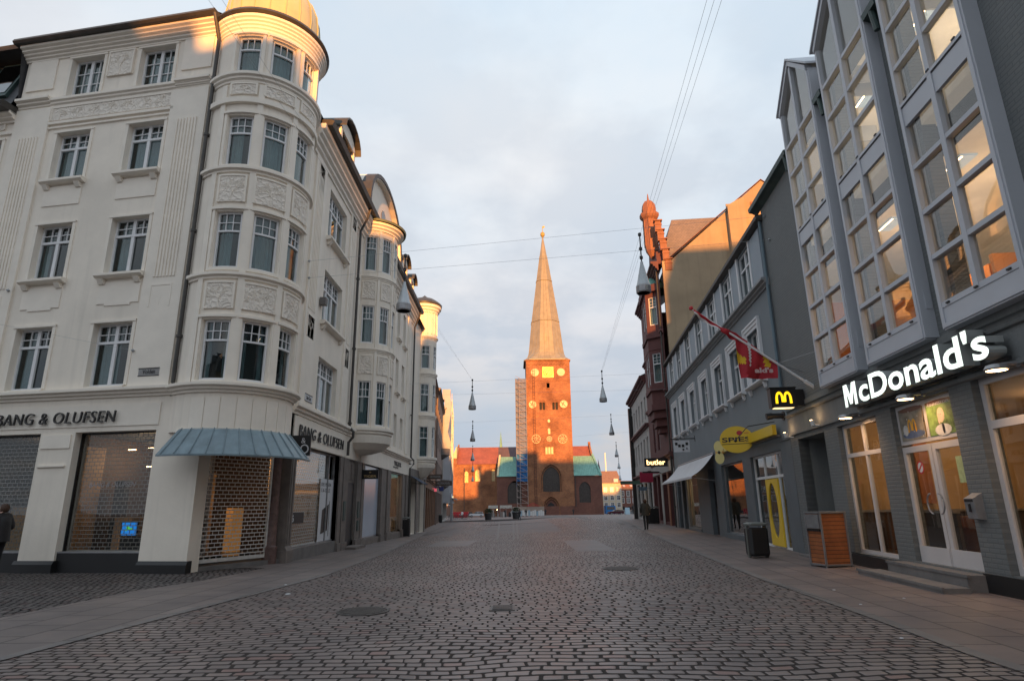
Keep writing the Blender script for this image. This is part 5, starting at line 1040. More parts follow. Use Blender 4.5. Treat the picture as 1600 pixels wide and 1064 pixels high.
for k,(x,z) in enumerate(oval):
    a = t_a = k*pi/12; X = 20.0+.61*max(-1,min(1,cos(a)*1.5)); Z = .965+1.015*max(-1,min(1,sin(a)*1.5)); ov.append(((x,z),(X,Z)))
for k in range(24):
    (i0,o0),(i1,o1) = ov[k], ov[(k+1)%24]; g.prism([fr.P(i0[0],-.09,i0[1]),fr.P(i1[0],-.09,i1[1]),fr.P(o1[0],-.09,o1[1]),fr.P(o0[0],-.09,o0[1])], fr.n*.05)
dr = g.build('yellow_door', yellow, bl, 'bright yellow door with a tall oval window'); g = MB(); g.fpoly(fr, oval, -.075, -.07); g.build('pane', paneShop, dr); g = MB(); g.tube([fr.P(20.5,.0,.8),fr.P(20.5,.0,1.3)], .015, 6); g.build('door_handle', steel, dr)
g = MB(); g.box(FRt, 27.85, 29.15, -.28, -.2, -.2, 1.0); g.box(FRt, 27.85, 28.0, -.28, -.2, 1.0, 2.1); g.box(FRt, 29.0, 29.15, -.28, -.2, 1.0, 2.1); g.box(FRt, 27.85, 29.15, -.28, -.2, 2.05, 2.15); dr = g.build('dark_door', dark, bl); g = MB(); g.box(FRt, 27.9, 29.1, -.25, -.245, 1.0, 2.7); g.build('pane', pane, dr)
g = MB(); g.tube([FRt.P(17.66,.06,10.0),FRt.P(17.66,.06,4.4)], .05, 8); g.build('downpipe', mat('blue_downpipe', (.13,.19,.23), .5), bl)
# awning
t_ = thing('awning', 'white fabric awning sloping out over the lit shop window', 'awning', FRt.P(32,.5,2.4)); g = MB(); n = 10
for i in range(n):
    def ap(s,t): return FRt.P(s, .05+1.05*t, 3.36-.98*t-.12*sin(pi*t)*1.0)
    for a,b in ((27.4,32.2),(32.22,37.0)): g.prism([ap(a,i/n),ap(b,i/n),ap(b,(i+1)/n),ap(a,(i+1)/n)], (0,0,.012))
g.box(FRt, 27.4, 37, 1.08, 1.12, 2.3, 2.4); g.build('canopy', whitecloth, t_); g = MB(); g.tube([FRt.P(27.4,.04,3.38),FRt.P(37,.04,3.38)], .05, 8)
for s_ in (27.6,36.8): g.tube([FRt.P(s_,.03,2.2),FRt.P(s_,1.08,2.36)], .018, 6)
g.build('arm', steel, t_)
# travel agency sign
t_ = thing('travel_agency_sign', 'yellow round SPIES sign on a yellow aeroplane shaped board', 'shop sign', FRt.P(22.5,.2,3.2)); z_ = 3.22
g = MB(); g.box(FRt, 18.3, 26.3, .04, .12, 3.16, 3.22, 1); g.box(FRt, 18.35, 21.0, .12, .24, 3.22, 3.52, 0); g.fpoly(FRt, [(21.0,3.22),(21.0,3.52),(22.5,3.5),(22.5,3.25)], .12, .2, 0); g.fpoly(FRt, [(23.2,3.28),(24.9,3.22),(24.9,3.40),(23.2,3.52)], .12, .2, 2); g.fpoly(FRt, [(24.9,3.2),(26.2,3.2),(26.2,3.42),(24.9,3.42)], .12, .22, 3); g.build('wing_board', [yellow, stoneg, yellowl, orangep], t_)
SF = Fr(FRt.P(22.1,.3,0)[:2], (.75,.66), (-.66,.75)); SF = Fr(FRt.P(21.3,.55,0)[:2], (-.88,.47), (-.47,-.88))
g = MB(); g.fpoly(SF, [(.56*cos(t*pi/18), 3.38+.46*sin(t*pi/18)) for t in range(36)], -.05, .03); g.build('disc', yellow, t_); g = MB(); text(g, SF, 'SPIES', .48, -.46, 3.30, 3.46, .031, .04, .02); g.box(SF, -.45, .5, .031, .034, 3.22, 3.24); g.build('lettering', blackm, t_)
g = MB(); g.fpoly(SF, [(-.12+.1*cos(t*pi/8), 3.6+.08*sin(t*pi/8)) for t in range(16)], .031, .036); g.box(SF, -.42, -.26, .031, .036, 3.58, 3.6); g.build('emblem', redp, t_)
PF = Fr(FRt.P(24.9,.36,0)[:2], (-.88,.47), (-.47,-.88)); g = MB(); g.fpoly(PF, [(.19*cos(t*pi/9), 3.44+.24*sin(t*pi/9)) for t in range(18)], 0, .03, 0); g.fpoly(PF, [(.18*cos(t*pi/9), 3.0+.24*sin(t*pi/9)) for t in range(18)], 0, .03, 0); g.lathe(PF.P(0,.03,3.22), [(.001,-.08),(.07,0),(.001,.08)], 8, 1); g.build('propeller', [yellowl, blackm], t_)
g = MB(); g.tube([FRt.P(18.5,.1,3.62),FRt.P(18.5,.9,3.5),FRt.P(20.6,.75,3.3)], .014, 5); g.lathe(FRt.P(20.7,.75,3.28), [(.001,-.06),(.06,0),(.001,.06)], 8); g.build('spot_lamp', black, t_)
g = MB(); g.tube([FRt.P(17.9,.02,3.72),FRt.P(17.9,.34,3.72)], .08, 10); g.tube([FRt.P(17.9,.34,3.72),FRt.P(17.9,.5,3.7)], .1, 10); g.tube([FRt.P(17.9,.0,3.72),FRt.P(17.9,.03,3.72)], .14, 12); tag(g.build('loudspeaker', black, loc=FRt.P(17.9,.2,3.6)), 'black horn loudspeaker on the corner above the yellow sign', 'loudspeaker')
DS = Fr(FRt.P(31.5,.15,0)[:2], FRt.n[:2], (-UR[0],-UR[1]))
t_ = thing('hanging_sign', 'white hanging board with black dice like lettering on an iron bracket', 'sign', DS.P(.6,0,3.8)); g = MB(); g.tube([DS.P(-.15,0,4.45),DS.P(1.15,0,4.45)], .03, 6); g.tube([DS.P(-.15,0,4.3),DS.P(-.15,0,4.6)], .03, 6); g.build('bracket', black, t_); g = MB(); g.box(DS, .15, .95, -.015, .015, 3.78, 4.36); g.build('board', whitecloth, t_)
g = MB()
for k,(x,z) in enumerate(((.22,4.12),(.42,4.02),(.6,4.02),(.75,4.12))): g.box(DS, x, x+.13, .016, .022, z, z+.14)
g.lathe(DS.P(.48,.02,3.9), [(.001,-.06),(.07,0),(.001,.06)], 8); g.lathe(DS.P(.3,.02,3.95), [(.001,-.05),(.06,0),(.001,.05)], 8); g.build('lettering', blackm, t_)
# ------------------------------------------------------------ red building with turret and ochre gable
rb = thing('red_gabled_building', 'dark red brick house with orange lit turret, oriel and bare ochre gable wall', 'building', FRt.P(45,0,-.2))
GN = Fr(FRt.P(38.95,0,0)[:2], (.995,-.0995), (-UR[0],-UR[1]))
g = MB(); g.fpoly(GN, [(.3,-.5),(14.8,-.5),(14.8,17.0),(7.5,22.95),(.9,17.3),(.3,17.3)], -.3, 0); g.prof(GN, 4.95, 6.1, [(0,12),(.42,12),(.42,20.5),(0,21.3)]); g.fpoly(GN, [(4.95,20.5),(6.1,20.5),(6.1,21.6),(4.95,21.0)], 0, .42); g.build('gable_wall', gablewall, rb)
g = MB(); g.box(GN, 6.6, 6.95, .0, .03, 21.1, 21.35); g.box(GN, 7.05, 7.4, 0, .03, 21.1, 21.35); g.build('vent', redorn, rb)
g = MB(); 
for (a,b),(c,d) in (((.5,17.25),(7.5,23.0)),((14.9,17.0),(7.5,23.0))): g.prism([GN.P(a,.08,b),GN.P(c,.08,d),GN.P(c,.05,d+.05),GN.P(a,.05,b+.05)], GN.n*-.35)
g.build('coping', redorn, rb)
g = MB(); g.q([GN.P(.6,-.3,17.3),GN.P(7.5,-.3,23.0),GN.P(7.5,-14,23.0),GN.P(.6,-14,17.3)]); g.q([GN.P(14.9,-.3,17.0),GN.P(7.5,-.3,23.0),GN.P(7.5,-14,23.0),GN.P(14.9,-14,17.0)])
g.q([GN.P(.25,-1.0,17.2),GN.P(.25,-10,17.2),GN.P(1.4,-6,20.9),GN.P(1.4,-1.2,20.9)]); g.q([GN.P(1.4,-1.2,20.9),GN.P(1.4,-6,20.9),GN.P(7,-6,20.9),GN.P(7,-1.2,20.9)]); g.q([GN.P(1.4,-1.2,20.9),GN.P(.25,-1,17.2),GN.P(7,-1,17.2),GN.P(7,-1.2,20.9)])
g.build('roof', slate, rb)
g = MB(); opR = [(a,b,c,d) for a,b in ((44.4,45.6),(46.6,47.8)) for c,d in ((5.0,7.2),(9,11),(12.8,14.8))]; g.wall(FRt, 38.9, 50.5, 4.2, 17.2, opR, .25); g.wall(FRt, 38.9, 50.5, -.6, 4.2, [(39.6,41.6,-.3,3.2),(42.2,44.6,0,3.2),(45.4,47.4,0,3.2),(48,50,0,3.2)], .35)
g.q([FRt.P(50.5,0,-.5),FRt.P(50.5,-14,-.5),FRt.P(50.5,-14,17.2),FRt.P(50.5,0,17.2)]); g.q([FRt.P(50.5,-14,-.5),FRt.P(38.9,-14,-.5),FRt.P(38.9,-14,17.2),FRt.P(50.5,-14,17.2)]); g.build('wall', redwall, rb)
for a,b,c,d in opR: window(rb, FRt, a, b, c, d, w=-.15, cols=2, tr=.35, top=(2,2), curt=1, fm=whiteR)
g = MB(); cornice(g, FRt, 38.8, 50.6, 16.6, 17.25, .5, 4); cornice(g, FRt, 38.9, 50.5, 4.0, 4.4, .3, 3); cornice(g, FRt, 38.9, 50.5, 8.2, 8.5, .2, 2); cornice(g, FRt, 38.9, 50.5, 12.2, 12.5, .2, 2); g.build('cornice', redwall, rb)
g = MB(); g.box(FRt, 38.95, 40, .0, .04, -.4, 3.4, 0); g.box(FRt, 41.6, 42.2, 0, .05, -.4, 3.9, 1); g.box(FRt, 44.6, 45.4, 0, .05, -.4, 3.9, 0); g.box(FRt, 39, 50.4, -.5, -.45, -.3, 3.3, 2); g.box(FRt, 39.2, 50.4, 0, .06, 3.3, 3.95, 0); g.build('shop_front', [palewall, mat('rust_panel', (.25,.10,.05), .6), dark], rb)
OR = [(39.7,0),(40.3,.85),(42.6,.85),(43.3,0)]
g = MB(); gw = MB()
def orlv(z0, z1, k=1.0, m=0): g.prism([FRt.P(41.5+(s-41.5)*k, w*k if w else 0, z0) for s,w in OR], (0,0,z1-z0), m)
for z0,z1,k in ((7.2,7.6,1.12),(7.6,8.5,1.02),(8.5,8.8,1.15),(11.3,12.1,1.03),(12.1,12.4,1.15),(12.4,13.0,1.03),(15.4,15.9,1.2),(6.7,7.2,.95),(6.2,6.7,.75),(5.8,6.2,.5),(8.8,9.0,1.0),(11.1,11.3,1.0),(15.1,15.4,1.0)): orlv(z0,z1,k)
for (a,wa),(b,wb) in zip(OR, OR[1:]):
    p, q = FRt.P(a,wa,0), FRt.P(b,wb,0); d_ = (q-p); ln_ = d_.length; nn = Vector((-d_.y,d_.x,0)); nn = nn if nn.dot(Vector(FRt.n)) > 0 else -nn; f2 = Fr(p[:2], d_[:2], nn[:2])
    for z0,z1 in ((9.0,11.1),(13.0,15.1)):
        m0 = .22 if ln_ < 1.5 else .5; hw = [(m0,ln_-m0,z0+.05,z1-.05)] if ln_ < 1.5 else [(.3,1.0,z0+.05,z1-.05),(1.3,2.0,z0+.05,z1-.05)]
        g.wall(f2, 0, ln_, z0, z1, hw, .1)
        for h in hw: window(rb, f2, *h, w=-.04, cols=1, tr=.36, top=(2,3), fm=whiteR, curt=1, fw=.05)
g.build('oriel', redwall, rb)
g = MB(); g.lathe(FRt.P(41.5,.1,15.9), [(1.1,0),(1.1,.15),(.95,.5),(.6,.9),(.2,1.1),(.001,1.15)], 12); g.build('oriel_dome', verdigris, rb, smooth=True)
TC = FRt.P(40.3,.12,0)
g = MB(); g.lathe(TC, [(.001,17.9),(.2,18.2),(.42,18.6),(.47,18.9),(.47,21.0),(.62,21.15),(.7,21.3),(.7,21.5),(.5,21.55)], 8, 0, rot=22); g.lathe(TC, [(.5,21.55),(.52,21.9),(.46,22.25),(.3,22.5),(.08,22.62),(.03,23.1),(.001,23.2)], 8, 0, rot=22)
for t in range(8): a_ = radians(22+45*t); g.tube([TC+Vector((.47*cos(a_),.47*sin(a_),18.95)),TC+Vector((.47*cos(a_),.47*sin(a_),21.1))], .04, 5)
g.build('turret', redorn, rb)
g = MB()
for k,(x,z) in enumerate(((.25,20.3),(.38,19.6),(.5,18.9),(.62,18.15),(.74,17.4))):
    g.box(GN, x-.24, x+.2, -.35, .06, z-.8, z-.12); g.box(GN, x-.2, x+.16, -.35, .02, z-.12, z); g.box(GN, x-.3, x+.28, -.4, .12, z, z+.08); g.box(GN, x-.27, x+.24, -.38, .09, z-.3, z-.24)
g.build('stepped_gable', redorn, rb)
g = MB(); g.fpoly(FRt, [(39.2,17.2),(44.4,17.2),(43.8,18.2),(43.2,18.2),(42.8,19.4),(42.2,19.4),(41.9,20.3),(41.2,20.3),(40.4,19.4),(40,18.2),(39.4,18.2)], -.4, 0); g.build('street_gable', redwall, rb)
pipe('downpipe', rb, [FRt.P(39.15,.12,17.0),FRt.P(39.15,.12,-.2)])
# next building to the square
nb = thing('pale_corner_building', 'pale grey shop building beyond the red house with dark edge pipe', 'building', FRt.P(56,0,-.2))
g = MB(); opN = [(a,a+1.1,c,c+1.9) for a in (51.5,54,56.5,59,61.5,63.7) for c in (4.8,8.2)]; g.wall(FRt, 50.5, 65, 3.6, 11.6, opN, .25); g.wall(FRt, 50.5, 65, -.6, 3.6, [(51.2,53.6,-.1,3),(54.4,56.8,-.1,3),(57.6,60,-.1,3),(60.8,63.6,-.1,3)], .3); g.q([FRt.P(65,0,-1),FRt.P(65,-14,-1),FRt.P(65,-14,11.6),FRt.P(65,0,11.6)]); g.q([FRt.P(50.5,-14,-1),FRt.P(65,-14,-1),FRt.P(65,-14,11.6),FRt.P(50.5,-14,11.6)]); g.build('wall', palewall, nb)
g = MB(); g.q([FRt.P(50.5,.4,11.7),FRt.P(65.3,.4,11.7),FRt.P(65.3,-7,15),FRt.P(50.5,-7,15)]); g.q([FRt.P(50.5,-14,11.7),FRt.P(65.3,-14,11.7),FRt.P(65.3,-7,15),FRt.P(50.5,-7,15)]); g.q([FRt.P(50.5,.4,11.7),FRt.P(50.5,-14,11.7),FRt.P(50.5,-7,15)]); g.q([FRt.P(65.3,.4,11.7),FRt.P(65.3,-14,11.7),FRt.P(65.3,-7,15)]); g.build('roof', rooftile, nb)
for a,b,c,d in opN: window(nb, FRt, a, b, c, d, w=-.12, cols=2, tr=.35, top=(1,1), fm=whiteR, curt=2)
g = MB(); cornice(g, FRt, 50.5, 65.2, 11.1, 11.7, .5, 3); cornice(g, FRt, 50.5, 65.1, 3.5, 3.8, .3, 2); cornice(g, FRt, 50.5, 65.1, 7.4, 7.7, .3, 2); g.build('cornice', redwall, nb)
for a,b in ((51.2,53.6),(54.4,56.8),(57.6,60),(60.8,63.6)): shopframe(nb, FRt, a, b, -.1, 3, -.15, 2.2, [(a+b)/2], m=blackm, f=.08)
g = MB(); g.sheet(FRt, 50.6, 65, -.5, 11.5, -2, 0); g.build('interior_wall', roomgrey, nb); plight('shop_lamp', FRt.P(55.5,-.9,2.2), 20)
g = MB(); g.box(FRt, 64.4, 65.1, 0, .35, -.7, 11.0); g.build('corner_pier', blackm, nb)
def pend(s_, w0, w1, z0, z1, name, label, m, txt=None, tm=None, bold=.02, cat='sign', thick=.08):
    f2 = Fr(FRt.P(s_,0,0)[:2], FRt.n[:2], (-UR[0],-UR[1])); t_ = thing(name, label, cat, f2.P((w0+w1)/2,0,z0)); g = MB(); g.box(f2, w0, w1, -thick, thick, z0, z1); g.tube([f2.P(-.05,0,z1-.1),f2.P(w0+.02,0,z1-.1)], .025, 5); g.build('board', m, t_)
    if txt: g = MB(); text(g, f2, txt, w1-(w1-w0)*.1, w0+(w1-w0)*.1, z0+(z1-z0)*.2, z1-(z1-z0)*.2, thick+.002, thick+.02, bold); g.build('lettering', tm, t_)
    return t_
pend(41.0, .1, 1.6, 3.6, 4.15, 'projecting_sign', 'black box sign with glowing butler lettering', black, 'butler', butlit, .012)
pend(46.0, .5, 1.45, 2.75, 3.5, 'projecting_sign', 'square crimson sign below the glowing butler sign', mat('crimson_paint', (.35,.01,.05), .5)); pend(44.5, .2, 1.4, 3.35, 3.45, 'projecting_sign', 'thin black sign bar between the butler and crimson signs', black)
pend(56, .3, 2.2, 2.9, 3.2, 'projecting_sign', 'long green sign bar over the far right pavement', mat('green_bar', (.06,.12,.09), .5)); pend(53, .2, .9, 2.3, 2.6, 'projecting_sign', 'small blue grey sign under the long green bar', mat('bluegrey_sign', (.10,.15,.2), .5))
# ------------------------------------------------------------ turret house and row beyond it on the left
th = thing('turret_house', 'cream house with a slim round corner turret lit orange at the top', 'building', (-7,41,-.5))
TU = Cyl((-6.5,42.9), .95, .2); TC = Vector((-6.5,42.9,0)); TF = Fr((-6.55,0),(0,1),(1,0))
g = MB(); opT = [(TU.A(t-20),TU.A(t+20),c,d) for t in (-70,-10) for c,d in ((4.5,6.6),(7.6,9.6),(10.7,12.4))]
g.wall(TU, TU.A(-180), TU.A(100), 4.0, 15.5, opT, .1); g.wall(TF, 38.4, 46, 3.6, 13.6, [], .2); g.wall(TF, 38.4, 46, -.7, 3.6, [(38.9,41.2,-.4,3.0),(42,45.2,-.5,3.0)], .3)
g.q([TF.P(46,0,-.7),TF.P(46,-14,-.7),TF.P(46,-14,13.6),TF.P(46,0,13.6)]); g.q([TF.P(38.4,-14,-.7),TF.P(46,-14,-.7),TF.P(46,-14,13.6),TF.P(38.4,-14,13.6)]); g.q([TF.P(38.4,0,13.4),TF.P(38.4,-1.2,15.6),TF.P(38.4,-6,16.4),TF.P(38.4,-14,13.4)]); g.build('wall', plaster, th)
g = MB(); g.lathe(TC, [(.45,4.2),(.45,15)], 10); g.build('interior_wall', roomgrey, th)
for t in (-70,-10):
    for c,d in ((4.5,6.6),(7.6,9.6),(10.7,12.4)): window(th, TU, TU.A(t-19), TU.A(t+19), c, d, w=-.04, cols=1, tr=.38, top=(2,2), curt=1, fw=.05)
g = MB()
for z0,z1,o in ((4.0,4.5,.2),(7.1,7.4,.12),(10.1,10.4,.12),(12.9,13.1,.12),(14.9,15.5,.3)): cornice(g, TU, TU.A(-180), TU.A(100), z0, z1, o, 3)
g.lathe(TC, [(1.05,4.0),(1.0,3.8),(.75,3.5),(.45,3.2),(.1,3.05)], 20); 
for t in range(-120,60,18): g.box(TU, TU.A(t), TU.A(t+4), 0, .05, 13.3, 14.9)
g.build('turret_moulding', plasterS, th)
g = MB(); g.lathe(TC, [(1.3,15.5),(1.32,15.65),(1.1,15.85),(.75,16.1),(.3,16.25),(.001,16.5)], 18); g.build('turret_roof', gutterm, th, smooth=True)
g = MB(); g.q([TF.P(38.4,.3,13.6),TF.P(46,.3,13.6),TF.P(46,-1.2,15.8),TF.P(38.4,-1.2,15.8)]); g.q([TF.P(38.4,-1.2,15.8),TF.P(46,-1.2,15.8),TF.P(46,-6,16.6),TF.P(38.4,-6,16.6)]); g.q([TF.P(38.4,-14,13.4),TF.P(46,-14,13.4),TF.P(46,-6,16.6),TF.P(38.4,-6,16.6)]); g.build('roof', rooftile, th)
g = MB(); g.box(TF, 38.9, 41.2, -.32, -.25, -.4, 3.0, 0); g.box(TF, 42, 45.2, -.32, -.25, -.5, 3, 0); [g.box(TF, x, x+.4, -.2, .06, -.8, 3.3, 1) for x in (38.4,41.3,45.3)]; g.box(TF, 38.5, 46, .02, .08, 3.1, 3.6, 1); g.build('shop_front', [leadwin, stonebr], th)
plight('shop_lamp', TF.P(40,.6,2.6), 6, (1,.4,.15)) if False else None
t_ = thing('awning', 'small dark blue awning folded over the shop below the slim turret', 'awning', (-6,41,2.8)); g = MB(); g.prism([TF.P(39,.05,3.1),TF.P(41.5,.05,3.1),TF.P(41.5,.8,2.65),TF.P(39,.8,2.65)], (0,0,.03)); g.build('canopy', mat('navy_cloth', (.03,.05,.09), .8), t_); g = MB(); g.tube([TF.P(39,.05,2.7),TF.P(39,.78,2.65)], .015, 5); g.tube([TF.P(41.5,.05,2.7),TF.P(41.5,.78,2.65)], .015, 5); g.build('arm', black, t_)
FAR = Fr((-6.9,46),(-.085,1),(1,.085))
def rowhouse(name, label, s0, s1, h, wallm, roofm, cols, rws, out=0., extra=None, fw=whiteR, gf=3.4):
    fr = FAR.shift(out); t_ = thing(name, label, 'building', fr.P((s0+s1)/2,0,gz(*fr.P(s0,0,0)[:2])-.3)); zb = -2.4; g = MB()
    ops = []; pitch = (s1-s0)/cols; ww = pitch*.5
    for i in range(cols):
        for z in rws: ops.append((s0+pitch*(i+.25), s0+pitch*(i+.75), z, z+1.7))
    g.wall(fr, s0, s1, gf, h, ops, .2); g.wall(fr, s0, s1, zb, gf, [(s0+pitch*i+.3, s0+pitch*(i+1)-.3, -.8, gf-.6) for i in range(cols)], .3)
    for s_ in (s0,s1): g.q([fr.P(s_,0,zb),fr.P(s_,-12,zb),fr.P(s_,-12,h),fr.P(s_,-6,h+3),fr.P(s_,0,h)])
    g.q([fr.P(s0,-12,zb),fr.P(s1,-12,zb),fr.P(s1,-12,h),fr.P(s0,-12,h)]); g.build('wall', wallm, t_)
    g = MB(); g.q([fr.P(s0,.35,h-.1),fr.P(s1,.35,h-.1),fr.P(s1,-6,h+3.1),fr.P(s0,-6,h+3.1)]); g.q([fr.P(s0,-12.2,h),fr.P(s1,-12.2,h),fr.P(s1,-6,h+3.1),fr.P(s0,-6,h+3.1)]); g.build('roof', roofm, t_)
    for a,b,c,d in ops:
        g = MB(); g.box(fr, a, b, -.15, -.1, c, c+.07); g.box(fr, a, b, -.15, -.1, d-.07, d); g.box(fr, a, a+.07, -.15, -.1, c, d); g.box(fr, b-.07, b, -.15, -.1, c, d); g.box(fr, (a+b)/2-.04, (a+b)/2+.04, -.15, -.1, c, d); g.box(fr, a, b, -.15, -.1, c+1.1, c+1.17); wd = g.build('window', fw, t_)
        g = MB(); g.box(fr, a, b, -.19, -.16, c, d); g.build('pane', leadwin, wd)
    g = MB(); cornice(g, fr, s0, s1, h-.5, h, .3, 3); cornice(g, fr, s0, s1, gf, gf+.3, .2, 2); g.build('cornice', wallm, t_)
    g = MB()
    for i in range(cols): g.box(fr, s0+pitch*i+.32, s0+pitch*(i+1)-.32, -.28, -.24, -.8, gf-.6)
    g.build('shop_window', leadwin, t_)
    return t_, fr
bb, fb = rowhouse('brown_brick_building', 'brown brick building with flush windows right behind the slim turret', 0, 26, 14.2, brownbrick, rooftile, 8, (4.6,7.9,11.1), 0)
gb, fg2 = rowhouse('grey_balcony_building', 'greyish brick building with two round balconies before the netted scaffolding', 26.1, 46, 15.0, mat('grey_brown_brick', (.20,.15,.13), .85, var=.15), rooftile, 5, (4.6,7.9,11.1), .15)
for z in (3.9,8.2,):
    g = MB(); g.lathe(fg2.P(42,0,z), [(.2,-.6),(1.0,-.1),(1.2,0),(1.2,.9),(1.1,.9),(1.1,.05),(.001,.05)], 14, a0=-90, a1=95); g.build('balcony', stoneg, gb)
wb, fw_ = rowhouse('pale_netted_building', 'pale building wrapped in white scaffold netting glowing at the top at the far end', 46.1, 72, 15.8, palewall, rooftile, 6, (4.6,7.9,11.1), .3)
g = MB(); fn = FAR.shift(1.15); kr = random.Random(5); off = [[kr.uniform(-.28,.3) for b in range(12)] for a in range(15)]
def np_(a,b): return fn.P(47+a*1.8, off[a][b]+(.45 if b < 1 else 0), 1.6+b*1.75)
for i in range(13):
    top_ = 9 if i < 4 else 8 if i < 8 else 7
    for j in range(top_): g.q([np_(i,j),np_(i+1,j),np_(i+1,j+1),np_(i,j+1)])
for s_,top_ in ((0,9),(13,7)):
    for j in range(top_): g.q([np_(s_,j),np_(s_,j+1),FAR.P(47+s_*1.8,.3,1.6+(j+1)*1.75),FAR.P(47+s_*1.8,.3,1.6+j*1.75)])
g.build('scaffold_net', mat('white_net', (.42,.43,.46), .8, var=.12, vs=.6), wb)
g = MB(); g.box(fn, 47.5, 50.0, -1.2, .05, 17.2, 18.8); g.build('scaffold_top', MATS['white_net'], wb)
g = MB()
for s_ in (47,52,57,62,67,70.4):
    g.tube([fn.P(s_,.3,-1.6),fn.P(s_,.3,18)], .05, 5)
for z in (1.5,5,8.5,12,15.5): g.tube([fn.P(47,.3,z),fn.P(70.4,.3,z)], .04, 5)
g.build('scaffold_pole', steel, wb)
g = MB(); g.prism([fn.P(47,-.1,2.4),fn.P(66,-.1,2.4),fn.P(66,1.2,2.15),fn.P(47,1.2,2.15)], (0,0,.08)); g.build('canopy', whitecloth, wb)
def lpend(s_, w0, w1, z0, z1, label, m, txt=None, tm=None):
    f2 = Fr(FAR.P(s_,0,0)[:2], (1,0), (0,-1)); t_ = thing('projecting_sign', label, 'sign', f2.P((w0+w1)/2,0,z0)); g = MB(); g.box(f2, w0, w1, -.06, .06, z0, z1); g.tube([f2.P(0,0,z1),f2.P(w0+.01,0,z1)], .03, 5); g.build('board', m, t_)
    if txt: g = MB(); text(g, f2, txt, w0+.15, w1-.15, z0+.08, z1-.08, .062, .08, .03); g.build('lettering', tm, t_)
brs = mat('brown_sign', (.09,.06,.045), .6)
lpend(1.5, .45, 1.55, 3.25, 3.6, 'upper of two long brown signs with grey lettering on the left row', brs, 'HOFMANN', steel); lpend(8, .75, 2.2, 2.95, 3.35, 'lower of two long brown signs with grey lettering on the left row', brs, 'HOFMANN', steel)
lpend(22, .6, 1.1, 2.8, 3.25, 'blue and white sign on the grey building at the left', mat('navy_sign', (.03,.05,.2), .5)); lpend(19, .2, .45, 2.7, 3.0, 'small glowing pink sign beside the blue sign', mat('pink_sign', (.6,.1,.12), .5, emit=((1,.15,.2), .5)))
# ------------------------------------------------------------ cathedral
D = 195.
def cx(x, y): return x*y/D
def cz(z, y): return 1.3+(z-1.3)*y/D
cat = thing('cathedral', 'red brick cathedral with tall copper spire, west tower glowing orange above the shadow line', 'church', (11.7,200,-2.3))
TW = Fr((0,D),(1,0),(0,-1)); x0, x1 = 4.5, 18.9
g = MB(); holes = [(9.0,10.0,30.8,33.0),(10.25,11.25,30.8,33.0)]
pairs = [(8.62,9.42),(9.62,10.42),(12.8,13.6),(13.8,14.6)]
g.wall(TW, x0, x1, -3, 47.3, [(a,b,30.7,33.1) for a,b in pairs]+[(8.7,14.9,5,13.2),(9.3,13.9,-3,3.35)]+[(10.2+.9*k,10.2+.9*k+.72,16.6,18.8) for k in range(3)]+[(11.15,12.1,37.9,39.5)], .6)
for (a,b) in ((x0,0),(x1,0)): g.q([(a,D,-3),(a,D+14.4,-3),(a,D+14.4,47.3),(a,D,47.3)])
g.q([(x0,D+14.4,-3),(x1,D+14.4,-3),(x1,D+14.4,47.3),(x0,D+14.4,47.3)]); g.build('tower', church, cat)
g = MB()
g.box(TW, x0-.1, x1+.1, -.1, .14, -3, .6, 1)
# corbel frieze
n_ = 13
for k in range(n_):
    c = x0+.55+k*(x1-x0-1.1)/(n_-1); g.tube([TW.P(c+.45*cos(pi*t/6),.03,45.5+.5*sin(pi*t/6)) for t in range(7)], .12, 5)
g.box(TW, x0-.15, x1+.15, -.1, .2, 46.9, 47.4); g.box(TW, x0, x1, 0, .08, 28.9, 29.1); g.box(TW, x0, x1, 0, .08, 24.0, 24.2); g.box(TW, x0, x1, 0, .08, 40.2, 40.35)
def garch(cx_, w, z0, zs, th, out, mb, m=0):
    """pointed arch moulding round an opening, half width w, springing at zs"""
    R_ = w*1.35; pts = [(cx_-w,z0)]; 
    for t in range(0,9): a_ = pi-(pi-math.acos(-( (R_-w))/R_*-1) )*0 ; 
    apex = sqrt(R_*R_-(R_-w)**2)
    L_ = [(cx_-w+R_-R_*cos(a), zs+R_*sin(a)) for a in [math.asin(apex/R_)*t/8 for t in range(9)]]
    Rr = [(2*cx_-x, z) for x,z in L_[::-1]][1:]
    line = [(cx_-w,z0)]+L_+Rr+[(cx_+w,z0)]
    mb.tube([TW.P(x,out,z) for x,z in line], th, 5, m); return line
def arch_wall(mb, cx_, w, zs, ztop, dep=0., m=0):
    """fills the corners of a rectangular hole above a pointed arch"""
    R_ = w*1.35; apex = sqrt(R_*R_-(R_-w)**2)
    L_ = [(cx_-w+R_-R_*cos(a), zs+R_*sin(a)) for a in [math.asin(apex/R_)*t/8 for t in range(9)]]
    k = ztop
    for q in (0,1):
        P_ = [(x if not q else 2*cx_-x, z) for x,z in L_]
        for (a,b),(c,d) in zip(P_,P_[1:]): mb.q([TW.P(a,dep,b),TW.P(c,dep,d),TW.P(c,dep,k),TW.P(a,dep,k)], m); mb.q([TW.P(a,dep,b),TW.P(c,dep,d),TW.P(c,dep-.6,d),TW.P(a,dep-.6,b)], m)
for c,w,z0,zs in ((11.8,3.1,5,9.15),(11.6,2.3,-2.6,.3)): 
    garch(c, w+.25, z0, zs, .22, .02, g); garch(c, w-.3, z0, zs, .15, -.2, g)
arch_wall(g, 11.8, 3.1, 9.15, 13.21); arch_wall(g, 11.6, 2.3, .3, 3.36)
for a,b in pairs: g.tube([TW.P((a+b)/2+.5*cos(pi*t/6),.03,32.7+.55*sin(pi*t/6)) for t in range(7)], .1, 5)
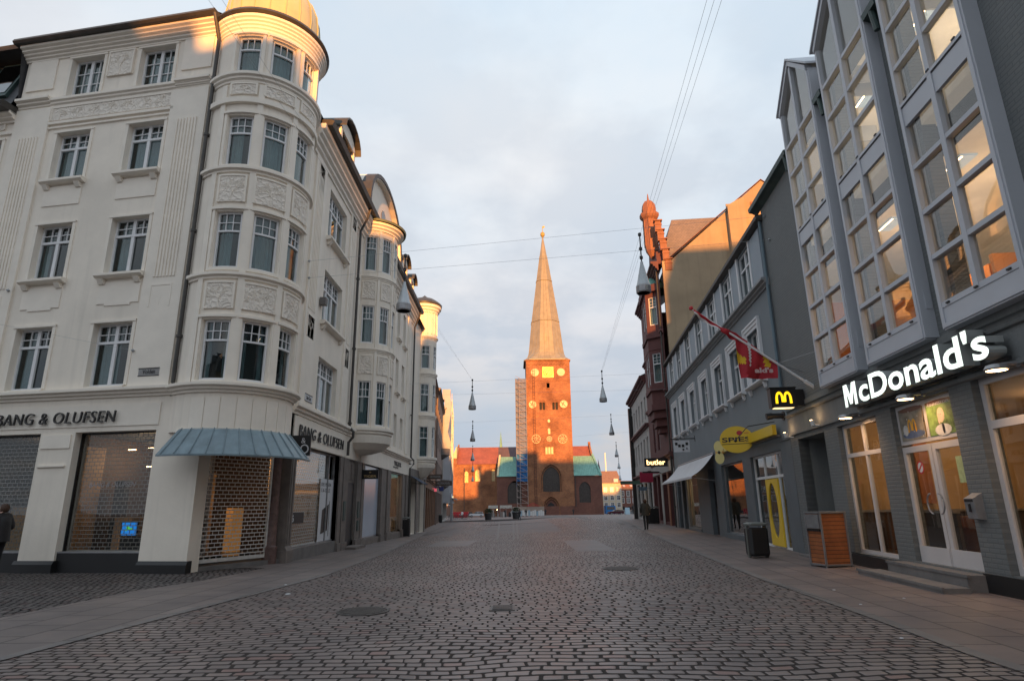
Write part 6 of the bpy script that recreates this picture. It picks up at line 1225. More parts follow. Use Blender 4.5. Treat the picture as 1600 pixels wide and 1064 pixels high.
for c in (9.52,13.7): g.tube([TW.P(c+1.25*cos(pi*t/8),.02,32.6+1.3*sin(pi*t/8)) for t in range(9)], .1, 5)
garch(11.55, 1.75, 16.3, 20.0, .13, .03, g)
g.box(TW, 10.95, 12.2, 0, .35, 37.5, 37.8); g.tube([TW.P(11.62+.5*cos(pi*t/6),.1,39.3+.5*sin(pi*t/6)) for t in range(7)], .12, 5)
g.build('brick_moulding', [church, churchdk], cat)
g = MB()
for x_,z_ in ((11.55,27.1),(11.5,24.2)): g.fpoly(TW, [(x_+.42*cos(t*pi/6),z_+.55*sin(t*pi/6)) for t in range(12)], 0, .1)
g.box(TW, 11.2,11.9,0,.15,22.9,23.9); g.build('niche', chalk, cat)
g = MB(); g.box(TW, 8.6, 15.0, -.62, -.58, 4.9, 13.3); [g.box(TW, 9.0+k*.7, 9.06+k*.7, -.58, -.5, 5, 13) for k in range(9)]; [g.box(TW, 8.7, 14.9, -.58, -.52, 5.4+k*.9, 5.46+k*.9) for k in range(7)]; g.build('west_window', churchglass, cat)
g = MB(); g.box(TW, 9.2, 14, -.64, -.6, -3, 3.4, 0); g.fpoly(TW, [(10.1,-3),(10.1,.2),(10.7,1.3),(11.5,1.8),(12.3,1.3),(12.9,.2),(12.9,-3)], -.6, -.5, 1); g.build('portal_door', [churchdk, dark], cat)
g = MB()
for a,b in pairs: g.box(TW, a, b, -.5, -.45, 30.7, 33.1)
g.build('belfry_opening', dark, cat); g = MB(); [g.box(TW, 10.2+.9*k, 10.92+.9*k, -.3, -.2, 16.6, 18.8) for k in range(3)]; g.build('three_light_window', chalk, cat)
g = MB(); g.box(TW, 9.85, 13.5, .02, .2, 41.3, 44.9, 0); g.tube([TW.P(11.68+1.45*cos(t*pi/12),.22,43.1+1.45*sin(t*pi/12)) for t in range(25)], .1, 5, 1); g.tube([TW.P(11.68+.8*cos(t*pi/12),.22,43.1+.8*sin(t*pi/12)) for t in range(25)], .08, 5, 1)
for t in range(12): a_ = t*pi/6; g.tube([TW.P(11.68+1.05*cos(a_),.22,43.1+1.05*sin(a_)),TW.P(11.68+1.3*cos(a_),.22,43.1+1.3*sin(a_))], .07, 4, 1)
g.tube([TW.P(11.68,.25,43.1),TW.P(11.0,.25,42.0)], .07, 4, 2); g.tube([TW.P(11.68,.25,43.1),TW.P(12.3,.25,44.2)], .05, 4, 2); g.build('clock', [gilt, mat('gilt_ring', (.5,.33,.06), .4), black], cat)
g = MB()
for x_,z_,r_,st_ in ((7.4,43.1,1.3,0),(15.95,43.1,1.3,0),(6.4,32.5,1.35,1),(16.5,32.5,1.35,1),(7.3,21.4,1.35,2),(15.8,21.3,1.4,2),(11.55,21.35,.8,2)):
    g.fpoly(TW, [(x_+r_*cos(t*pi/14),z_+r_*sin(t*pi/14)) for t in range(28)], .02, .1, 0 if st_ == 0 else (0 if st_ == 1 else 1))
    if st_ == 1: g.tube([TW.P(x_+r_*cos(t*pi/14),.12,z_+r_*sin(t*pi/14)) for t in range(29)], .1, 5, 2); g.tube([TW.P(x_-.9,.12,z_+.7),TW.P(x_+.7,.12,z_-.8)], .09, 4, 2); g.tube([TW.P(x_-.6,.12,z_-.5),TW.P(x_+.2,.12,z_+.9)], .09, 4, 2)
    if st_ == 2:
        g.tube([TW.P(x_+r_*cos(t*pi/14),.12,z_+r_*sin(t*pi/14)) for t in range(29)], .09, 5, 0)
        for q in range(8): a_ = q*pi/4; g.tube([TW.P(x_+r_*(.1+.85*t/5)*cos(a_+t*.16),.12,z_+r_*(.1+.85*t/5)*sin(a_+t*.16)) for t in range(6)], .075, 4, 0)
g.build('wall_medallion', [chalk, MATS['church_brick'], redorn], cat)
g = MB(); C = Vector(((x0+x1)/2-.1, D+7.2, 0))
sq = lambda r, z, k: [C+Vector((r*max(-1,min(1,1.35*cos(radians(a))*k)) if k > .9 else r*cos(radians(a)), r*max(-1,min(1,1.35*sin(radians(a))*k)) if k > .9 else r*sin(radians(a)), z)) for a in range(0,360,15)]
def ring(r, z, k): 
    o = []
    for i in range(24):
        a = radians(i*15+7.5); c, s_ = cos(a), sin(a); 
        rs_ = 1/max(abs(c),abs(s_)); ro = cos(pi/8)/cos(((a+pi/8) % (pi/4))-pi/8); rr = r*(rs_*k+ro*(1-k)); o.append(C+Vector((rr*c, rr*s_, z)))
    return o
prof = [(7.75,47.3,1),(7.8,47.6,1),(7.3,48.1,.85),(6.75,49.0,.5),(6.4,50.4,.15),(6.15,52.5,0),(5.55,58,0),(5.08,62,0),(2.86,77.3,0),(1.4,87,0),(.22,94.5,0)]
rings = [ring(*p) for p in prof]
for a,b in zip(rings, rings[1:]):
    for i in range(24): g.q([a[i],a[(i+1)%24],b[(i+1)%24],b[i]])
g.build('spire', spirem, cat)
g = MB()
for r_,z_ in ((5.1,62),(2.88,77.3)):
    ro = ring(r_+.08, z_, 0); g.tube(ro+[ro[0]], .13, 5)
for i in range(0,24,1):
    g.tube([ring(r_+.02, z_, k)[i] for r_,z_,k in prof[2:-1]], .055, 4)
g.build('spire_rib', spirem, cat)
g = MB(); g.lathe(C, [(.22,94.4),(.3,94.6),(.75,95.2),(.85,95.8),(.7,96.4),(.12,96.8),(.1,98.8),(.02,99.2)], 12); g.prism([C+Vector((.0,0,98.2)),C+Vector((.9,0,98.5)),C+Vector((.7,0,99.3)),C+Vector((.1,0,98.9))], (0,.06,0)); g.build('weathercock', gilt, cat)
g = MB(); g.fpoly(TW, [(10.9,54.2),(11.5,54.2),(11.5,56.6),(11.2,57.2),(10.9,56.6)], -2.3, -1.6); g.build('spire_hatch', spirem, cat)
# chimney-like iron ladder on the tower front
g = MB()
for x_ in (6.55,7.15): g.tube([TW.P(x_,.12,-2),TW.P(x_+.0,.12,45)], .07, 4)
for k in range(46): g.tube([TW.P(6.4,.12,-1.5+k*1.0),TW.P(7.3,.12,-1.5+k*1.0)], .06, 4)
g.build('wall_ladder', churchdk, cat)
# west aisles with green copper roofs
def aisle(xa, xb, wins, outer):
    g = MB(); g.wall(TW, xa, xb, -3, 9.7, [(a,b,1.6,8.0) for a,b in wins], .5)
    for x_ in (xa,xb): g.q([(x_,D,-3),(x_,D+7,-3),(x_,D+7,15.6),(x_,D,9.7)])
    g.box(TW, xa-.05, xb+.05, -.05, .25, -3, .4, 0)
    for a,b in wins: arch_wall(g, (a+b)/2, (b-a)/2, 5.6, 8.0)
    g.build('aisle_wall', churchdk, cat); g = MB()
    for a,b in wins: g.box(TW, a, b, -.5, -.45, 1.6, 8); [g.box(TW, a+(b-a)*k/4-.05, a+(b-a)*k/4+.05, -.45, -.4, 1.6, 7.6) for k in (1,2,3)]
    g.build('aisle_window', churchglass, cat)
    g = MB()
    g.prism([(xa,D-.4,9.75),(xb,D-.4,9.75),(xb+(0 if outer < 0 else -1.6),D+6.5,16.2),(xa+(.6 if outer < 0 else 0),D+6.5,16.2)], (0,0,.15))
    for k in range(int((xb-xa)/.55)): x_ = xa+.4+k*.55; g.tube([(x_,D-.35,9.95),(x_,D+6.4,16.35)] if abs(x_-(xb if outer > 0 else xa)) > 1.8 else [(x_,D-.35,9.95),(x_,D+2.0,12.2)], .06, 4)
    g.build('copper_roof', verdigris, cat)
    g = MB(); xe = xa if outer < 0 else xb; xi = xe+.55*(1 if outer < 0 else -1); dx = (.6 if outer < 0 else -1.6)
    g.prism([(xe,D-.3,9.8),(xe+dx,D+6.4,16.6),(xi+dx,D+6.4,16.6),(xi,D-.3,9.8)], (0,-.05,.45)); g.build('verge', verdigris if outer > 0 else chalk, cat)
aisle(-5.35, x0-.02, [(-2.0,2.4)], -1); aisle(x1+.02, 27.7, [(20.4,24.0)], 1)
g = MB(); g.tube([TW.P(19.3,.15,-2),TW.P(19.3,.15,9.7)], .1, 6); g.tube([TW.P(-16.2,-8,-2),TW.P(-16.2,-8,13)], .12, 6); g.build('downpipe', gutterm, cat)
# nave and north transept
YN = 205.; NF = Fr((0,YN),(1,0),(0,-1)); k_ = YN/D
nx0, nx1 = -18.1*k_, -5*k_
g = MB(); nw = [(-15.5*k_,-14.3*k_,8.4,12.2),(-12.2*k_,-10.5*k_,8.8,12.7),(-7.0*k_,-5.9*k_,8.8,12.7)]
g.wall(NF, nx0, 26.3, -3, 14.4, nw, .5); g.box(NF, -20.6, nx0, -8, -.4, -3, 16.4); g.q([(nx0,YN,-3),(nx0,YN+18,-3),(nx0,YN+18,14.4),(nx0,YN+8,20.6),(nx0,YN,14.4)])
g.q([(26.3,YN,-3),(26.3,YN+18,-3),(26.3,YN+18,14.4),(26.3,YN+8,20.6),(26.3,YN,14.4)])
for a,b,c,d in nw:
    for q in (0,1):
        R_ = (b-a)/2*1.35; w_ = (b-a)/2; c_ = (a+b)/2; ap_ = math.asin(sqrt(R_*R_-(R_-w_)**2)/R_); zs = d-sqrt(R_*R_-(R_-w_)**2)
        P_ = [((c_-w_+R_-R_*cos(ap_*t/6)) if not q else 2*c_-(c_-w_+R_-R_*cos(ap_*t/6)), zs+R_*sin(ap_*t/6)) for t in range(7)]
        for (e,f_),(h,i_) in zip(P_,P_[1:]): g.q([NF.P(e,0,f_),NF.P(h,0,i_),NF.P(h,0,d+.01),NF.P(e,0,d+.01)])
g.build('nave_wall', church, cat)
g = MB()
for a,b,c,d in nw: g.box(NF, a, b, -.5, -.45, c, d)
g.build('nave_window', leadwinlit, cat)
g = MB(); g.q([(nx0,YN-.4,14.3),(-5.2,YN-.4,14.3),(-5.2,YN+8,20.6),(nx0,YN+8,20.6)], 0); g.q([(-5.2,YN-.4,14.3),(20.2,YN-.4,14.3),(20.2,YN+8,20.6),(-5.2,YN+8,20.6)], 1); g.q([(20.2,YN-.4,14.3),(26.3,YN-.4,14.3),(26.3,YN+8,20.6),(20.2,YN+8,20.6)], 0); g.q([(nx0,YN+18,14.3),(26.3,YN+18,14.3),(26.3,YN+8,20.6),(nx0,YN+8,20.6)], 0); g.build('nave_roof', [redroof, purpleroof], cat)
g = MB(); g.box(NF, nx0-.25, nx0+.25, -8.3, -7.7, 20, 21.6)
g.prism([(26.1,YN-.4,14.4),(26.1,YN+8,20.7),(26.7,YN+8,20.7),(26.7,YN-.4,14.4)], (0,0,.9)); g.box(NF, 26.0, 26.8, -8.4, -7.6, 20.6, 22); g.prism([(nx0-.3,YN-.4,14.4),(nx0-.3,YN+8,20.7),(nx0+.2,YN+8,20.7),(nx0+.2,YN-.4,14.4)], (0,0,.5)); g.build('gable_coping', church, cat)
g = MB(); g.lathe((-4.4,215,0), [(.7,19),(.55,20.6),(.02,26.3)], 8); g.build('ridge_turret', verdigris, cat); g = MB(); g.prism([(-20.7,YN+.3,16.4),(nx0,YN+.3,16.4),(nx0,YN+.3,20.4)], (0,7.5,0)); g.build('chapel_gable', chalk, cat)
# scaffolding
sc = thing('scaffolding', 'tall scaffold tower with blue and pale netting beside the cathedral tower', 'scaffolding', (2.7,194,-2.2)); SX0, SX1, SY0, SY1 = .95, 4.35, 192.6, 194.6
g = MB()
for x_ in (SX0,(SX0+SX1)/2-.6,SX1):
    for y_ in (SY0,SY1): g.tube([(x_,y_,-2.3),(x_,y_,41 if x_ != SX0 else 40.6)], .06, 4)
for k in range(22):
    z = -.3+k*1.9
    for y_ in (SY0,SY1): g.tube([(SX0,y_,z),(SX1,y_,z)], .045, 4)
    g.box(Fr((0,SY0),(1,0),(0,-1)), SX0, SX1, -(SY1-SY0)+.2, -1.5, z, z+.03)
    g.tube([(SX0,SY0,z+1.9),(SX1,SY0,z)], .05, 4)
g.build('frame', mat('scaffold_steel', (.40,.33,.30), .5, .2), sc)
SFr = Fr((0,SY1),(1,0),(0,-1)); g = MB(); g.box(SFr, SX0-.1, SX1, -.02, .0, 8.2, 16.8); g.box(SFr, SX0-.12, SX0-.08, -.02, 2.1, 6.5, 41); g.build('blue_net', netblue, sc)
g = MB(); g.box(SFr, SX0-.1, SX1, -.02, .0, 16.8, 41); g.build('pale_net', mat('pale_translucent_net', (.15,.19,.30), .8, var=.12), sc)
# ------------------------------------------------------------ buildings east of the square
def block(name, label, x_a, x_b, Y, h, wallm, roofm, rh, cols, rws, wh, gable=False, arches_=False, winc=leadwin):
    fr = Fr((0,Y),(1,0),(0,-1)); t_ = thing(name, label, 'building', ((x_a+x_b)/2,Y,-2.4)); g = MB(); p = (x_b-x_a)/cols; ops = [(x_a+p*(i+.27),x_a+p*(i+.73),z,z+wh) for i in range(cols) for z in rws]
    g.wall(fr, x_a, x_b, -3.5, h, ops, .2)
    for x_ in (x_a,x_b): g.q([(x_,Y,-3.5),(x_,Y+12,-3.5),(x_,Y+12,h),(x_,Y,h)])
    g.q([(x_a,Y+12,-3.5),(x_b,Y+12,-3.5),(x_b,Y+12,h),(x_a,Y+12,h)]); g.build('wall', wallm, t_)
    g = MB(); g.q([(x_a-.3,Y-.5,h-.1),(x_b+.3,Y-.5,h-.1),(x_b-.5,Y+6,h+rh),(x_a+.5,Y+6,h+rh)]); g.q([(x_a-.3,Y+12.5,h-.1),(x_b+.3,Y+12.5,h-.1),(x_b-.5,Y+6,h+rh),(x_a+.5,Y+6,h+rh)]); g.q([(x_a-.3,Y-.5,h-.1),(x_a+.5,Y+6,h+rh),(x_a-.3,Y+12.5,h-.1)]); g.q([(x_b+.3,Y-.5,h-.1),(x_b-.5,Y+6,h+rh),(x_b+.3,Y+12.5,h-.1)]); g.build('roof', roofm, t_)
    for a,b,c,d in ops:
        g = MB(); g.box(fr, a-.2, a, 0, .08, c-.2, d+.2); g.box(fr, b, b+.2, 0, .08, c-.2, d+.2); g.box(fr, a, b, 0, .08, d, d+.2); g.box(fr, a, b, 0, .08, c-.2, c); g.box(fr, (a+b)/2-.05, (a+b)/2+.05, -.15, -.05, c, d); g.box(fr, a, b, -.15, -.05, c+(d-c)*.6, c+(d-c)*.6+.1); wd = g.build('window', whiteR, t_)
        g = MB(); g.box(fr, a, b, -.2, -.17, c, d); g.build('pane', winc, wd)
    g = MB(); cornice(g, fr, x_a, x_b, h-.4, h, .3, 2); g.build('cornice', palewall, t_)
    if arches_:
        g = MB()
        for i in range(cols): c = x_a+p*(i+.5); g.fpoly(fr, [(c-p*.33,-3.4),(c-p*.33,-.9)]+[(c-p*.33*cos(t*pi/8),-.9+.8*sin(t*pi/8)) for t in range(1,8)]+[(c+p*.33,-.9),(c+p*.33,-3.4)], 0, .05)
        g.build('arcade_opening', dark, t_)
    return t_, fr
wh_, fr_ = block('cream_corner_house', 'cream house with brown hipped roof and thin mast, lit yellow above, right of the cathedral', 33.5, 44.0, 255, 9.4, mat('cream_render_far', (.60,.52,.40), .85, var=.06), mat('brown_tile', (.26,.15,.10), .8, var=.2, vs=2), 5.0, 4, (-.2,2.6,5.8), 1.6)
g = MB(); g.tube([(39.0,261,12),(38.9,261,22)], .25, 6); g.build('mast', plasterS, wh_); g = MB(); g.box(fr_, 41, 42.8, -1.6, .1, 9.6, 11); g.build('dormer', whitecloth, wh_)
ar_, fr_ = block('arcade_building', 'long brick building with orange roof and white framed windows over an arcade', 44.3, 66, 262, 7.3, mat('brick_far', (.20,.09,.07), .85), orangetile, 3.2, 9, (1.4,4.2), 1.9, arches_=True)
for k in range(6): g = MB(); g.prism([(46+k*3,262.8,7.9),(47+k*3,262.8,7.9),(47+k*3,263.8,8.5),(46+k*3,263.8,8.5)], (0,-.1,.15)); g.build('skylight', whitep, ar_)
g = MB(); g.box(fr_, 57, 62, -7, -3, 8, 11.5); g.build('roof_turret', palewall, ar_)
block('grey_far_building', 'grey building far behind the right row of shops', 66.5, 100, 262, 8, palewall, rooftile, 3, 8, (1.4,4.2), 1.8)
block('far_left_building', 'dull brick building glimpsed at the far left of the square', -60, -24.5, 250, 10, mat('brick_far_left', (.22,.13,.10), .85), rooftile, 4, 10, (1.4,4.8), 1.9)
# ------------------------------------------------------------ pendant lamps and wires
def pendant(x, y, ztop, zcone, zbot, label):
    t_ = thing('street_lamp', label, 'street lamp', (x,y,zbot), 'cone lamps hung over the street'); g = MB()
    h = zcone-zbot; g.lathe((x,y,0), [(.001,zbot),(.19,zbot),(.215,zbot+.03),(.215,zbot+h*.26),(.2,zbot+h*.3),(.05,zcone-.02),(.045,zcone+.05),(.001,zcone+.05)], 16, 0)
    g.build('lamp_shade', mat('frosted_lamp_cone', (.42,.45,.47), .35, .3, var=.1) if 'frosted_lamp_cone' not in MATS else MATS['frosted_lamp_cone'], t_, smooth=True)
    g = MB(); g.lathe((x,y,0), [(.225,zbot),(.235,zbot+.03),(.235,zbot+h*.22),(.22,zbot+h*.25)], 16); g.build('lamp_rim', steel, t_)
    g = MB(); g.tube([(x,y,zcone+.04),(x,y,ztop)], .022, 6)
    for z in (zcone+.2,(zcone+ztop)/2,ztop): g.lathe((x,y,z), [(.03,-.06),(.055,-.04),(.055,.04),(.03,.06)], 8)
    g.build('hanger', black, t_); return t_
LAMPS = [(-3.38,18,9.03,8.09,7.17,'cone lamp in front of the cream oriel, nearest on the left'),(4.17,18,9.66,8.66,7.66,'cone lamp beside the orange turret, nearest on the right'),
 (-2.5,37,8.8,7.95,6.95,'second cone lamp of the left line, above the church nave'),(5.58,37,9.25,8.3,7.32,'second cone lamp of the right line, against the grey clouds'),
 (-3.6,54,8.5,7.7,6.72,'third cone lamp of the left line, just above the church ridge'),(8.75,54,8.95,8.1,7.12,'third cone lamp of the right line'),
 (-4.79,72,7.97,7.2,6.27,'fourth cone lamp of the left line, over the red roof'),(12.1,72,8.2,7.5,6.5,'fourth cone lamp of the right line'),
 (-6.1,92,7.8,7.0,6.05,'fifth cone lamp of the left line, over the church windows'),(15.7,92,8.2,7.2,6.24,'fifth cone lamp of the right line'),
 (-7.45,112,7.1,6.3,5.39,'farthest cone lamp of the left line'),(19.2,112,7.2,6.3,5.28,'farthest cone lamp of the right line')]
for l_ in LAMPS: pendant(*l_)
def wire(pts, label, r=.008, sag=0., post=None):
    p0, p1 = Vector(pts[0]), Vector(pts[1]); g = MB(); n = 12; g.tube([p0.lerp(p1, i/n)-Vector((0,0,4*sag*(i/n)*(1-i/n))) for i in range(n+1)], r*.48, 4); 
    if post: [g.lathe(p, [(.001,-.05),(.05,0),(.001,.05)], 6) for p in (p0,p1)]
    return tag(g.build('overhead_wire', mat('wire_metal', (.34,.36,.38), .5) if 'wire_metal' not in MATS else MATS['wire_metal'], loc=tuple(p0)), label, 'wire', 'wires strung over the street')
RW = lambda s, z: FRt.P(s,.02,z)
wire([(-6.42,17.9,8.85),RW(17.27,9.85)], 'upper wire across the street carrying the two nearest lamps', post=1); wire([(-6.42,18.0,8.32),RW(17.11,8.98)], 'lower wire across the street holding the two nearest lamps', post=1)
wire([(-6.5,37,8.6),RW(37.6,9.2)], 'wire across the street carrying the second pair of lamps'); wire([(-6.5,37.2,7.9),RW(37.9,8.2)], 'lower wire steadying the second pair of lamps')
wire([(-7.6,54,8.3),RW(54,8.9)], 'wire across the street carrying the third pair of lamps'); wire([(-9,72,7.8),RW(64.9,8.6)], 'wire carrying the fourth pair of lamps')
for k in range(3): wire([(3.22+.12*k,8,9.12),(5.58+.03*(k-1),37,9.25)], 'one of three long wires rising towards the camera on the right', .006, .0); 
for k in range(3): wire([(3.22+.12*k-.5,-6,9.1),(3.22+.12*k,8,9.12)], 'one of three long wires rising towards the camera on the right', .006)
for k in range(2): wire([(-4.85+.22*k,8,9.25),(-2.5,37,8.8)], 'one of two long wires crossing the rounded bay', .006); wire([(-5.5+.22*k,-6,9.2),(-4.85+.22*k,8,9.25)], 'one of two long wires crossing the rounded bay', .006)
wire([FA.P(5.35,.1,7.35),FA.P(12,3,9.5)], 'short stay wire fixed to the cream wall at the left edge', .006, post=1); wire([FA.P(1.0,.1,5.35),FA.P(12,5,7.4)], 'long thin wire slanting across the side street windows', .006, post=1)
wire([(-3.6,54,6.7),(-4.79,72,7.0)], 'thin stay linking the left line of lamps', .008)
# ------------------------------------------------------------ street props
def G(x, y): return gz(x,y)+.01
def bin_(x, y, label, w=.62, h=.86, d=.5, top=steel):
    t_ = thing('litter_bin', label, 'litter bin', (x,y,G(x,y)), 'black litter bins along the facades'); z = G(x,y); fr = Fr((x,y),(1,0),(0,-1)); R_ = w/2
    def rr(k, zz): return [Vector((x,y,0))+Vector((k*(R_*max(-1,min(1,1.25*cos(t*pi/10)))), k*(d/2*max(-1,min(1,1.25*sin(t*pi/10)))), zz)) for t in range(20)]
    g = MB()
    for (k0,z0),(k1,z1) in (((.9,z+.04),(1,z+.1)),((1,z+.1),(1,z+h-.14)),((1,z+h-.14),(.93,z+h-.12))):
        a, b = rr(k0,z0), rr(k1,z1)
        for i in range(20): g.q([a[i],a[(i+1)%20],b[(i+1)%20],b[i]])
    g.q(rr(.93,z+h-.12)); g.q(rr(.9,z+.04)); g.build('body', black, t_, weld=True)
    g = MB(); a, b, c = rr(1.04,z+h-.06), rr(1.06,z+h-.02), rr(.7,z+h+.02)
    for p, q in ((a,b),(b,c)):
        for i in range(20): g.q([p[i],p[(i+1)%20],q[(i+1)%20],q[i]])
    g.q(a); g.q(c); [g.box(fr, sx*R_*.9-.03, sx*R_*.9+.03, -d*.1, d*.1, z, z+h-.05) for sx in (-1,1)]; g.build('lid', mat('bin_lid', (.13,.14,.13), .5) if 'bin_lid' not in MATS else MATS['bin_lid'], t_, weld=True); return t_
bin_(6.35,16.7, 'black litter bin with grey lid on the right pavement before the yellow door', .5, .86, .44)
bin_(-6.35,36.6, 'black litter bin on the left pavement below the turret house', .6, 1.05)
bin_(-9.9,83.5, 'small black litter bin far down the left pavement', .7, 1.1); bin_(10.0,45.4, 'black bin box beside the walking man on the right', .8, 1.2)
# wooden restaurant bin
t_ = thing('wooden_litter_bin', 'tall orange brown wooden litter bin with steel edges by the recessed side door', 'litter bin', (6.98,14.0,G(7,14))); z = G(7,14)
WB = Fr((6.68,13.80),(.985,.17),(.17,-.985)); g = MB(); g.box(WB, .03, .60, -.52, -.02, z+.06, z+1.12, 0); g.build('panel', brick('varnished_boards', (.36,.125,.045),(.28,.09,.032),(.05,.02,.01), 3.0,.085,.006, (1,0), .45, .5, .01, vsc=4), t_)
g = MB()
for x_ in (0,.60):
    for w0 in (-.55,-.03): g.box(WB, x_, x_+.035, w0, w0+.035, z, z+1.14)
for z0 in (z+.03,z+1.12): g.box(WB, -.0, .64, -.555, .01, z0, z0+.035)
g.box(WB, -.004, .03, -.5, -.06, z+.8, z+1.1); g.build('steel_frame', steel, t_); g = MB(); g.box(WB, -.008, .03, -.5, -.06, z+.74, z+.79); g.build('slot', black, t_)
# people
def person(x, y, h, label, face=0., pose=None, top=jacket, legs=trouser, hair=hairm, seated=False, bag=None, coat=1.0, lean=0.):
    z0 = G(x,y); k = h/1.75; p_ = pose or {}; st = p_.get('stride',.12)
    J = {'pel':(0,0,.95),'chest':(0,lean*.5,1.25),'neck':(0,lean,1.48),'head':(0,lean+.02,1.60),'top':(0,lean+.01,1.68)}
    for s_,n_ in ((-1,'l'),(1,'r')):
        f_ = st*s_; J['hip'+n_] = (.09*s_,0,.90); J['kn'+n_] = (.1*s_,f_*.6+.03,.50); J['an'+n_] = (.1*s_,f_-.02 if f_ > 0 else f_-.05,.09); J['to'+n_] = (.11*s_,f_+.14,.035)
        J['sh'+n_] = (.18*s_,lean*.9,1.41); J['el'+n_] = (.25*s_,lean*.6-.04-f_*.5,1.14); J['wr'+n_] = (.23*s_,lean*.5+.10-f_*.8,.94 if not p_.get('fold') else 1.1); J['ha'+n_] = (.21*s_,lean*.5+.14-f_*.8,.86 if not p_.get('fold') else 1.1)
    E_ = [('pel','chest'),('chest','neck'),('neck','head'),('head','top')]+[e for n_ in 'lr' for e in (('pel','hip'+n_),('hip'+n_,'kn'+n_),('kn'+n_,'an'+n_),('an'+n_,'to'+n_),('chest','sh'+n_),('sh'+n_,'el'+n_),('el'+n_,'wr'+n_),('wr'+n_,'ha'+n_))]
    Rr = {'pel':.15,'chest':.165,'neck':.062,'head':.095,'top':.075}
    for n_ in 'lr': Rr.update({'hip'+n_:.095,'kn'+n_:.07,'an'+n_:.048,'to'+n_:.042,'sh'+n_:.078,'el'+n_:.056,'wr'+n_:.04,'ha'+n_:.035})
    names = list(J); me = bpy.data.meshes.new('t'); me.from_pydata([Vector(J[n])*k for n in names], [(names.index(a),names.index(b)) for a,b in E_], [])
    o = bpy.data.objects.new('t', me); S.collection.objects.link(o); m_ = o.modifiers.new('s','SKIN'); 
    for i,n_ in enumerate(names): v = me.skin_vertices[0].data[i]; r = Rr[n_]*k*(coat if n_ in ('chest','pel','shl','shr','ell','elr') else 1); v.radius = (r, r*(.8 if n_ in ('pel','chest') else 1))
    me.skin_vertices[0].data[0].use_root = True; m2 = o.modifiers.new('u','SUBSURF'); m2.levels = 2; m2.render_levels = 2
    bpy.context.view_layer.update(); nm = bpy.data.meshes.new_from_object(o.evaluated_get(bpy.context.evaluated_depsgraph_get())); bpy.data.objects.remove(o)
    for mm in (legs, top, skin, shoe): nm.materials.append(mm)
    for q in nm.polygons:
        c = q.center/k; q.use_smooth = True; hand = abs(c.x) > .17 and c.z < .93
        q.material_index = 3 if c.z < .08 else 2 if c.z > 1.5 or (hand and c.z > .7) else 1 if c.z > .82 else 0
    t_ = thing('person', label, 'person', (x,y,z0)); b = bpy.data.objects.new('body', nm); S.collection.objects.link(b); b.parent = t_
    g = MB(); o_ = wloc(t_); H = o_+Vector((0,lean*k,1.60*k))
    g.lathe(H+Vector((0,-.012*k,0)), [(.001,.125*k),(.06*k,.112*k),(.098*k,.06*k),(.108*k,0),(.10*k,-.05*k),(.07*k,-.09*k)], 12, a0=-190, a1=10); g.lathe(H, [(.001,.125*k),(.06*k,.11*k),(.1*k,.05*k)], 12); g.build('hair', hair, t_, smooth=True)
    g = MB(); w_ = .19*k*coat; g.lathe(o_, [(w_*1.02,.80*k),(w_*1.0,.82*k),(w_*.95,1.0*k),(w_*.98,1.25*k),(w_*.9,1.38*k),(.09*k,1.47*k)], 14)
    for v in g.v: v.y = o_.y+(v.y-o_.y)*.72+lean*k*max(0,(v.z-o_.z)/k-.9)*1.6
    g.build('coat', top, t_, smooth=True)
    for q in (-1,1): g = MB(); g.lathe(H+Vector((q*.034*k,.098*k,.0)), [(.001,-.012*k),(.012*k,0),(.001,.012*k)], 6); g.build('eye', black, t_)
    g = MB(); g.lathe(H+Vector((0,.10*k,-.03*k)), [(.001,.03*k),(.016*k,-.01*k),(.001,-.018*k)], 6); g.build('nose', skin, t_)
    if bag: g = MB(); B = o_+Vector((.26*k,.0,.8*k)); g.box(Fr(B[:2],(0,1),(1,0)), -.16, .16, -.06, .06, B.z-.2, B.z+.1); g.build('bag', bag, t_)
    t_.rotation_euler[2] = face; return t_
person(7.4,35.5,1.70,'person in an olive coat walking away along the right pavement', 0, {'stride':.16}, olive, trouser, hairm, coat=1.22)
person(-12.3,15.15,1.66,'person in a black padded jacket at the left edge before the grilled window', radians(80), {'stride':.06,'fold':1}, jacket, trouser, hairm, coat=1.2, lean=.05)
person(21.2,112,1.75,'distant person in black standing left of a pair near the far shops', 0, None, jacket); person(22.6,110,1.72,'distant person in dark clothes, right of the pair near the far shops', .4, None, jacket)
person(.75,88,1.55,'person in black sitting by the planter in front of the church', 1.2, {'stride':.2}, jacket); person(2.8,150,1.75,'distant person before the white hoarding at the church', .3, None, jacket); person(8.2,165,1.75,'distant person by the church portal, left side', .3, None, jacket); person(15.5,165,1.7,'distant person right of the church portal', .3, None, jacket)
person(-11.6,140,1.7,'distant person in white cap behind the red skip', .3, None, whitep)
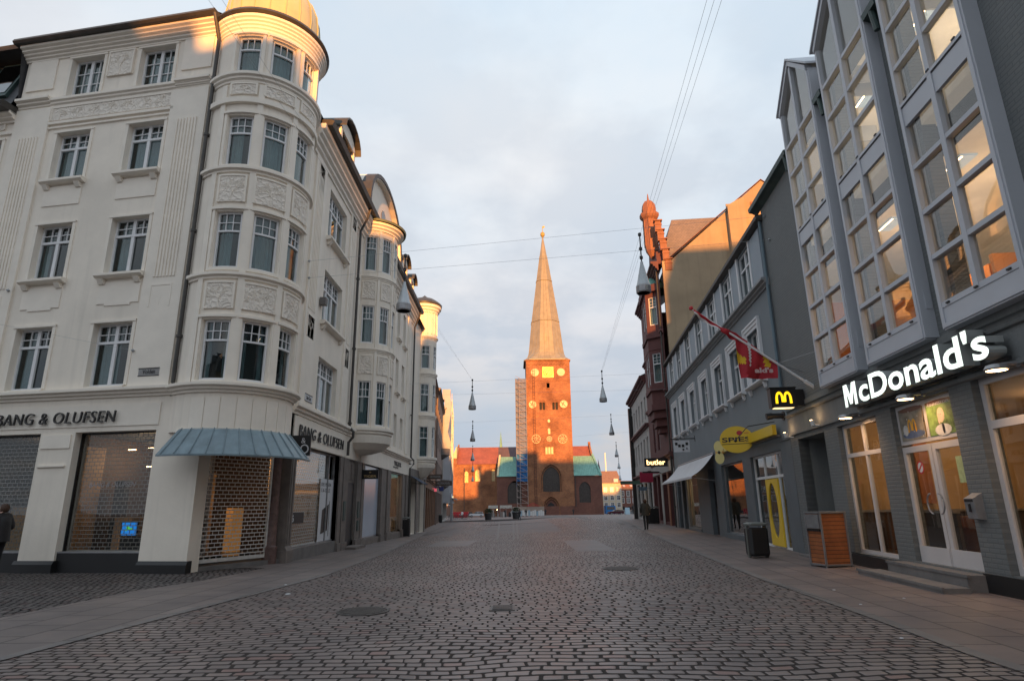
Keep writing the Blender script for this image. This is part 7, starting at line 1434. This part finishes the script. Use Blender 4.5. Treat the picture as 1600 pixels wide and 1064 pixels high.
# planters
def planter(x, y, label):
    t_ = thing('planter', label, 'planter', (x,y,G(x,y)), 'planters on the square'); z = G(x,y); g = MB(); g.lathe((x,y,z), [(.42,0),(.45,.05),(.58,1.05),(.62,1.1),(.62,1.16),(.55,1.16),(.53,1.0),(.001,1.0)], 16); g.build('pot', mat('dark_pot', (.035,.035,.035), .6) if 'dark_pot' not in MATS else MATS['dark_pot'], t_)
    g = MB(); k = random.Random(int(x*10))
    for i in range(420):
        a, b, r_ = k.uniform(0,2*pi), k.uniform(-.3,1), k.uniform(.3,.75)*(k.random()**.3); c = Vector((x+r_*cos(a)*(1-b*b*.5), y+r_*sin(a)*(1-b*b*.5), z+1.35+b*.45)); u = Vector((k.uniform(-1,1),k.uniform(-1,1),k.uniform(-1,1))).normalized()*.08; v = u.cross(Vector((k.random(),k.random(),1))).normalized()*.05
        g.q([c-u,c+v,c+u,c-v])
    g.tube([(x,y,z+1),(x+.03,y,z+1.5)], .03, 5); g.build('shrub', leafm, t_)
planter(-3.95,95.6,'round dark planter with a shrub, left one before the church'); planter(.25,95,'round dark planter with a shrub, right one near the seated person')
# vehicles
def car(x, y, L_, W_, H_, rot, body, label, cat='car', name='parked_car'):
    t_ = thing(name, label, cat, (x,y,G(x,y))); z = G(x,y)+.0; f2 = Fr((x,y),(1,0),(0,-1)); l2 = L_/2
    pr = [(-l2,.35),(-l2+.05,.75),(-l2+.15,.9),(-l2*.42,.98),(l2*.98-.05,.95),(l2,.7),(l2,.35)]; cab = [(-l2*.42,.96),(-l2*.1,H_-.05),(l2*.25,H_),(l2*.75,H_-.1),(l2*.97,.94)]
    g = MB(); g.fpoly(f2, [(a,z+b) for a,b in pr], -W_/2, W_/2, 0); g.fpoly(f2, [(a,z+b) for a,b in [(-l2*.14,H_-.08),(-l2*.1,H_-.03),(l2*.25,H_),(l2*.75,H_-.09),(l2*.78,H_-.14)]], -W_*.42, W_*.42, 0); g.build('body', body, t_)
    g = MB(); g.fpoly(f2, [(a,z+b) for a,b in cab], -W_*.41, W_*.41, 0); g.build('windows', leadwin, t_)
    g = MB(); [g.box(f2, s_-.04, s_+.04, -W_*.42, W_*.42, z+.95, z+H_-.06) for s_ in (l2*.2,l2*.8)]; g.build('pillar', body, t_)
    for sx in (-.62,.62):
        for sy in (-1,1):
            c = Vector((x+sx*l2,y+sy*W_*.45,z+.31)); w = MB()
            n = 14; pts = [c+Vector((.31*cos(t*2*pi/n),-.1,.31*sin(t*2*pi/n))) for t in range(n)]; w.prism(pts, (0,.2,0)); wh = w.build('wheel', black, t_)
            w = MB(); pts = [c+Vector((.18*cos(t*2*pi/n),-.11,.18*sin(t*2*pi/n))) for t in range(n)]; w.prism(pts, (0,.22,0)); w.build('rim', steel, wh)
    for sy in (-1,1): g = MB(); g.box(f2, -l2-.01, -l2+.12, sy*W_*.4-.12, sy*W_*.4+.12, z+.62, z+.78); g.build('headlight', whitep, t_)
    t_.rotation_euler[2] = rot; return t_
cm = lambda n, c: mat(n, c, .25, .2, var=.03)
car(-10.6,176,4.2,1.75,1.5,.05,cm('white_car_paint', (.6,.62,.65)),'small white hatchback parked before the church nave')
car(-14,183,4.0,1.7,1.5,.2,cm('dark_car_paint', (.03,.035,.05)),'dark car half hidden behind the white hatchback')
car(28.7,178,4.4,1.8,1.4,.1,cm('maroon_car_paint', (.06,.01,.02)),'dark maroon car parked at the church corner'); car(32.0,186,4.3,1.8,1.4,.1,cm('silver_car_paint', (.38,.39,.41)),'silver car behind the maroon car'); car(36.5,196,4.3,1.8,1.4,.1,cm('grey_car_paint', (.18,.19,.2)),'grey car in the row before the arcade'); car(41,200,4.3,1.8,1.4,.1,cm('charcoal_car_paint', (.08,.085,.09)),'charcoal car farthest along the row before the arcade')
t_ = thing('delivery_van', 'bright blue van box behind the maroon car', 'van', (28.6,188,G(28,188))); g = MB(); g.box(Fr((28.6,188),(1,0),(0,-1)), -1.4, 1.4, -2.2, 2.2, G(28,188)+.4, G(28,188)+2.7); g.build('body', cm('blue_van_paint', (.03,.2,.5)), t_); g = MB(); g.box(Fr((28.6,188),(1,0),(0,-1)), -1.1, 1.1, 2.2, 2.23, G(28,188)+1.6, G(28,188)+2.4); g.build('windscreen', leadwin, t_)
for sx in (-1.1,1.1): g = MB(); g.prism([Vector((28.6+sx-.1,186.4+.35*cos(t*pi/6),G(28,188)+.35+.35*sin(t*pi/6))) for t in range(12)], (.2,0,0)); g.build('wheel', black, t_)
t_ = thing('skip', 'red builders skip on the far left of the square', 'skip', (-12.9,152,G(-13,152))); z = G(-13,152); f2 = Fr((-12.9,152),(1,0),(0,-1)); g = MB(); g.fpoly(f2, [(-1.5,z+.15),(1.5,z+.15),(1.9,z+1.45),(-1.9,z+1.45)], -.9, .9); g.box(f2, -1.95, 1.95, -.95, .95, z+1.38, z+1.46); [g.box(f2, x_, x_+.08, .9, .96, z+.2, z+1.4) for x_ in (-1.3,-.5,.4,1.2)]; g.build('tub', redp, t_); g = MB(); g.tube([f2.P(-.4,.97,z+.9),f2.P(0,.97,z+.75),f2.P(.4,.97,z+.9)], .06, 5); g.build('lettering', whitep, t_)
# hoarding, stall and railings at the church foot
t_ = thing('site_hoarding', 'low construction hoarding with white panels and red barrier at the church tower foot', 'hoarding', (5,188,-2.2)); f2 = Fr((0,188),(1,0),(0,-1)); g = MB(); g.box(f2, -.6, 9.0, -.05, .05, -.6, .6, 1); k = random.Random(3)
for i in range(16): g.box(f2, -.6+i*.6, -.05+i*.6, .0, .08, -2.1+.1*(i%2), -.7+.15*(i%3), 0 if i % 4 else 2)
g.build('panel', [whitep, mat('hoarding_board', (.30,.24,.2), .8), mat('poster_cyan', (.25,.35,.42), .7)], t_); g = MB(); g.box(f2, 3.8, 7.6, .3, .36, .75, .85); g.box(f2, 4, 7, .3, .36, 1.1, 1.2); g.tube([f2.P(3.9,.3,.6),f2.P(5.6,.3,1.7)], .06, 4); g.tube([f2.P(5.6,.3,1.7),f2.P(7.5,.3,.6)], .06, 4); g.build('barrier', redp, t_)
t_ = thing('market_stall', 'cluttered stall with scalloped canopy and lights left of the church tower', 'stall', (-4,170,-2)); f2 = Fr((0,170),(1,0),(0,-1)); z = -1.95; g = MB()
for a,b,c in ((-7.0,-4.4,1.6),(-3.9,-.6,1.5)):
    n = 6
    for i in range(n): g.prism([f2.P(a+(b-a)*i/n,1,z+2.2+.1*(i%2)),f2.P(a+(b-a)*(i+1)/n,1,z+2.2+.1*((i+1)%2)),f2.P(a+(b-a)*(i+1)/n,-1,z+3.0),f2.P(a+(b-a)*i/n,-1,z+3.0)], (0,0,.06), 0)
for x_ in (-6.9,-5.7,-4.5,-3.8,-2.2,-.7): g.tube([f2.P(x_,.9,z),f2.P(x_,.9,z+2.3)], .05, 5, 1)
for i in range(26): x_, w_, h_ = k.uniform(-7,-.8), k.uniform(.2,.5), k.uniform(.5,1.9); g.box(f2, x_, x_+w_, k.uniform(-.5,.2), k.uniform(.3,.8), z, z+h_, 2+i%3)
g.build('canopy', [mat('grey_stall_canvas', (.2,.185,.165), .8, var=.3), steel, stonebr, dark, palewall], t_); g = MB(); g.lathe(f2.P(-4.6,.9,z+1.9), [(.001,-.12),(.12,0),(.001,.12)], 8); g.build('lamp', bulb, t_)
t_ = thing('sandwich_board', 'pale blue sandwich board standing out on the right of the square', 'sign', (22.5,125,G(22,125))); z = G(22.5,125); f2 = Fr((22.5,125),(1,0),(0,-1)); g = MB(); g.prism([f2.P(-.45,.3,z),f2.P(.45,.3,z),f2.P(.45,.02,z+1.3),f2.P(-.45,.02,z+1.3)], (0,.04,0)); g.prism([f2.P(-.45,-.3,z),f2.P(.45,-.3,z),f2.P(.45,-.02,z+1.3),f2.P(-.45,-.02,z+1.3)], (0,.04,0)); g.build('board', mat('pale_blue_board', (.35,.5,.6), .6), t_)
# bicycles parked at the left
def bicycle(x, y, rot, label):
    t_ = thing('bicycle', label, 'bicycle', (x,y,G(x,y)), 'bicycles parked by the netted building'); z = G(x,y)
    for sx in (-.52,.52): g = MB(); g.tube([Vector((x+sx+.33*cos(t*pi/8),y,z+.34+.33*sin(t*pi/8))) for t in range(17)], .025, 4); g.build('wheel', black, t_)
    g = MB(); P_ = lambda a,b: Vector((x+a,y,z+b)); [g.tube([P_(*a),P_(*b)], .022, 5) for a,b in (((-.52,.34),(-.1,.34)),((-.1,.34),(-.2,.85)),((-.52,.34),(-.2,.75)),((-.2,.75),(.36,.8)),((-.1,.34),(.38,.7)),((.52,.34),(.34,.98)))]; g.tube([Vector((x+.34,y-.28,z+1.0)),Vector((x+.34,y+.28,z+1.0))], .02, 5); g.build('frame', black, t_); g = MB(); g.box(Fr((x,y),(1,0),(0,-1)), -.32, -.1, -.08, .08, z+.87, z+.93); g.build('saddle', black, t_); t_.rotation_euler[2] = rot
for i in range(7): bicycle(-12.6+i*.55, 118+i*1.4, .3+.2*(i%3), 'one of the dark bicycles crowded beside the netted building')
t_ = thing('person_height_lamp', 'glowing lantern hanging at the end of the left row', 'lantern', (-12,116,2.2)); g = MB(); g.lathe((-11.6,116,2.6), [(.1,-.5),(.28,0),(.28,.3),(.1,.5)], 8); g.build('lamp_glass', mat('lit_lantern', (1,.9,.5), emit=((1,.8,.35), 2.5)), t_); g = MB(); g.tube([(-11.6,116,3.1),(-13,116,3.3)], .05, 5); g.build('bracket', black, t_); t_.name = 'lantern'
# ------------------------------------------------------------ unseen added houses behind the viewpoint, heights shaped to cast the evening shade
BH = [(-60,-22,20.5,palewall),(-22,-3.2,19.2,gablewall),(-3.2,-1.3,18.9,plaster),(-1.3,1.9,18.1,palewall),(1.9,5.2,16.9,redwall),(5.2,7.6,17.8,bluewall),(7.6,10.5,15.6,plaster),(10.5,22.5,16.8,palewall),(22.5,35,22.6,brownbrick),(35,39.5,30,redwall),(39.5,62,27,palewall),(62,82,21,brownbrick),(82,130,23.6,palewall)]
nm_ = ['tall pale house behind the viewpoint, leftmost','ochre house behind the viewpoint','cream house behind the viewpoint','slim pale house behind the viewpoint','narrow red house behind the viewpoint','lowest narrow house filling the gap behind the viewpoint','pale house right of the gap behind the viewpoint','blue grey house behind the viewpoint','brown brick house behind the viewpoint','tower like tall red house behind the viewpoint','big pale house behind the viewpoint at the right','long brown house behind the viewpoint beside the big pale one','long pale house behind the viewpoint, rightmost']
for (a,b,h,m_),lab in zip(BH, nm_):
    f2 = Fr((0,-45),(1,0),(0,1)); t_ = thing('terraced_house', lab, 'building', ((a+b)/2,-45,.5), 'houses across the square'); n = max(1,int((b-a)/2.6)); p = (b-a)/n; ops = [(a+p*(i+.28),a+p*(i+.72),z,z+1.8) for i in range(n) for z in (4.6,7.7,10.8) if z+2.2 < h-1]
    g = MB(); g.wall(f2, a, b, -.5, h-2.2, ops, .2); 
    for x_ in (a,b): g.q([f2.P(x_,0,-.5),f2.P(x_,-10,-.5),f2.P(x_,-10,h-2.2),f2.P(x_,-3,h),f2.P(x_,0,h-2.2)])
    g.q([f2.P(a,-10,-.5),f2.P(b,-10,-.5),f2.P(b,-10,h-2.2),f2.P(a,-10,h-2.2)]); g.build('wall', m_, t_); g = MB(); g.q([f2.P(a,.3,h-2.3),f2.P(b,.3,h-2.3),f2.P(b,-3,h),f2.P(a,-3,h)]); g.q([f2.P(a,-10,h-2.3),f2.P(b,-10,h-2.3),f2.P(b,-3,h),f2.P(a,-3,h)]); g.build('roof', rooftile, t_)
    g = MB(); g.sheet(f2, a, b, 4, h-2.3, -.21); g.build('window_glass', leadwin, t_)
